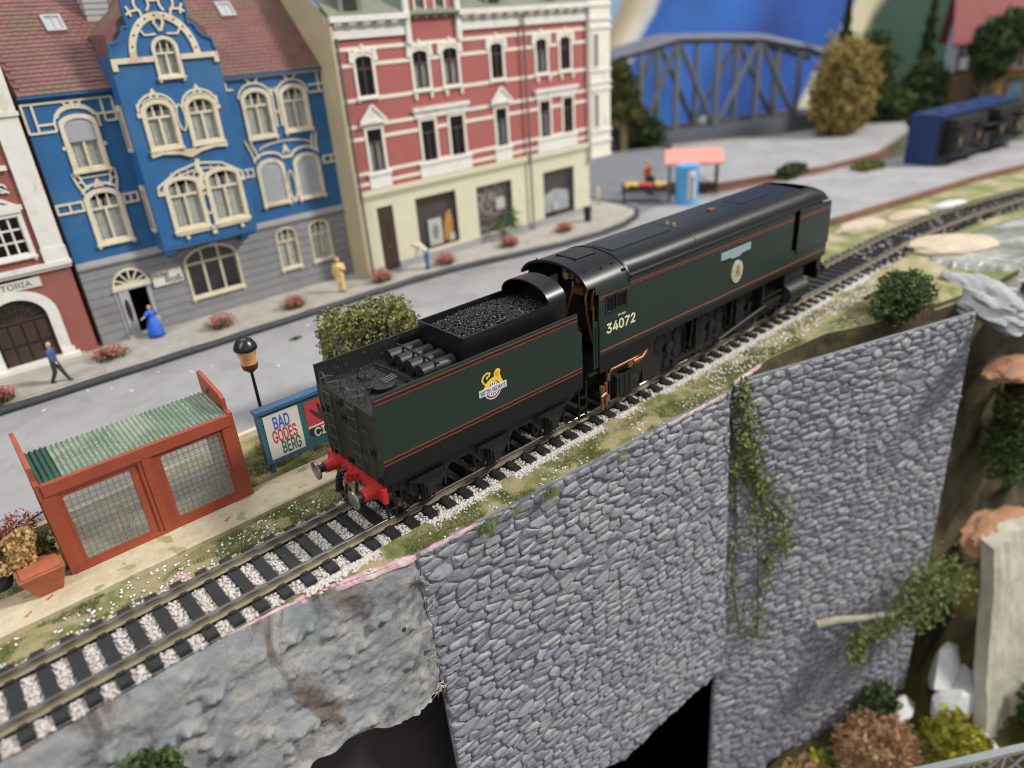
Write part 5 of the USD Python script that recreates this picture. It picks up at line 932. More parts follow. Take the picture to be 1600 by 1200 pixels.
orn([L_((23, 70.4), (23.4, 73.6), (34, 79.6), (45, 82.2), (57, 80.4), (66.4, 74.6), (66.6, 71)), L_((25, 72), (35, 77.6), (45, 79.4), (56, 78.2), (65, 73), w=.6), L_((22.4, 70.4), (26, 70.4), w=2.0), L_((64, 71), (67.4, 71), w=2.0), L_((45, 69), (44.2, 73), (45.8, 77), (44.4, 80), (45.2, 84), w=2.2), A_(45, 62, 1.8, 5.5, 0, 360, .8), A_(43.2, 76.5, 1.6, 1.6, 0, 360, .6), A_(46.8, 75, 1.6, 1.6, 0, 360, .6), *[L_((x, 76.0 + .3 * i), (x, 79.4 + .3 * i), w=.5) for i, x in enumerate((31, 35, 39))], *[L_((x, 77 - .4 * i), (x, 80 - .5 * i), w=.5) for i, x in enumerate((51, 55, 59))]], YG)
orn([L_((27, 49.4), (63.6, 49.6), w=1.6), L_((31, 48), (31, 46.4), w=1.6), L_((45, 48), (45, 46.2), w=2.2), L_((60, 48), (60, 46.4), w=1.6)], YG, 'sill', 1.4)
orn([L_((18.6, 130.6), (37.2, 130.6), w=2.3), L_((49.8, 130.6), (67.6, 130.6), w=2.3), L_((19.6, 130.6), (19.6, 126.6), w=2.2), L_((66.6, 130.6), (66.6, 127), w=2.2)], YG, 'lintel', 1.2)
ringo = Polygon(arc(43.5, 131, 16.2, 19, 0, 180, 30)).difference(Polygon(arc(43.5, 131, 13.2, 16, 0, 180, 30) + [(30.3, 130), (56.7, 130)]))
dots = unary_union([Point(43.5 + 14.7 * math.cos(math.radians(a)), 131 + 17.5 * math.sin(math.radians(a))).buffer(.55) for a in range(10, 180, 17)])
orn([ringo.difference(dots), L_((33.4, 144.5), (36, 140.6), (41, 140.8), w=.8), L_((54, 144.5), (51, 140.6), (46, 140.8), w=.8), L_((42.2, 148), (41.4, 145.5), (43.4, 142), w=1.1), L_((44.8, 148), (45.6, 145.5), (43.7, 142), w=1.1), L_((42, 147.6), (45, 147.6), w=.8)], YG, 'gable_arch', .8)
orn([A_(38, 153.6, 3.2, 3.6, -60, 240), A_(49, 153.6, 3.2, 3.6, -60, 240), L_((35.6, 151), (32, 150.4), (31, 152.6)), L_((32, 150.4), (30.4, 149.2)), L_((32, 150.4), (32.4, 148.4)), L_((51.4, 151), (55, 150.8), (56.2, 153)), L_((55, 150.8), (56.6, 149.6)), L_((55, 150.8), (54.6, 148.8)), A_(43.5, 158.5, 4.2, 4, 180, 360), L_((36.4, 151.2), (37, 148.4)), L_((50.6, 151.2), (50, 148.6)), A_(35.5, 160, 3, 3.6, -90, 120), A_(51.5, 160, 3, 3.6, 60, 270)], YG, 'gable_scroll', .8)
# eaves and tiled roof
for a, b in ((-20.8, 18.1), (68.1, 131.8)): obj('eaves', MB().box(a, b, YB - 2.6, YB + 2, 118.6, 120.2), M['blue_wall'], BH)
s2 = math.sqrt(.5); RR = np.array([[1, 0, 0], [0, s2, -s2], [0, s2, s2]])
obj('roof_sheet', MB().add(*MB().box(-20.6, 131.6, 0, 62, -1.2, 0).arr(), RR, (0, YB - 2.4, 119.6)), M['tile'], BH)
r = np.random.default_rng(31); tl = []
for row in range(23):
    for i in range(45):
        x = -20.4 + i * 3.45 + (1.72 if row % 2 else 0); u = row * 2.45
        if x > 130 or (20 < x + 1.7 < 66 and u < 27 - abs(x + 1.7 - 43) * 0.0): continue
        e = trimesh.creation.box([3.3, 2.75, .35]); vv = np.array(e.vertices) + [1.65, 1.3, 0]; vv[:, 2] += .42 - .13 * vv[:, 1] + r.normal() * .03
        vv = vv + [x, u, .05]; tl.append((vv @ RR.T + [0, YB - 2.4, 119.6], e.faces))
tl.sort(key=lambda t: np.linalg.norm(t[0].mean(0) - np.array(eye)))
for v, f in tl[:300]: obj('roof_tile', (v, f), M['tile'], BH)
b = MB()
for v, f in tl[300:]: b.add(v, f)
obj('more_roof_tiles', b, M['tile'], BH, kind='stuff')
for x, u in ((8.5, 40), (93, 43.5)):
    w = obj('skylight', MB().add(*MB().poly(rect(x - 4.2, x + 4.2, u - 5, u + 5).difference(rect(x - 3, x + 3, u - 3.8, u + 3.8)), .4, 1.6, 'z').arr(), RR, (0, YB - 2.4, 119.6)), M['grey_light'], BH)
    obj('pane', MB().add(*MB().box(x - 3, x + 3, u - 3.8, u + 3.8, .5, .9).arr(), RR, (0, YB - 2.4, 119.6)), M['shutter'], w); obj('bar', MB().add(*MB().box(x - .3, x + .3, u - 3.8, u + 3.8, .9, 1.3).arr(), RR, (0, YB - 2.4, 119.6)), M['grey_light'], w)
ch = obj('chimney', MB().box(24, 34, 250, 260, 140, 175), M['grey_light'], BH)
for k in range(8): obj('chimney_course', MB().box(23.6, 34.4, 249.6, 260.4, 146 + k * 2.6, 148 + k * 2.6), M['grey_light'], ch)
for x in (-20.5, 129.5): obj('side_wall', MB().poly([(YB + 2, 0), (YB + 70, 0), (YB + 70, 110), (YB + 45, 165), (YB + 2, 121)], x, x + 2, 'x'), M['side_beige'], BH)

# ---------------------------------------------------------------- red house
RH = thing('town_house', 'red brick corner house with cream bands, cream shop floor and corner turret', 'house', (235, 206, 0), group='houses along the street')
Y0 = 206.0; H = []
up = ((140, 150.6), (178, 188.6), (200, 211), (237.4, 247.2), (276.6, 286.4), (299.2, 309))
for i, (a, b) in enumerate(up):
    gl = 'dark_glass'
    H.append(win(RH, a, b, 103.2, 123.6, Y0, 2.0, 1.6, 'band_cream', 1, .68, 1, 'sash_brown', i in (1, 2, 4), .8, True, gl, .5))
    obj('window_head', MB().poly(unary_union([A_((a + b) / 2, 122.5, (b - a) / 2 + 2.4, 3.8, 0, 180, 1.5), rect(a - 3.8, a - 1.0, 120.6, 123.4), rect(b + 1.0, b + 3.8, 120.6, 123.4), Polygon([((a + b) / 2 - 1.4, 125), ((a + b) / 2 + 1.4, 125), ((a + b) / 2 + .9, 129.4), ((a + b) / 2 - .9, 129.4)]), rect(a - 3.4, a - 1.8, 123, 126.4), rect(b + 1.8, b + 3.4, 123, 126.4)]), Y0 - 1.2, Y0 - .05, 'y'), M['band_cream'], RH)
dn = ((140.6, 150.4), (178.4, 188.8), (200.2, 211), (238, 247.4), (277.8, 287.4), (300.4, 310))
for i, (a, b) in enumerate(dn):
    H.append(win(RH, a, b, 61.6, 85, Y0, 0, 1.6, 'band_cream', 1, .70, 0, 'sash_brown', i in (0, 3, 4), .8, False, 'dark_glass', .5))
for a, b in ((140.6, 150.4), (238, 247.4)):
    c = (a + b) / 2; obj('pediment', MB().poly([(c - 8.4, 89.2), (c + 8.4, 89.2), (c, 97.6)], Y0 - 1.8, Y0 - .05, 'y').poly(unary_union([ln([(c - 8.6, 89.6), (c, 98)], 1.3), ln([(c + 8.6, 89.6), (c, 98)], 1.3), rect(c - 9, c + 9, 88.2, 89.8)]), Y0 - 2.6, Y0 - 1.8, 'y').poly(rect(c - 6.6, c + 6.6, 86.2, 88.2), Y0 - 1.2, Y0 - .05, 'y'), M['white_trim'], RH)
for a, b in ((174.6, 215), (274.2, 313.8)):
    obj('lintel', MB().poly(rect(a, b, 86.6, 90.6), Y0 - 1.3, Y0 - .05, 'y').poly(rect(a - 1, b + 1, 90.6, 92.8), Y0 - 2.4, Y0 - .05, 'y'), M['white_trim'], RH)
    obj('apron', MB().poly(rect(a, b, 52, 59.4), Y0 - .9, Y0 - .05, 'y').poly(rect(a - .6, b + .6, 59.4, 61), Y0 - 1.6, Y0 - .05, 'y'), M['white_trim'], RH)
    for k in range(4):
        x = a + 3 + k * (b - a - 6) / 3; obj('bracket', MB().poly([(x - 1.1, 100.6), (x + 1.1, 100.6), (x + .5, 97.0), (x - .5, 97.0)], Y0 - 1.2, Y0 - .05, 'y'), M['band_cream'], RH)
for a, b in ((138, 153), (235.4, 250)): obj('apron', MB().poly(rect(a, b, 52, 59.4), Y0 - .9, Y0 - .05, 'y').poly(rect(a - .6, b + .6, 59.4, 61), Y0 - 1.6, Y0 - .05, 'y'), M['white_trim'], RH)
wallp = rect(127.6, 326, 51, 133).union(rect(177, 213.4, 133, 160)).difference(unary_union(H))
TW = [win(RH, a, b, 143, 158, Y0, 0, 1.1, 'band_cream', 0, .7, 0, 'sash_brown', False, .8, True, 'dark_glass', .5) for a, b in ((184, 190.5), (198, 204.5))]
obj('brick_wall', MB().poly(wallp.difference(unary_union(TW)), Y0, Y0 + 2, 'y'), M['red_brick'], RH)
winz = unary_union([rect(a - 1.8, b + 1.8, 101.6, 125) for a, b in up] + [rect(a - 1.8, b + 1.8, 60, 87) for a, b in dn])
for z in (127.4, 119.2, 112.4, 101.4, 87.4, 80.6, 61.4, 55.4):
    st = rect(127.8, 325.6, z - 1.0, z + 1.0).difference(winz)
    if z == 112.4: continue
    obj('band', MB().poly(st, Y0 - .45, Y0 - .03, 'y'), M['band_cream'], RH)
for a, b in ((127.4, 176.8), (213.6, 326)):
    c = obj('cornice', MB().poly(rect(a, b, 132.4, 136.2), Y0 - 1.4, Y0 + 1, 'y').poly(rect(a, b, 136.2, 140.6), Y0 - .7, Y0 + 1, 'y').poly(rect(a - .6, b + .6, 140.6, 143.6), Y0 - 4.2, Y0 + 3, 'y'), M['white_trim'], RH)
    for x in np.arange(a + 4, b - 2, 9.0): obj('cornice_bracket', MB().poly([(Y0 - .7, 136.4), (Y0 - .7, 140.6), (Y0 - 3.9, 140.6), (Y0 - 3.4, 139.2), (Y0 - 1.4, 138.2)], x - 2.2, x + 2.2, 'x').poly(rect(x - 3.6, x + 3.6, 137, 139), Y0 - 1.1, Y0 - .7, 'y'), M['white_trim'], c)
for x in (175.2, 211.8): obj('quoin_strip', MB().box(x, x + 3.2, Y0 - 2.2, Y0 - .05, 127.6, 160), M['white_trim'], RH)
# shop floor
SH = [(139.6, 151, 0.6, 40.6), (167.6, 199.4, 7.0, 40.6), (216.6, 247.8, 6.4, 38.6), (278, 309.4, 4.4, 37.6)]
shop = rect(127.6, 326, 0, 51).difference(unary_union([rect(a, b, c, d) for a, b, c, d in SH]))
obj('shop_wall', MB().poly(shop.intersection(rect(100, 400, 5, 51)), Y0 - .3, Y0 + 2, 'y'), M['pale_cream'], RH)
obj('plinth', MB().poly(shop.intersection(rect(100, 400, 0, 5)), Y0 - .9, Y0 + 2, 'y'), M['plinth'], RH)
obj('string_course', MB().box(127, 327, Y0 - 2.2, Y0 - .3, 48.6, 51.6).box(127.2, 326.8, Y0 - 1.2, Y0 - .3, 46.6, 48.6), M['pale_cream'], RH)
obj('step', MB().box(138, 152.6, Y0 - 2.6, Y0 + 1, 0, .8), M['plinth'], RH)
d = obj('door', MB().box(139.6, 151, Y0 + .6, Y0 + 1.6, .8, 40.6), M['door_brown'], RH)
for z0, z1 in ((3, 14), (17, 30)):
    for x in (141.0, 146.0): obj('door_panel', MB().box(x, x + 3.8, Y0 + .3, Y0 + .6, z0, z1), M['door_brown'], d)
obj('transom', MB().box(139.6, 151, Y0 + .2, Y0 + .6, 31.6, 32.8), M['sash_brown'], d); obj('handle', MB().cyl((145.2, Y0 + .1, 16), (145.2, Y0 + .6, 16), .5), M['brass'], d)
for q, (a, b, c, z) in enumerate(SH[1:]):
    w = obj('shop_window', MB().poly(rect(a, b, c, z).difference(rect(a + .9, b - .9, c + .9, z - .9)), Y0 + .2, Y0 + 1.0, 'y'), M['sash_brown'], RH)
    obj('pane', MB().box(a + .9, b - .9, Y0 + .6, Y0 + .75, c + .9, z - .9), M['dark_glass'], w)
    obj('display_back', MB().box(a, b, Y0 + 4.5, Y0 + 5, c, z), mat('shop_print', (0.1, 0.07, 0.06), 0.7, .1, 3, ramp=[(.38, (.05, .035, .03)), (.5, (.16, .11, .10)), (.6, (.42, .36, .34)), (.7, (.10, .06, .05))]) if q == 1 else M['door_brown'], w)
    if q == 0:
        obj('white_poster', MB().box(a + 9.5, a + 20, Y0 + 2.2, Y0 + 2.5, c + 1, c + 18), M['paper'], w); obj('poster_print', MB().poly(affinity.scale(Point(a + 14.7, c + 9.5).buffer(1), 2.4, 5), Y0 + 2.1, Y0 + 2.2, 'y'), M['grey_wall'], w)
        obj('orange_display', MB().poly([(a + 21.4, c + 2), (a + 29, c + 2), (a + 29.6, c + 14), (a + 27.6, c + 22), (a + 24, c + 19), (a + 21.8, c + 10)], Y0 + 2.4, Y0 + 2.8, 'y'), mat('shop_orange', (.56, .24, .035), .6), w); obj('price_card', MB().box(a + 25, a + 29.5, Y0 + 1.6, Y0 + 1.8, c + 1.2, c + 6), M['paper'], w)
    if q == 1:
        obj('shelf', MB().box(a + 1, b - 1, Y0 + 1.6, Y0 + 2.6, c + 8.2, c + 8.8), M['timber'], w); obj('pale_display', MB().box(a + 19, a + 27, Y0 + 3.2, Y0 + 3.6, c + 13, c + 21), M['paper'], w)
    if q == 2: obj('white_display', MB().poly([(a + 2, c + 3), (b - 3, c + 3), (b - 3, c + 16), (a + 14, c + 19), (a + 3, c + 16)], Y0 + 3.0, Y0 + 3.4, 'y'), mat('shop_grey', (.42, .43, .46), .6, .3, 5), w); obj('white_card', MB().box(a + 11, a + 16, Y0 + 2, Y0 + 2.2, c + 4, c + 9), M['paper'], w)
obj('back_wall', MB().box(129.8, 323.8, Y0 + 9, Y0 + 10, 0.2, 150), M['interior'], RH)
# corner turret on the right
TX0, TX1 = 325.6, 346.4
tw = [rect(329.6 + k * 7.4, 333.0 + k * 7.4, z0, z1) for z0, z1 in ((62, 84), (103, 123)) for k in (0,)]
obj('turret', MB().poly(rect(TX0, TX1, 39.4, 144.4).difference(unary_union(tw)), Y0 - 3.6, Y0 - 1.6, 'y').box(TX0, TX0 + 1.5, Y0 - 1.6, Y0 + 2, 39.4, 144.4).box(TX1 - 2, TX1, Y0 - 1.6, Y0 + 20, 39.4, 144.4).box(TX0, TX1, Y0 - 1.5, Y0 + 16, 39.4, 41), M['band_cream'], RH)
for (x0, z0, x1, z1) in [p.bounds for p in tw]:
    w = obj('turret_window', MB().poly(rect(x0 - 1.1, x1 + 1.1, z0 - 1, z1 + 1.4).difference(rect(x0, x1, z0, z1)), Y0 - 4.4, Y0 - 3.65, 'y'), M['white_trim'], RH); obj('pane', MB().box(x0, x1, Y0 - 2.6, Y0 - 2.4, z0, z1), M['door_dark'], w)
for z in (41, 51.4, 58.6, 87.4, 92, 100, 127.5, 133, 141.5): obj('turret_band', MB().box(TX0 - .5, TX1 + .6, Y0 - 4.4, Y0 - 3.62, z - 1, z + 1).box(TX1 + .02, TX1 + .7, Y0 - 3.62, Y0 + 18, z - 1, z + 1), M['white_trim'], RH)
for z in (96, 66): obj('turret_panel', MB().box(340, 344.6, Y0 - 4.0, Y0 - 3.62, z - 3, z + 3), M['white_trim'], RH)
obj('shop_side', MB().box(324, 326, Y0 + 2, Y0 + 90, 0, 132), M['band_cream'], RH)
obj('side_wall', MB().poly([(Y0 + 2, 0), (Y0 + 90, 0), (Y0 + 90, 190), (Y0 + 2, 143)], 127.6, 129.6, 'x').poly([(Y0 - 2.5, 0), (Y0 + 1.9, 0), (Y0 + 1.9, 143.6), (Y0 - 2.5, 143.6)], 126.6, 128.4, 'x'), M['side_beige'], RH)
RR2 = np.array([[1, 0, 0], [0, .8, -.6], [0, .6, .8]])
obj('roof', MB().add(*MB().box(127.8, 346, 0, 70, -1.5, 0).arr(), RR2, (0, Y0 - 3.5, 142.4)), M['slate'], RH)
for x in (143, 244, 292):
    w = obj('dormer', MB().box(x - 7, x + 7, Y0 + 1, Y0 + 22, 144, 160), M['slate'], RH); obj('dormer_window', MB().box(x - 4, x + 4, Y0 + .6, Y0 + 1, 146, 158), M['door_dark'], w)
for x, z1 in ((264.2, 141), (129.4, 133)): obj('drainpipe', MB().cyl((x, Y0 - 2.9, 0), (x, Y0 - 2.9, z1), .75, n=10), M['pipe_grey'], RH, 40)
# ---------------------------------------------------------------- house on the left
LH = thing('town_house', 'dark red house with white pilaster and arched door, cut by the left edge', 'house', (-60, 224, 0), group='houses along the street')
YL = 223.0; H = []
H.append(win(LH, -58, -36.6, 53.6, 70.8, YL, 0, 1.8, 'white_trim', 4, .34, 4, None, False, 1.0, True, 'dark_glass', .42))
obj('glazing_bar', MB().box(-58, -36.6, YL + .05, YL + .65, 64.6, 65.4), M['white_trim'], LH)
dh = arch(-63.2, -39.2, 0, 34, 10.5)
obj('back_wall', MB().box(-149, -25.4, YL + 8, YL + 9, .2, 139), M['void'], LH)
wp = rect(-150, -23.2, 0, 140).difference(unary_union(H + [dh]))
obj('wall', MB().poly(wp, YL, YL + 2, 'y'), M['maroon_wall'], LH); obj('side_wall', MB().box(-25.2, -23.2, YL + 2, YL + 70, 0, 140), M['maroon_wall'], LH)
obj('pilaster', MB().box(-32.4, -22.8, YL - 1.4, YL - .05, 54.4, 140).box(-32.8, -22.4, YL - 1.8, YL - .05, 47.6, 54.4).box(-33, -22.2, YL - 2.2, YL - .05, 112.6, 114.4), M['white_trim'], LH)
obj('cornice', MB().box(-150, -22.0, YL - 2.6, YL - .05, 45.6, 47.6).box(-150, -22.4, YL - 1.6, YL - .05, 44, 45.6), M['white_trim'], LH)
obj('door_surround', MB().poly(arch(-68, -34.4, 2.6, 38, 13.5).difference(arch(-63.2, -39.2, 0, 34, 10.5)), YL - 1.1, YL - .05, 'y').box(-70.5, -31.8, YL - 4.6, YL + 1, .9, 2.6).box(-69, -63.2, YL - 1.8, YL - .05, 2.6, 5.4).box(-39.2, -33.4, YL - 1.8, YL - .05, 2.6, 5.4), M['white_trim'], LH)
d = obj('door', MB().poly(dh, YL + 1.0, YL + 1.8, 'y'), M['door_dark'], LH)
for x in (-62, -56.4, -50.8, -45.2):
    for z0, z1 in ((3.2, 11), (12.4, 22)): obj('door_panel', MB().box(x, x + 4.6, YL + .6, YL + 1.0, z0, z1), M['door_brown'], d)
obj('fan_bars', MB().poly(unary_union([ln([(-51.2, 24), p], .5) for p in arc(-51.2, 24, 11.5, 9.5, 15, 165, 7)] + [ln(arc(-51.2, 24, 6, 5, 0, 180), .5), rect(-63, -39.4, 22.8, 24)]), YL + .5, YL + 1.0, 'y'), M['door_brown'], d)
obj('sign_recess', MB().box(-80, -39.8, YL - .2, YL - .04, 42.0, 44), M['void'], LH)
sg = obj('name_board', MB().box(-80, -37.0, YL - .9, YL - .05, 37.9, 42.4), M['paper'], LH)
v, f = text('TORIA', 2.6, 12.6, False); obj('lettering', MB().add(v, f, FRONT, (-53.6, YL - .9, 38.9)), M['ink'], sg)
ped = obj('window_pediment', MB().poly(unary_union([rect(-63, -33.6, 73.6, 75.6), rect(-62, -34.6, 72.6, 73.6), Polygon([(-62, 75.6), (-34.8, 75.6), (-40, 79), (-47.3, 83)]).difference(Polygon([(-60, 76.6), (-38.4, 76.6), (-47.3, 81)]))]), YL - 1.7, YL - .05, 'y'), M['white_trim'], LH)
obj('scrollwork', MB().poly(unary_union([A_(-38.6, 83.6, 1.7, 1.7, 0, 330, .7), A_(-42.4, 85.8, 2, 2, 0, 330, .8), A_(-46.6, 88, 2, 2, 0, 330, .8), L_((-36.4, 81.4), (-48, 90), w=.9), A_(-48, 77.6, 4, 2.2, 0, 180, .7), L_((-44, 76.6), (-46.6, 79.6), w=.6), L_((-41, 76.6), (-44.6, 79), w=.6)]), YL - 1.4, YL - .05, 'y'), M['white_trim'], ped)
obj('upper_window', MB().poly(rect(-62, -36, 93, 113).difference(rect(-59, -39, 96, 112)), YL - 1.2, YL - .05, 'y').box(-64, -34, YL - 1.8, YL - .05, 91, 93), M['white_trim'], LH)

# ================================================================ THINGS ON THE STREET SIDE
TS = thing('timber_strip', 'pale wooden strip lying along the track under the shelter', 'timber strip', (-90, 33, -4))
b = MB(); rr = np.random.default_rng(4); xs = np.linspace(-230, 44, 90); wob = 0.25 * (meshkit.noise(np.column_stack([xs / 9, 0 * xs, 0 * xs]), 2) - .5)
sec = [(27.2, -4.6), (27.0, -2.5), (27.5, -1.95), (43.0, -1.95), (43.2, -4.6)]
G = np.array([[(x, y + (w if i < 3 else 0) * 2, z) for i, (y, z) in enumerate(sec)] for x, w in zip(xs, wob)]); obj('strip', MB().grid(G[:, ::-1]), M['plank'], TS, 40)
for x, y in ((-34, 31.4), (-91, 30.2), (-85, 33.4)): obj('paint_mark', MB().poly(ln([(x, y), (x + 2.1, y + .8)], .55).union(ln([(x + .6, y - .5), (x + 2.0, y + 1.4)], .4)), -1.93, -1.9, 'z'), mat('paint_red', (.42, .12, .07), .7), TS)
# shelter
KS = thing('shelter', 'red trackside shelter with wired glass windows and green corrugated roof', 'shelter', (-48.4, 50, -2))
KX0, KX1, KF, KB = -75.4, -21.6, 39.5, 61.5
w1, w2 = rect(-71.4, -53.2, .6, 23.2).buffer(-.8).buffer(.8), rect(-44.2, -26.0, 1.2, 23.8).buffer(-.8).buffer(.8)
mid = [rect(-72.6, -50.8, -.6, 24.6), rect(-46.2, -24.8, -.2, 25.2)]
front = rect(KX0, KX1, -2, 29.0).difference(unary_union([w1, w2]))
obj('front_frame', MB().poly(rect(KX0, KX1, -2, 29).difference(unary_union(mid)), KF, KF + 1.4, 'y').poly(unary_union(mid).difference(unary_union([w1, w2])), KF + .5, KF + 1.3, 'y'), M['kiosk_red'], KS)
obj('mid_post', MB().box(-49.6, -47.4, KF - .35, KF, -1.6, 25.4), M['kiosk_red'], KS); obj('top_beam', MB().box(KX0, KX1, KF - .4, KF, 25.4, 29.0), M['kiosk_red'], KS); obj('bottom_rail', MB().box(KX0, KX1, KF - .3, KF, -2, -.9), M['kiosk_red'], KS)
for wp in (w1, w2):
    x0, z0, x1, z1 = wp.bounds
    p = obj('wired_window', MB().box(x0, x1, KF + .75, KF + .9, z0, z1), M['kiosk_glass'], KS)
    for x in np.linspace(x0, x1, 12)[1:-1]: obj('wire', MB().box(x - .075, x + .075, KF + .6, KF + .75, z0, z1), M['wire'], p)
    for z in np.linspace(z0, z1, 13)[1:-1]: obj('wire', MB().box(x0, x1, KF + .56, KF + .70, z - .075, z + .075), M['wire'], p)
back = rect(KX0, KX1, -2, 27).difference(unary_union([rect(-72, -50, 3, 25), rect(-47, -25, 3, 25)]))
obj('back_wall', MB().poly(back, KB - 1.2, KB, 'y'), M['pale_cream'], KS); bw = obj('back_pane', MB().box(KX0 + 2, KX1 - 2, KB - .7, KB - .5, 3, 25), M['kiosk_glass'], KS)
obj('shelter_floor', MB().box(KX0 + .5, KX1 - .5, KF + 1.4, KB - 1.2, -2.4, -1.2), M['floor_grey'], KS)
obj('bench', MB().box(-70, -28, KB - 6, KB - 1.4, 2.6, 3.4).box(-69, -68, KB - 5, KB - 2, -1.2, 2.6).box(-49, -48, KB - 5, KB - 2, -1.2, 2.6).box(-30, -29, KB - 5, KB - 2, -1.2, 2.6), M['floor_grey'], KS)
for x in (KX0 - 1.2, KX1):
    endp = Polygon([(KF, -2), (KF, 29.6), (KF + 3.4, 29.6), (KF + 3.4, 33.6), (KF + 5.0, 34.8), (KB - 2, 37.4), (KB + .8, 37.4), (KB + .8, -2)])
    e = obj('end_wall', MB().poly(endp.difference(rect(KF + 4, KB - 4, 2, 24)), x, x + 1.2, 'x'), M['kiosk_red'], KS); obj('end_panel', MB().poly(rect(KF + 3.6, KB - 3.6, 1.6, 24.4), x + .4, x + .8, 'x'), M['kiosk_red'], e)
    if x > -50:
        obj('dark_scuff', MB().poly(ln([(KF + 13.5, 33.4), (KF + 15.4, 33.0), (KF + 16.6, 31.4)], .9), x - .08, x - .01, 'x').poly(ln([(KF + 4.4, 29.6), (KF + 9.5, 29.7)], .8), x - .06, x - .01, 'x'), M['ink'], e)
xs = np.linspace(KX0, KX1, 53 * 6 + 1); ys = np.linspace(KF + .9, KB + .4, 16)
wave = .34 * np.sin((xs - KX0) / (KX1 - KX0) * 2 * np.pi * 53 * .70)
G = np.array([[(x, y, 28.2 + (y - KF) * .07 + wv) for y in ys] for x, wv in zip(xs, wave)])
b = MB().grid(G); b.grid((G - [0, 0, .5])[:, ::-1]); rf = obj('corrugated_roof', b, M['roof_green'], KS, True)
G2 = np.array([[(x, y, 28.42 + (y - KF) * .07 + wv) for y in ys] for x, wv in zip(xs[:36], wave[:36])]); obj('dark_sheet', MB().grid(G2), M['dark_green'], rf, True)
# billboard
BB = thing('billboard', 'teal and blue billboard with a BAD GODESBERG poster, partly hidden by the tender', 'billboard', (14, 50, -4))
bx0, bx1, by = -10.2, 44, 49.6
obj('board', MB().box(bx0 + .8, bx1, by + .2, by + 2.2, .4, 19.2), M['sign_teal'], BB)
obj('frame', MB().box(bx0, bx0 + .9, by - .3, by + 2.6, -.4, 20.4).box(bx0 + .9, bx1, by - .3, by + 2.6, -.4, .4), M['sign_blue'], BB); obj('top_ledge', MB().box(bx0 - .2, bx1, by - .6, by + 3.6, 19.6, 20.9), M['sign_blue'], BB)
for x in (bx0 + 1, 16, 38): obj('leg', MB().box(x, x + 1.4, by + .4, by + 2, -4.6, -.4), M['sign_blue'], BB)
ps = obj('poster', MB().box(-8.2, 4.9, by + .05, by + .2, .9, 18.2), M['paper'], BB)
for s, hgt, w_, z, x, mt in (('BAD', 4.7, 6.0, 12.2, -4.9, 'print_blue'), ('GODES', 4.7, 9.2, 7.0, -6.2, 'print_red'), ('BERG', 4.7, 7.2, 1.9, -3.6, 'print_green')):
    v, f = text(s, hgt, w_, True); obj('lettering', MB().add(v, f, FRONT, (x, by + .05, z)), M[mt], ps)
p2 = obj('red_poster', MB().box(7.2, 21, by + .05, by + .2, 7.6, 17.6), M['print_red'], BB)
obj('leaf_shape', MB().poly(unary_union([affinity.translate(affinity.rotate(affinity.scale(Point(0, 0).buffer(1, 12), .75, 4.0), a, origin=(0, -4)), 14, 12.2) for a in (38, 12, -14, -40)]), by - .02, by + .05, 'y'), M['door_brown'], p2)
obj('underline', MB().box(7.2, 21, by - .0, by + .05, 7.0, 7.6), M['paper'], p2)
obj('dark_oval', MB().poly(affinity.scale(Point(14, 5.2).buffer(1, 16), 6.8, 3.0), by + .1, by + .2, 'y'), M['ink'], BB)
v, f = text('CI', 3.4, 4.4, True); obj('lettering', MB().add(v, f, FRONT, (9.2, by + .1, 2.9)), M['paper'], BB)
# street lamp
SL = thing('street_lamp', 'black street lamp with amber glass bowl behind the billboard', 'street lamp', (-3.2, 63, -4))
c = (-3.4, 63, 0); obj('post', MB().cyl((-3.4, 63, -4), (-3.4, 63, 31), .75, .55, 12).cyl((-3.4, 63, -4), (-3.4, 63, 1), 1.5, 1.0, 14), M['lamp_black'], SL, 40)
hd = obj('bowl', MB().lathe([(2.2, 31.6), (2.75, 32.6), (2.85, 33.8), (2.7, 34.8), (2.95, 36.4), (3.55, 38), (3.75, 39.4)], c, 28), M['lamp_amber'], SL, True)
obj('brown_band', MB().lathe([(1.9, 31.0), (2.5, 31.4), (2.86, 32.5), (2.94, 33.7)], c, 28), M['lamp_brown'], hd, True); obj('collar', MB().lathe([(.5, 30), (1.3, 30.4), (1.8, 31.2), (1.9, 31.7), (0, 31.9)], c, 20), M['lamp_black'], SL, True)
obj('cap', MB().lathe([(0, 43.4), (1.4, 43.2), (2.9, 42.3), (3.8, 40.7), (4.1, 39.5), (4.0, 39.0), (0, 38.9)], c, 28), M['lamp_black'], SL, True)
# hedge
HD = thing('hedge', 'square clipped hedge of reddish green leaves behind the tender', 'hedge', (48, 70, -4))
r = np.random.default_rng(17); n = 15000
P = np.column_stack([28 + 41 * r.random(n), 59 + 20 * r.random(n), -3 + 42 * r.random(n)])
q = np.column_stack([(P[:, 0] - 48.5) / 20.5, (P[:, 1] - 69) / 10, (P[:, 2] - 18) / 21]); edge = (np.abs(q) ** 4.5).sum(1) ** (1 / 4.5); lump = meshkit.fbm(P / 6.0, 3, 5)
kp = (edge > .72) & (edge < .86 + .34 * lump) & (r.random(n) < .95); P = P[kp]; P[:, 2] += 0.03 * (P[:, 0] - 48) * -1
obj('leaves', flakes(P, .85, r), L['hedge'], HD)
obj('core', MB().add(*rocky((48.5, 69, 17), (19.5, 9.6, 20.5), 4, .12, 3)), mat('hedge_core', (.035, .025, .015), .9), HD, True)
obj('stem', MB().box(30, 67, 62, 76, -4.5, 32), M['stem'], HD)
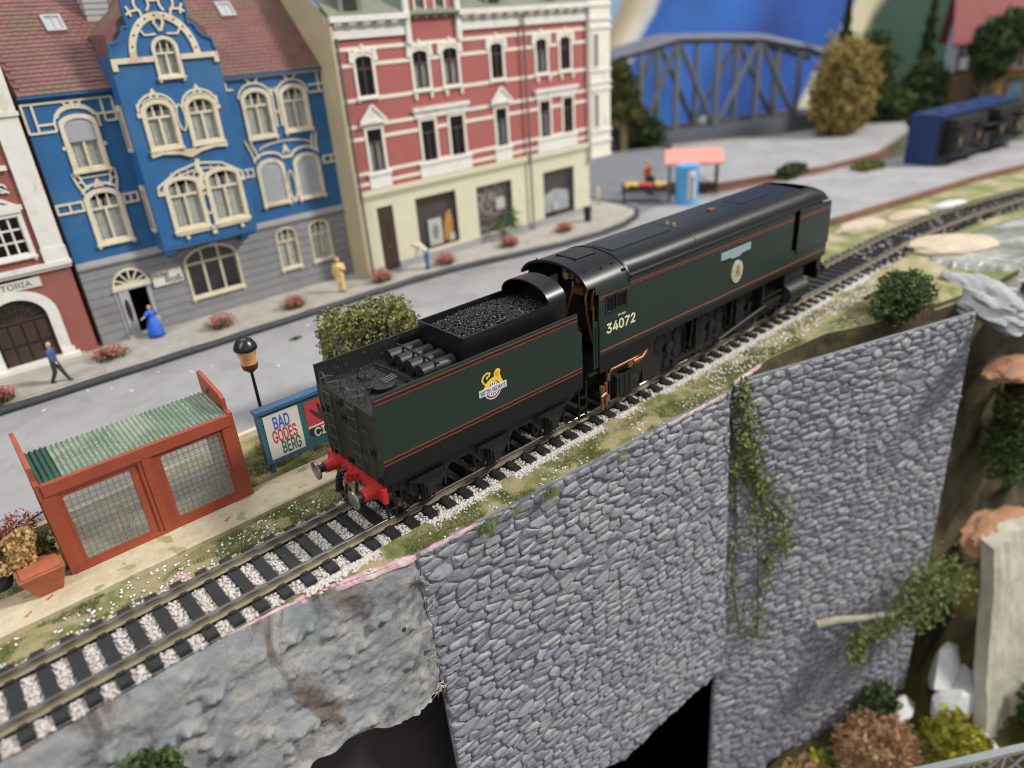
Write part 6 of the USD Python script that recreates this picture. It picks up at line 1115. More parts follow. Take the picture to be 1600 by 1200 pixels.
# planter
PT = thing('planter', 'tapered terracotta planter with straw coloured plant beside the shelter', 'planter', (-83, 42, -2))
def frus(b, x0, x1, y0, y1, z0, X0, X1, Y0_, Y1_, z1):
    v = [(x0, y0, z0), (x1, y0, z0), (x1, y1, z0), (x0, y1, z0), (X0, Y0_, z1), (X1, Y0_, z1), (X1, Y1_, z1), (X0, Y1_, z1)]
    return b.add(v, [(0, 3, 2, 1), (4, 5, 6, 7), (0, 1, 5, 4), (1, 2, 6, 5), (2, 3, 7, 6), (3, 0, 4, 7)])
pot = obj('pot', frus(MB(), -86, -79.8, 35.6, 42.5, -1.95, -89, -77.4, 33.6, 45.5, 6.0), M['terracotta'], PT); obj('soil', MB().box(-88.2, -78.2, 34.4, 44.8, 6.0, 6.5), M['terracotta'], PT)
r = np.random.default_rng(9)
obj('dry_foliage', MB().add(*flakes(np.vstack([blob(700, (-86, 43, 11), (4.0, 4.0, 6), r, .4, .5, .5, 1), blob(260, (-90, 43, 8), (3.4, 3, 3), r, .4, .5, .5, 2), blob(240, (-83.4, 42.5, 14.5), (2.6, 2.4, 3.0), r, .4, .5, .5, 6)]), .75, r)).add(*rocky((-86, 43, 10.5), (2.6, 2.6, 4.4), 3, .3, 2)), L['straw'], PT)
obj('green_foliage', flakes(np.vstack([blob(260, (-80, 44, 9), (3.4, 3, 4), r, .4, .5, .5, 3), blob(160, (-91, 45, 12), (3, 3, 3), r, .4, .5, .5, 4)]), .7, r), L['low'], PT)
obj('round_knob', MB().add(*rocky((-92.6, 45.5, 3.4), (3.1, 3.1, 4.2), 6, .06, 3)), M['ink'], smooth=True, label='round black knob at the left edge of the picture beside the planter', cat='knob')
# flower clumps
def flower(loc, rad, label, kind='flower', seed=0, hi=1.0):
    T = thing('flower_clump', label, 'flowers', loc, group='flower clumps along the pavement'); r = np.random.default_rng(100 + seed); n = 420
    hi = hi * 1.3; rad = rad * 1.1; n = 620
    P = blob(n, (0, 0, 2.6 * hi), (rad, rad * .8, 3.2 * hi), r, .5, .35, .45, seed); P = P[P[:, 2] > .1]
    hi_ = P[:, 2] + r.normal(size=len(P)) * .8 > 2.0 * hi
    obj('blossoms', flakes(P[hi_], .62, r), L[kind], T, local=True); obj('leaves', flakes(np.vstack([P[~hi_], P[::3] * [.8, .8, .6]]), .62, r), L['low'], T, local=True)
flower((-71, 187.5, .9), 6, 'flower clump cut by the left edge, before the dark red house', 'flower', 1)
flower((-22.5, 203.5, 0), 8.5, 'wide orange and pink flower clump where the dark red house meets the blue house', 'flower', 2)
flower((32, 199.5, 0), 8.0, 'red and purple flower clump to the right of the lady in blue', 'flower', 3)
flower((72, 195, 0), 6.8, 'purple and pink flower clump before the right part of the grey ground floor', 'flower', 4)
flower((129.5, 194, 0), 7.2, 'coral flower clump where the blue house meets the red house', 'coral', 5)
flower((174.5, 190, 0), 7.2, 'coral flower clump beside the bending man at the first shop window', 'coral', 6)
flower((225.6, 186.5, 0), 7.2, 'coral flower clump under the green plant at the second shop window', 'coral', 7)
flower((273.5, 181.5, 0), 7.0, 'coral flower clump before the last shop window, nearest the black bin', 'coral', 8)
flower((-86, 73, -4), 8.0, 'dark red flower clump at the left edge behind the planter', 'coral', 9, 1.5)
GP = thing('pavement_plant', 'tall thin green plant beside the drainpipe of the red house', 'plant', (232, 199, 0)); r = np.random.default_rng(5)
b = MB()
for k in range(7): a = r.random() * 6.28; b.tube([(232 + r.normal(), 199, 0), (232 + 2 * math.cos(a), 199 + math.sin(a), 8), (232 + 6 * math.cos(a) + 6, 199 + 2 * math.sin(a), 15 + 6 * r.random())], .25, 4)
obj('stems', b, M['print_green'], GP); obj('leaves', flakes(np.vstack([blob(160, (228, 199, 13), (6, 3, 5), r, .5), blob(240, (242, 199, 12), (6, 3, 10), r, .5, .5)]), .9, r), L['green'], GP)
TU = obj('grass_tuft', flakes(blob(110, (53.5, 157.5, -2.3), (3.4, 2.4, .9), np.random.default_rng(6), .5), .7, np.random.default_rng(6)), L['green'], label='small green grass tuft growing alone on the road', cat='grass tuft')
r = np.random.default_rng(77); P = np.column_stack([-60 + 380 * r.random(30), 176 - 60 * r.random(30) ** 2 - 3, 0 * np.ones(30) - 2.4])
obj('litter', pebbles(np.vstack([P, [[117, 132, -2.4], [118, 131, -2.4], [-40, 178, -2.4], [205, 168, -2.4], [210, 169, -2.4], [344, 150, -2.4], [347, 152, -2.4]]]), .7, r, .3), M['white_stone'], kind='stuff', label='white scraps lying on the grey road along the kerb', cat='litter')
b = MB(); b.tube([(-83, 75.6, -2.3), (-79, 80, -2.25), (-80.5, 82, -2.25), (-75, 85, -2.25), (-70, 86, -2.25)], .35, 5); obj('road_crack', b, M['ink'], kind='stuff', label='jagged black crack in the road edge left of the shelter', cat='crack')
# ================================================================ PEOPLE (figures of about 20 mm)
_ico = np.array(trimesh.creation.icosphere(1, 1.0).vertices)
def bones(lst):
    """One closed surface from (joint, radius, joint, radius) links."""
    out = manifold3d.Manifold()
    for p, a, q, b in lst:
        out = out + manifold3d.Manifold.hull_points(np.vstack([_ico * a + np.array(p, float), _ico * b + np.array(q, float)]).astype(np.float32))
    m = out.to_mesh(); return np.array(m.vert_properties[:, :3], float), np.array(m.tri_verts)
def person(loc, rz, label, J, mats, skirt=None, sc=1.0, hairy='hair', bulk=1.0):
    """J: joints of a figure facing +y, in mm: hip, chest, neck, head, and left/right elbow, hand, knee, foot."""
    T = thing('person', label, 'person', loc, rz)
    V3 = lambda k: np.array(J[k], float) * sc
    hip, ch, nk, hd = V3('hip'), V3('chest'), V3('neck'), V3('head'); up_ = (hd - nk) / np.linalg.norm(hd - nk)
    body, shirt, legs = [], [], []
    R = lambda x: x * sc * bulk
    body += [(hip, R(1.5), ch, R(1.65)), (ch, R(1.2), nk, R(.65)), (nk, R(.6), hd, R(.8)), (hd - up_ * R(.35), R(1.0), hd + up_ * R(.35), R(1.12)), (hd + np.array([0, R(.95), -R(.1)]), R(.16), hd + np.array([0, R(1.12), -R(.3)]), R(.2))]
    for s in (-1, 1): body += [(hd + np.array([s * R(1.02), 0, 0]), R(.22), hd + np.array([s * R(1.0), 0, -R(.25)]), R(.18)), (hd + np.array([s * R(.38), R(.98), R(.15)]), R(.13), hd + np.array([s * R(.42), R(.98), R(.15)]), R(.12))]
    shirt += [(hip + up_ * R(.4), R(1.68), ch, R(1.85)), (ch, R(1.5), nk - up_ * R(.3), R(.8))]
    legs += [(hip - [R(.5), 0, 0], R(1.5), hip + [R(.5), 0, 0], R(1.5))]
    for s, k in ((-1, 'l'), (1, 'r')):
        sh = ch + np.array([s * R(1.95), 0, R(.75)]); el, ha = V3('elbow_' + k), V3('hand_' + k); kn, ft = V3('knee_' + k), V3('foot_' + k); hp = hip + np.array([s * R(.95), 0, -R(.3)])
        body += [(ch + np.array([s * R(1), 0, R(.6)]), R(.7), sh, R(.72)), (sh, R(.7), el, R(.55)), (el, R(.52), ha, R(.36)), (hp, R(1.05), kn, R(.78)), (kn, R(.75), ft + [0, 0, R(.6)], R(.48))]
        fd = (ha - el) / np.linalg.norm(ha - el); side = np.cross(fd, [0, 0, 1.0]); side /= np.linalg.norm(side) + 1e-9
        body.append((ha, R(.34), ha + fd * R(.5), R(.36)))
        for j in range(4): body.append((ha + fd * R(.5) + side * R(.17) * (j - 1.5), R(.13), ha + fd * R(1.15 - .1 * abs(j - 1.4)) + side * R(.2) * (j - 1.5) + np.array([0, 0, -R(.12)]), R(.11)))
        body.append((ha + side * R(.3) * s, R(.13), ha + side * R(.55) * s + fd * R(.5), R(.11)))
        shirt += [(ch + np.array([s * R(1), 0, R(.6)]), R(.85), sh, R(.9)), (sh, R(.88), el, R(.72))] + ([(el, R(.7), el + (ha - el) * .8, R(.52))] if J.get('long', 1) else [])
        legs += [(hp, R(1.22), kn, R(.95)), (kn, R(.93), ft + [0, 0, R(.9)], R(.72))]
        shoe = (ft + [0, -R(.2), R(.4)], R(.5), ft + [0, R(1.2), R(.32)], R(.42)); body.append(shoe)
        obj('shoe', bones([(shoe[0], shoe[1] + .1, shoe[2], shoe[3] + .1)]), M['ink'] if not skirt else M[mats[1]], T, 60, local=True)
    obj('body', bones(body), M['skin'], T, 60, local=True); obj('shirt', bones(shirt), M[mats[0]], T, 60, local=True)
    if skirt: obj('skirt', MB().lathe([(R(r_), z * sc) for r_, z in skirt], (hip[0], hip[1], 0), 22), M[mats[1]], T, True, local=True)
    else: obj('trousers', bones(legs), M[mats[1]], T, 60, local=True)
    obj('hair', bones([(hd + up_ * R(.5) + [0, -R(.2), 0], R(1.08), hd + up_ * R(.25) + [0, -R(.45), 0], R(1.05))]), M[hairy], T, 60, local=True); return T
STAND = dict(hip=(0, 0, 10.2), chest=(0, 0, 15.0), neck=(0, 0, 16.8), head=(0, .2, 18.6), elbow_l=(-2.9, -.2, 12.8), hand_l=(-2.8, .6, 10.2), elbow_r=(2.9, -.2, 12.8), hand_r=(2.8, .6, 10.2), knee_l=(-1, .2, 5.4), foot_l=(-1.1, 0, 0), knee_r=(1, .2, 5.4), foot_r=(1.1, 0, 0))
WALK = dict(STAND, knee_l=(-.9, 1.6, 5.6), foot_l=(-1, 3.4, 0), knee_r=(.9, -.6, 5.3), foot_r=(1, -3.2, .1), elbow_l=(-2.7, -1.4, 12.6), hand_l=(-2.6, -1.6, 10.2), elbow_r=(2.7, .9, 12.7), hand_r=(2.5, 2.4, 10.8))
BEND = dict(STAND, chest=(0, 3.4, 13.8), neck=(0, 5.0, 14.6), head=(0, 6.6, 14.9), elbow_l=(-2.6, 4.6, 11.0), hand_l=(-2.2, 5.6, 8.6), elbow_r=(2.6, 4.6, 11.0), hand_r=(2.2, 5.6, 8.6))
SIT = dict(STAND, hip=(0, 0, 4.6), chest=(0, .3, 9.4), neck=(0, .4, 11.2), head=(0, .6, 13.0), elbow_l=(-2.8, .6, 7.4), hand_l=(-1.8, 2.8, 5.8), elbow_r=(2.8, .6, 7.4), hand_r=(1.8, 2.8, 5.8), knee_l=(-1, 4.6, 4.8), foot_l=(-1, 4.8, 0), knee_r=(1, 4.6, 4.8), foot_r=(1, 4.8, 0))
person((-47.2, 190.0, .9), math.radians(-128), 'man in blue shirt and dark trousers striding along the pavement by the arched door', WALK, ('cloth_navy', 'cloth_dark'))
person((3.6, 215.6, 0), math.radians(190), 'lady in long bright blue dress with puffed sleeves at the open door', dict(STAND, long=0, elbow_r=(3.9, .8, 14.2), hand_r=(6.0, 1.0, 13.4), elbow_l=(-3.6, .3, 13.2), hand_l=(-4.2, 1.4, 11.4)), ('cloth_blue', 'cloth_blue'), [(0, 12.6), (1.5, 12.5), (2.4, 11.2), (3.7, 7.6), (4.5, 3.0), (4.7, .4), (0, .3)], .86, 'hair', 1.05)
person((104.2, 198, 0), math.radians(150), 'person in pale yellow clothes standing by the right end of the grey wall', dict(STAND, elbow_l=(-3.0, 1.2, 13.4), hand_l=(-1.4, 2.2, 14.4), foot_l=(-1.1, 1.4, 0), knee_l=(-1, .9, 5.4)), ('cloth_yellow', 'cloth_yellow'), None, 1.02, 'cloth_orange', 1.12)
person((161.8, 191.4, 0), math.radians(75), 'man in white top and blue jeans bending forward before the first shop window', BEND, ('cloth_white', 'cloth_jeans'), None, 1.1, 'cloth_cream', 1.05)
person((352, 221, 0), math.radians(200), 'person in cream clothes standing by the corner of the red house', STAND, ('cloth_cream', 'cloth_cream'), None, .72)
person((-58.2, 46.5, -1.9), math.radians(160), 'person in white top seated low inside the red shelter', SIT, ('cloth_white', 'cloth_dark'), None, .80, 'ink')
person((408, 216, -2.2), math.radians(180), 'person in orange standing behind the market table', STAND, ('cloth_orange', 'cloth_dark'), None, 1.35)
person((402, 207, -2.2), math.radians(150), 'person in dark clothes at the left end of the market table', STAND, ('cloth_dark', 'cloth_dark'), None, .95)
person((421, 180, -2.2), math.radians(200), 'person in brownish clothes under the coral canopy', STAND, ('terracotta', 'cloth_dark'), None, .95)

# ---------------------------------------------------------------- corner by the street: bin, blue column, canopy, market table
BN = thing('litter_bin', 'black litter bin on the pavement by the last shop window', 'bin', (304, 187.5, 0))
obj('drum', MB().lathe([(0, 0), (2.4, 0), (2.9, 9.6), (0, 9.6)], (304, 187.5, 0), 16), M['ink'], BN, 40); obj('rim', MB().lathe([(2.6, 9.4), (3.2, 9.5), (3.2, 10.3), (2.5, 10.3)], (304, 187.5, 0), 16), M['lamp_black'], BN)
PB = thing('advertising_column', 'bright blue advertising column with white upright panel in front of the canopy', 'column', (397, 168, -2.5)); c = (397, 168, -2.4)
obj('drum', MB().lathe([(9.4, 0), (9.4, 1), (8.8, 1.2), (8.8, 27.6), (9.3, 28), (9.3, 29), (0, 30)], c, 28), M['pillar_blue'], PB, 40)
ta = np.radians(np.linspace(222, 262, 9)); pn = np.array([[(397 + 9.0 * math.cos(a), 168 + 9.0 * math.sin(a), z) for a in ta] for z in (1.4, 24)]); pnl = obj('white_panel', MB().grid(pn[:, ::-1]), M['paper'], PB)
b = MB()
for k in range(7):
    a = math.radians(242 + (k % 2) * 2); z = 4.5 + 2.6 * k; b.box(-1.4, 1.4, -.1, .1, z, z + 1.4, rotz(a + math.pi / 2), (397 + 9.1 * math.cos(a), 168 + 9.1 * math.sin(a), -2.4))
obj('panel_marks', b, M['sash_brown'], pnl, kind='stuff')
CN = thing('canopy', 'coral coloured ridged canopy on dark posts behind the blue column', 'canopy', (430, 186, -2.3), math.radians(-52))
for x in (-19, 19):
    for y in (-8, 8): obj('post', MB().box(x - .8, x + .8, y - .8, y + .8, 0, 25), M['timber'], CN, local=True)
obj('roof', MB().poly([(-13, 24), (0, 33), (13, 24), (13, 26), (0, 35.4), (-13, 26)], -23, 23, 'x'), M['awning'], CN, local=True)
obj('counter', MB().box(-17, 17, -6, 2, 0, 8), M['timber'], CN, local=True)
MT = thing('market_table', 'dark market table with coloured goods left of the blue column', 'table', (386, 199, -2.3), math.radians(-52))
obj('top', MB().box(-20, 20, -8, 8, 8.6, 9.6), M['timber'], MT, local=True)
for x in (-18, 18):
    for y in (-6.5, 6.5): obj('leg', MB().box(x - .7, x + .7, y - .7, y + .7, 0, 8.6), M['timber'], MT, local=True)
obj('back_board', MB().box(-20, 20, 7, 8, 9.6, 12), M['timber'], MT, local=True)
for i, (x, mt, lab) in enumerate(((-12, 'yellow_goods', 'yellow goods heaped in a crate at the left end of the market table'), (-1, 'red_goods', 'red goods heaped in a crate at the middle of the market table'), (11, 'yellow_goods', 'ochre goods heaped in a crate at the right end of the market table'))):
    p = np.array([386, 199, 0]) + rotz(math.radians(-52)) @ np.array([x, -1, 0]); CR = thing('crate', lab, 'crate', (p[0], p[1], 7.3), math.radians(-52))
    obj('box', MB().box(-5, 5, -5, 5, 0, 2.2).box(-5, 5, -5.3, -5, 0, 3.4), M['timber'], CR, local=True); r = np.random.default_rng(i)
    obj('goods', pebbles(np.column_stack([-4.5 + 9 * r.random(60), -4.5 + 9 * r.random(60), 2.4 + 1.6 * r.random(60)]), 1.25, r, .9), M[mt], CR, True, local=True, kind='stuff')
# ---------------------------------------------------------------- truss bridge
A0 = np.array([593, 375, 0.0]); BR = thing('truss_bridge', 'grey steel truss bridge with bowed top standing before the blue backdrop', 'bridge', A0, math.atan2(-.376, .927))
S = [-72, -35, 0, 45, 98, 153, 211, 262]; ZT = [76, 92, 98, 106, 103, 99, 86, 72]; zb = 6.0
for y in (0, 44):
    for i in range(len(S) - 1): obj('top_chord', MB().tube([(S[i], y, ZT[i]), (S[i + 1], y, ZT[i + 1])], 5.0, 4), M['bridge_grey'], BR, local=True)
    obj('bottom_chord', MB().box(S[0], S[-1], y - 2.5, y + 2.5, zb - 4, zb + 4), M['bridge_grey'], BR, local=True)
    for i in range(1, len(S) - 1): obj('post', MB().box(S[i] - 2.6, S[i] + 2.6, y - 2, y + 2, zb, ZT[i]), M['bridge_grey'], BR, local=True)
    for i in range(1, len(S) - 2):
        obj('diagonal', MB().tube([(S[i], y, ZT[i]), (S[i + 1], y, zb)] if i % 2 else [(S[i], y, zb), (S[i + 1], y, ZT[i + 1])], 3.4, 4), M['bridge_grey'], BR, local=True)
        m_ = (S[i] + S[i + 1]) / 2; obj('hanger', MB().box(m_ - 1.2, m_ + 1.2, y - 1, y + 1, zb, (ZT[i] + ZT[i + 1]) / 2), M['bridge_grey'], BR, local=True)
for i in range(1, len(S) - 1): obj('cross_strut', MB().box(S[i] - 1.6, S[i] + 1.6, 2, 42, ZT[i] - 3, ZT[i]), M['bridge_grey'], BR, local=True)
obj('deck', MB().box(S[0], S[-1], 3, 41, zb - 3, zb), M['timber'], BR, local=True); obj('girder', MB().box(S[0], S[-1], -3.2, -2.6, -9, 6), M['bridge_grey'], BR, local=True)
for k, (s, dz) in enumerate(((92, 9), (104, 8))): obj('pale_load', MB().add(*rocky((s, 12, zb + dz - 1), (8, 7, 6), 40 + k, .2, 2)), M['hut_ochre'] if False else M['plaster_white'], BR, True, local=True)
# ---------------------------------------------------------------- trees
def tree(loc, label, h, crowns, leaf, size, n, trunk=3.0, seed=0, name='tree', group=None):
    T = thing(name, label, 'tree', loc, group=group); r = np.random.default_rng(200 + seed)
    b = MB().tube([(0, 0, -14), (0, 0, h * .3), (r.normal() * 2, r.normal() * 2, h * .75)], [trunk, trunk * .8, trunk * .3], 8)
    for k in range(5): a = r.random() * 6.28; b.tube([(0, 0, h * (.25 + .08 * k)), (h * .16 * math.cos(a), h * .16 * math.sin(a), h * (.4 + .09 * k))], [trunk * .4, trunk * .15], 5)
    obj('trunk', b, M['stem'], T, 50, local=True)
    P = np.vstack([blob(int(n * w), c, rd, r, .42, .45, .45, seed + i) for i, (c, rd, w) in enumerate(crowns)])
    obj('crown', flakes(P, size, r), L[leaf], T, local=True); return T
tree((756, 222, -8), 'large rounded golden brown tree to the right of the bridge', 104, [((0, 0, 60), (36, 32, 46), .6), ((-3, 0, 34), (38, 32, 30), .4)], 'gold', 2.3, 17000, 5, 1)
tree((850, 235, -10), 'dark green tree right behind the golden tree', 100, [((0, 0, 58), (28, 24, 50), .6), ((10, -4, 30), (34, 26, 28), .4)], 'dark', 2.4, 11000, 4, 2)
tree((905, 195, -10), 'tall dark bushy tree between the golden tree and the half timbered house', 84, [((0, 0, 42), (26, 24, 32), .6), ((-10, -6, 22), (26, 22, 20), .4)], 'dark', 2.4, 9000, 4, 3)
tree((880, 208, -10), 'low green tree in front of the dark trees at the plate edge', 46, [((0, 0, 22), (30, 22, 22), 1)], 'bush', 3.2, 3000, 3, 9)
def conifer(loc, label, h, rad, seed):
    T = thing('conifer', label, 'tree', loc); r = np.random.default_rng(seed); n = 3600; z = r.random(n) ** .8; a = r.random(n) * 6.28; rr = rad * (1 - z) * (0.55 + .45 * r.random(n)) * (0.75 + .35 * np.sin(z * 46))
    obj('trunk', MB().cyl((0, 0, -14), (0, 0, h * .9), 2.4, .4, 8), M['stem'], T, local=True); obj('crown', flakes(np.column_stack([rr * np.cos(a), rr * np.sin(a), h * (.08 + .92 * z)]), 3.0, r), L['dark'], T, local=True)
conifer((812, 256, -10), 'dark pointed conifer rising behind the golden tree', 142, 24, 11)
conifer((960, 222, -10), 'slim dark conifer left of the half timbered house', 118, 16, 12)
conifer((1000, 236, -10), 'dark conifer just behind the roof of the half timbered house', 150, 18, 13)
tree((572, 386, -8), 'dark olive tree beside the turret of the red house', 100, [((-4, 0, 62), (24, 22, 36), .55), ((6, -4, 36), (22, 22, 26), .45)], 'low', 3.0, 4200, 4, 5)
tree((598, 366, -8), 'dark green bush at the left foot of the bridge', 36, [((0, 0, 18), (20, 18, 20), 1)], 'dark', 2.8, 2600, 3, 6, 'bush')
tree((524, 150, -9), 'dark green bush in the gap between the two grey plates', 18, [((0, 0, 8), (24, 8, 9), 1)], 'dark', 2.2, 2200, 2, 7, 'bush')
tree((588, 112, -9), 'pale green low bush left of the blue carriage', 12, [((0, 0, 6), (22, 12, 6), 1)], 'grass', 2.2, 1600, 2, 8, 'bush')
tree((926, 138, -12), 'big dark green tree in front of the half timbered house', 124, [((4, -2, 84), (27, 24, 34), .6), ((20, -14, 102), (22, 20, 22), .4)], 'dark', 2.6, 13000, 4, 10)
# stone arch at the end of the side street
AR = thing('archway', 'tan brick archway at the end of the side street behind the red house', 'archway', (556, 384, -3), math.radians(-50))
obj('arch', MB().poly(arch(-16, 16, 0, 36, 14).difference(arch(-9, 9, -1, 27, 9)), -4, 4, 'y'), M['brick_arch'], AR, local=True); obj('recess', MB().poly(arch(-9.5, 9.5, 0, 27.5, 9), 4, 5, 'y'), M['ink'], AR, local=True)
# half timbered house and little hut
CH = thing('timbered_house', 'half timbered house with red roof behind the big tree at the top right', 'house', (1020, 160, -10), math.radians(-58))
obj('lower_wall', MB().box(-46, 60, 0, 60, 0, 50), M['hut_brown'], CH, local=True); obj('upper_wall', MB().box(-44, 60, -1, 60, 50, 92), M['plaster_white'], CH, local=True)
for x in (-44, -30, -12, 8, 26, 44): obj('timber_post', MB().box(x, x + 3.4, -2.2, -1.02, 50, 92), M['timber'], CH, local=True)
for z in (50, 68, 89): obj('timber_rail', MB().box(-44, 60, -2.6, -2.22, z, z + 3.2), M['timber'], CH, local=True)
for x in (-25, 14): w = obj('window', MB().poly(rect(x, x + 12, 72, 88).difference(rect(x + 1.5, x + 10.5, 73.5, 86.5)), -3.4, -2.62, 'y'), M['hut_ochre'], CH, local=True); obj('pane', MB().box(x + 1.5, x + 10.5, -2.9, -2.7, 73.5, 86.5), M['pane_blue'], w, local=True)
obj('roof', MB().poly([(-13, 80), (30, 150), (73, 80), (73, 84), (30, 155), (-13, 84)], -54, 66, 'x'), M['chalet_roof'], CH, local=True); obj('gable_wall', MB().poly([(-1, 92), (60, 92), (30, 148)], -44, -40, 'x'), M['plaster_white'], CH, local=True)
HT = thing('hut', 'small ochre hut with a blue grey window behind the carriage', 'hut', (1000, 132, -9), math.radians(-52))
obj('wall', MB().box(-14, 30, 0, 30, 0, 50).box(-14, 30, -.8, 0, 0, 3), M['hut_ochre'], HT, local=True); obj('roof', MB().box(-17, 33, -4, 34, 50, 53), M['hut_brown'], HT, local=True)
w = obj('window', MB().poly(rect(-5, 17, 14, 42).difference(rect(-3, 15, 16, 40)), -1.4, -.02, 'y'), M['hut_brown'], HT, local=True); obj('pane', MB().box(-3, 15, -.6, -.3, 16, 40), M['pane_blue'], w, local=True)
obj('window', MB().poly(rect(20, 29, 14, 42).difference(rect(21.5, 28, 16, 40)), -1.4, -.02, 'y'), M['hut_brown'], HT, local=True)
# blue carriage
CO = thing('railway_carriage', 'dark blue railway carriage showing its black underframe, resting on the grey plate', 'railway carriage', (616, 65.5, -2.1), math.radians(-5.5))
LC = 146
obj('body', MB().box(0, LC, 3, 29, 0, 42), M['coach_blue'], CO, local=True); obj('sole_bar', MB().box(0, LC, 2.4, 3, 39.4, 42).box(0, LC, 2.4, 3, 0, 3.2), M['coach_blue'], CO, local=True)
obj('underframe', MB().box(1, LC - 1, 1.2, 2.95, 3.3, 39.3), M['frame_black'], CO, local=True)
for x in (34, LC - 34):
    bg = obj('bogie', MB().box(x - 27, x + 27, -8, 1.1, 7, 11.5).box(x - 27, x + 27, -8, 1.1, 31, 37.5).box(x - 24, x + 24, -6, 1.1, 11.5, 31), M['frame_black'], CO, local=True)
    for dx in (-17, 17):
        for z in (10.6, 27.8): obj('wheel', MB().cyl((x + dx, -7.6, z), (x + dx, -7.6, z + 2.6), 6, n=20), M['frame_black'], bg, 40, local=True)
        obj('axle', MB().cyl((x + dx, -7.6, 17), (x + dx, -7.6, 23), 1.2, n=10), M['brass'], bg, local=True)
for x in (72, 92, 112): obj('battery_box', MB().box(x - 8, x + 8, -6, 1.1, 7, 19), M['frame_black'], CO, local=True)
obj('truss_rod', MB().tube([(55, -2, 26), (75, -6, 26), (112, -6, 26), (132, -2, 26)], .8, 6), M['frame_black'], CO, local=True)
obj('coupling', MB().box(LC, LC + 14, 0, 3, 15, 20), M['frame_black'], CO, local=True)
for z in (8, 29): obj('buffer', MB().cyl((LC, 5, z), (LC + 8, 5, z), 2, n=12), M['frame_black'], CO, local=True)
for k in range(5): obj('roof_vent', MB().box(18 + k * 36, 24 + k * 36, 12, 17, 42, 43.2), M['coach_blue'], CO, local=True)
# ---------------------------------------------------------------- growth on and before the walls
def onwall(s, z, out): d = np.array([.9527, -.3039, 0]); nn = np.array([-.3039, -.9527, 0]); return np.array([158.5, -31.74, 0]) + s * d + nn * out + np.array([0, 0, z])
VN = thing('hanging_vine', 'olive green vine hanging down the joint between the two stone walls', 'vine', tuple(onwall(4, -6, 3))); r = np.random.default_rng(21)
st, pts = MB(), []
for k, path in enumerate(([(0, -1), (-1, -14), (4, -32), (3, -56), (6, -80), (4, -110), (12, -150)], [(1, -4), (6, -30), (16, -60), (26, -90), (30, -118)], [(0, -6), (-3, -20), (2, -42), (14, -66), (18, -100), (22, -140), (26, -160)], [(4, -30), (10, -52), (34, -84), (37, -112)])):
    pp = np.array([onwall(s, z, 3.0 + 2.2 * math.sin(i * 1.3 + k)) for i, (s, z) in enumerate(path)]); st.tube(pp, .5, 5)
    t = np.linspace(0, 1, len(pp)); q = r.random([300, 620, 700, 520][k]); q = q[meshkit.noise(np.column_stack([q * 14, 0 * q + 3 * k, 0 * q]), 8) > .36]; c = np.stack([np.interp(q, t, pp[:, i]) for i in range(3)], 1)
    wd = np.interp(q, [0, .3, .45, .65, 1], [3.6, 3.2, 4.2, 7.5, 4.6]) * (0.4 + meshkit.noise(np.column_stack([q * 9, 0 * q + k, 0 * q]), 3))
    pts.append(c + r.normal(size=c.shape) * wd[:, None] * np.array([.8, .5, .9]))
P = np.vstack(pts); nn = np.array([-.3039, -.9527, 0]); dist = (P - onwall(0, 0, 0)) @ nn; P = P + np.maximum(1.0 - dist, 0)[:, None] * nn
obj('stems', st, M['stem'], VN); obj('leaves', flakes(P, 1.25, r), L['vine'], VN)
TW_ = thing('leaning_branch', 'pale bare twig with a round head of green leaves leaning from the right wall', 'branch', tuple(onwall(73, -176, 2))); r = np.random.default_rng(22)
b0, b1, b2 = onwall(68, -172, 2), onwall(92, -172, 9), onwall(116, -175, 13)
obj('twig', MB().tube([b0, (b0 + b1) / 2 + [0, 0, 1.5], b1, b2, onwall(140, -165, 14)], [2.6, 2.4, 2.0, 1.4, .6], 8).tube([b1, onwall(95, -186, 12)], [.9, .5], 6).tube([b2, onwall(138, -186, 14)], [.9, .4], 6), mat('bare_twig', (.30, .28, .22), .85, .2, 3), TW_, 60)
ang = r.random(2200) * 6.28; rad = 15 + 6.5 * r.normal(size=2200); cc = onwall(139, -171, 14); d = np.array([.9527, -.3039, 0])
P = cc + np.cos(ang)[:, None] * rad[:, None] * d * 1.15 + np.sin(ang)[:, None] * rad[:, None] * np.array([0, 0, .95]) + r.normal(size=(2200, 3)) * 4.0
keep = meshkit.fbm(P / 8, 3, 3) > .40
obj('leaves', flakes(np.vstack([P[keep], blob(700, onwall(93, -190, 12), (11, 5, 13), r, .5, .5, .4, 3), blob(420, onwall(108, -181, 13), (12, 5, 7), r, .5, .5, .4, 4)]), 1.4, r), L['vine'], TW_)
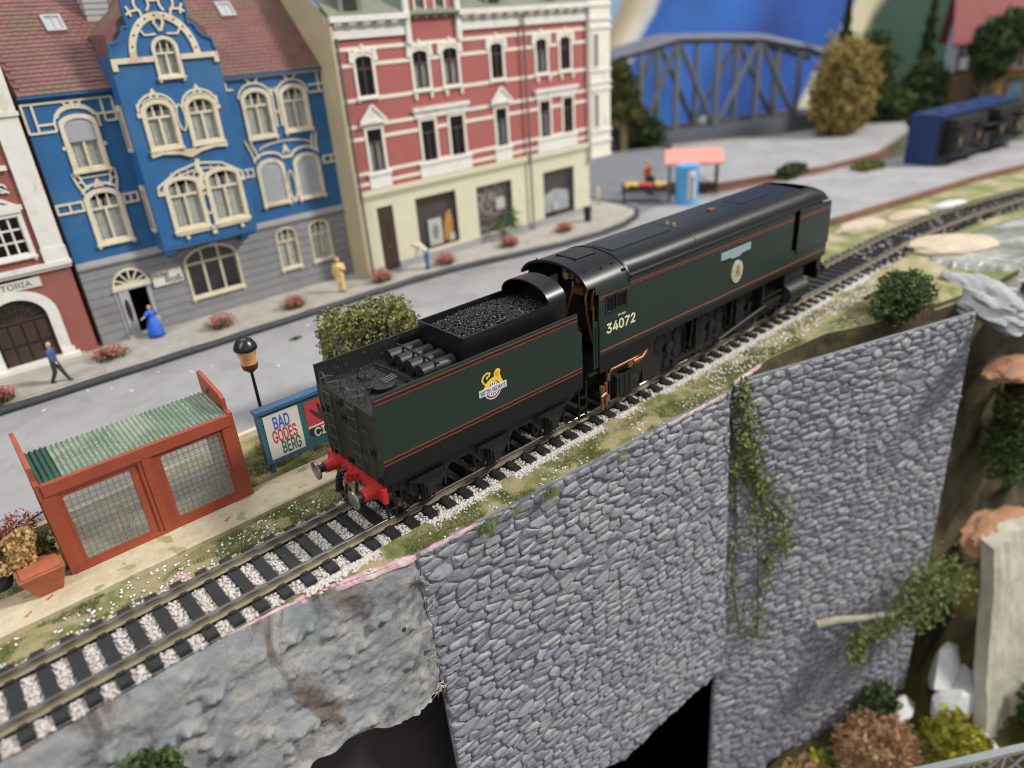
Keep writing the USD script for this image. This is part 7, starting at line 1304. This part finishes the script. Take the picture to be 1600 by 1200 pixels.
def bush(loc, label, rads, leaf, size, n, seed, name='bush', spiky=False):
    T = thing(name, label, 'bush', loc); r = np.random.default_rng(300 + seed)
    P = blob(n, (0, 0, rads[2] * .75), rads, r, .42, .5, .4, seed); P = P[P[:, 2] > -.5]
    obj('foliage', flakes(P, size, r), L[leaf], T, local=True)
    b = MB()
    for k in range(9):
        a = r.random() * 6.28; e = np.array([rads[0] * .8 * math.cos(a), rads[1] * .8 * math.sin(a), rads[2] * (.9 + .7 * r.random())]); b.tube([(0, 0, -1), e * .5, e], [size * .5, size * .35, size * .15], 5)
    obj('stems', b, L[leaf] if spiky else M['stem'], T, local=True)
    if spiky:
        for k in range(26):
            a = r.random() * 6.28; el = .3 + 1.1 * r.random(); e = np.array([math.cos(a) * math.cos(el) * rads[0], math.sin(a) * math.cos(el) * rads[1], math.sin(el) * rads[2] * 1.5]) * (1.0 + .25 * r.random()); q = r.random(70)[:, None]
            obj('spray', flakes(e * (.35 + .75 * q) + r.normal(size=(70, 3)) * (1 - q * .8) * 2.2, size * 1.2, r), L[leaf], T, local=True)
    return T
bush((276, -48, -6), 'dark green bush on the grass above the right stone wall', (22, 11, 12), 'bush', 1.0, 6500, 1)
bush((-82, -27.5, -27), 'bright olive bush growing on the plaster hillside at the bottom left', (9, 5, 8), 'bush', 1.0, 1900, 2)
bush((247, -92, -283), 'russet brown bush at the foot of the right stone wall', (24, 23, 23), 'russet', 1.5, 12000, 3)
bush((277, -122, -281), 'yellow green spiky bush beside the russet bush', (17, 17, 24), 'yellow', 2.4, 1800, 4, spiky=True)
bush((268, -80, -281), 'dark green bush between the russet bush and the white rocks', (17, 13, 24), 'dark', 2.4, 1500, 5)
bush((196, -74, -281), 'small russet bush at the bottom under the left stone wall', (22, 16, 16), 'russet', 1.9, 2600, 6)
bush((212, -70, -281), 'low yellow green growth at the foot of the right wall', (18, 10, 11), 'yellow', 1.8, 1200, 7)
bush((384, -88, -134), 'green shrub on the earth slope above the waterfall', (27, 14, 30), 'bush', 1.5, 7000, 8)
bush((368, -88, -88), 'small dark shrub on the earth slope under the orange slab', (17, 12, 13), 'low', 1.8, 1800, 9)
bush((345, -148, -281), 'dark green bush before the waterfall at the right edge', (14, 12, 26), 'bush', 2.0, 1600, 12)
bush((335, -92, -9), 'dark shrub beyond the grey boulder at the right edge', (14, 8, 9), 'dark', 1.6, 1400, 10)
for k, (x, n_, hh) in enumerate(((26, 160, 5.5), (52, 130, 4.6), (38, 60, 3), (85, 60, 4))):
    T = thing('grass_clump', ['tuft of olive grass over the top of the left wall, nearest the tender buffers', 'second tuft of olive grass over the top of the left wall', 'small moss tuft between the two grass tufts of the left wall', 'thin tuft over the left wall below the tender front'][k], 'grass', (x, interp(x, EDGE) - 1.5, -5)); r = np.random.default_rng(60 + k); b = MB()
    for q in range(n_):
        p = np.array([r.normal() * 1.7, r.normal() * .5 - .3, .8 * r.normal()]); e = p + np.array([r.normal() * .8, -1.0 - r.random(), -hh * (.3 + .7 * r.random())]); m_ = p + np.array([r.normal() * .6, -.9, .8]); b.add([p - [.09, 0, 0], p + [.09, 0, 0], m_ + [.09, 0, 0], m_ - [.09, 0, 0], e], [(0, 1, 2), (0, 2, 3), (3, 2, 4)])
    obj('blades', b, L['vine'], T, local=True, kind='stuff')
bm = MB(); r = np.random.default_rng(91)
# ---------------------------------------------------------------- rocks and slabs
def rock(loc, rad, seed, m, label, a=0.0, amp=.35, tilt=0.0, cat='rock', name='rock', sc=1.3):
    R = rotz(a) @ np.array([[1, 0, 0], [0, math.cos(tilt), -math.sin(tilt)], [0, math.sin(tilt), math.cos(tilt)]])
    v, f = rocky((0, 0, 0), rad, seed, amp, 4, R, sc); obj(name, (v + np.array(loc, float), f), M[m], smooth=40, label=label, cat=cat)
rock((325, -72, -9), (38, 14, 9), 3, 'rock_grey', 'long pale grey boulder lying across the bank at the right edge', math.radians(45), .42, 0.0, 'rock', 'rock', 2.2)
rock((398, -25, -5), (29, 16, 5.5), 5, 'rock_beige', 'flat beige stone beside the track before the shiny stream', math.radians(-28), .25)
rock((408, 33, -5), (22, 9, 4.5), 6, 'rock_beige', 'low beige stone between the track and the brown road edge', math.radians(-18), .3)
rock((452, 20, -5), (20, 7, 4.5), 7, 'rock_beige', 'second beige stone along the brown road edge, farther from the engine', math.radians(-18), .3)
rock((494, 9, -5), (18, 7, 4), 8, 'rock_white', 'pale stone farthest along the brown road edge', math.radians(-18), .3)
rock((354, -88, -53), (24, 13, 5), 9, 'rock_orange', 'orange brown slab jutting from the earth slope at the right edge', math.radians(-20), .4)
rock((402, -92, -190), (32, 18, 6), 10, 'rock_orange', 'orange brown bark slab just above the waterfall', math.radians(-10), .55)
def shard(loc, rad, seed, label):
    rr = np.random.default_rng(seed); p = rr.normal(size=(26, 3)); p /= np.linalg.norm(p, axis=1)[:, None]; p *= (0.75 + .35 * rr.random((26, 1))); h = trimesh.convex.convex_hull(p * rad)
    for _ in range(2): h = h.subdivide()
    v = h.vertices + .5 * (meshkit.fbm(h.vertices / 3 + seed, 3, seed) - .5)[:, None] * np.array([1, 1, 1.0]); obj('rock', (v + np.array(loc, float), h.faces), M['rock_white'], smooth=25, label=label, cat='rock')
shard((326, -97, -254), (21, 10, 16), 12, 'upright white rock, the higher of the white rocks in the pond')
shard((318, -108, -266), (31, 14, 14), 22, 'wide white rock in the pond beside the waterfall foot')
shard((286, -86, -274), (24, 9, 7), 33, 'low white rock behind the yellow green bush')
shard((304, -128, -278), (14, 12, 10), 44, 'small white rock right of the yellow green bush')
rock((470, -62, -7), (28, 12, 4.5), 15, 'rock_beige', 'beige stone at the far bank of the shiny stream', -.3, .3)
r = np.random.default_rng(8)
# bridge railing close by, at the bottom right corner
RA = thing('truss_railing', 'grey metal truss railing crossing the bottom right corner', 'railing', (173, -130.6, -165), math.atan2(-24.4, 39.7))
obj('top_rail', MB().box(-24, 120, -1.6, 1.6, -2.2, 0), M['rail_metal'], RA, local=True); obj('bottom_rail', MB().box(-24, 120, -1.6, 1.6, -22, -20), M['rail_metal'], RA, local=True)
for k in range(10):
    x = -22 + 15 * k; obj('post', MB().box(x - .7, x + .7, -.8, .8, -20, -2.2), M['rail_metal'], RA, local=True); obj('brace', MB().tube([(x, 0, -20), (x + 15, 0, -2.2)], .7, 5), M['rail_metal'], RA, local=True); obj('brace', MB().tube([(x, .9, -2.2), (x + 15, .9, -20)], .7, 5), M['rail_metal'], RA, local=True)
obj('walkway', MB().box(-24, 120, -20, -2.5, -23, -21), M['rock_beige'], RA, local=True); obj('pier', MB().box(112, 118, -16, 0, -116, -23).box(-24, -18, -16, 0, -116, -23), M['bridge_grey'], RA, local=True)
obj('riverbank', MB().add(*rocky((238, -100, -292), (90, 60, 16), 18, .2, 4)), M['rock_beige'] if False else earth, smooth=True, kind='structure')
# torn paper fibres where the plaster ends
b = MB(); r = np.random.default_rng(40)
for k in range(26):
    t = r.random(); p = np.array([1.6 + .8 * r.normal(), -26.4 - 1.2 * r.random(), -8 - 50 * t]); e = p + np.array([r.normal() * 1.8, -1.0 * r.random(), r.normal() * 2.2]); b.tube([p, (p + e) / 2 + r.normal(size=3) * .3, e], [.22, .16, .05], 4)
for k in range(14):
    p = np.array([1.2 + .6 * r.normal(), -26.6, -57 - r.random()]); b.tube([p, p + [r.normal() * 1.2, -.4, -2.0], p + [r.normal() * 2.5, -.6, -4.5 * r.random()]], [.25, .18, .05], 4)
obj('torn_fibres', b, mat('fibre', (.42, .38, .33), .9, .15, 2), kind='stuff', label='torn pale paper fibres where the plaster meets the left stone wall', cat='paper fibres')
obj('nail_hole', nail, M['door_brown'], kind='stuff', label='dark round hole in the plaster near the left stone wall', cat='hole')
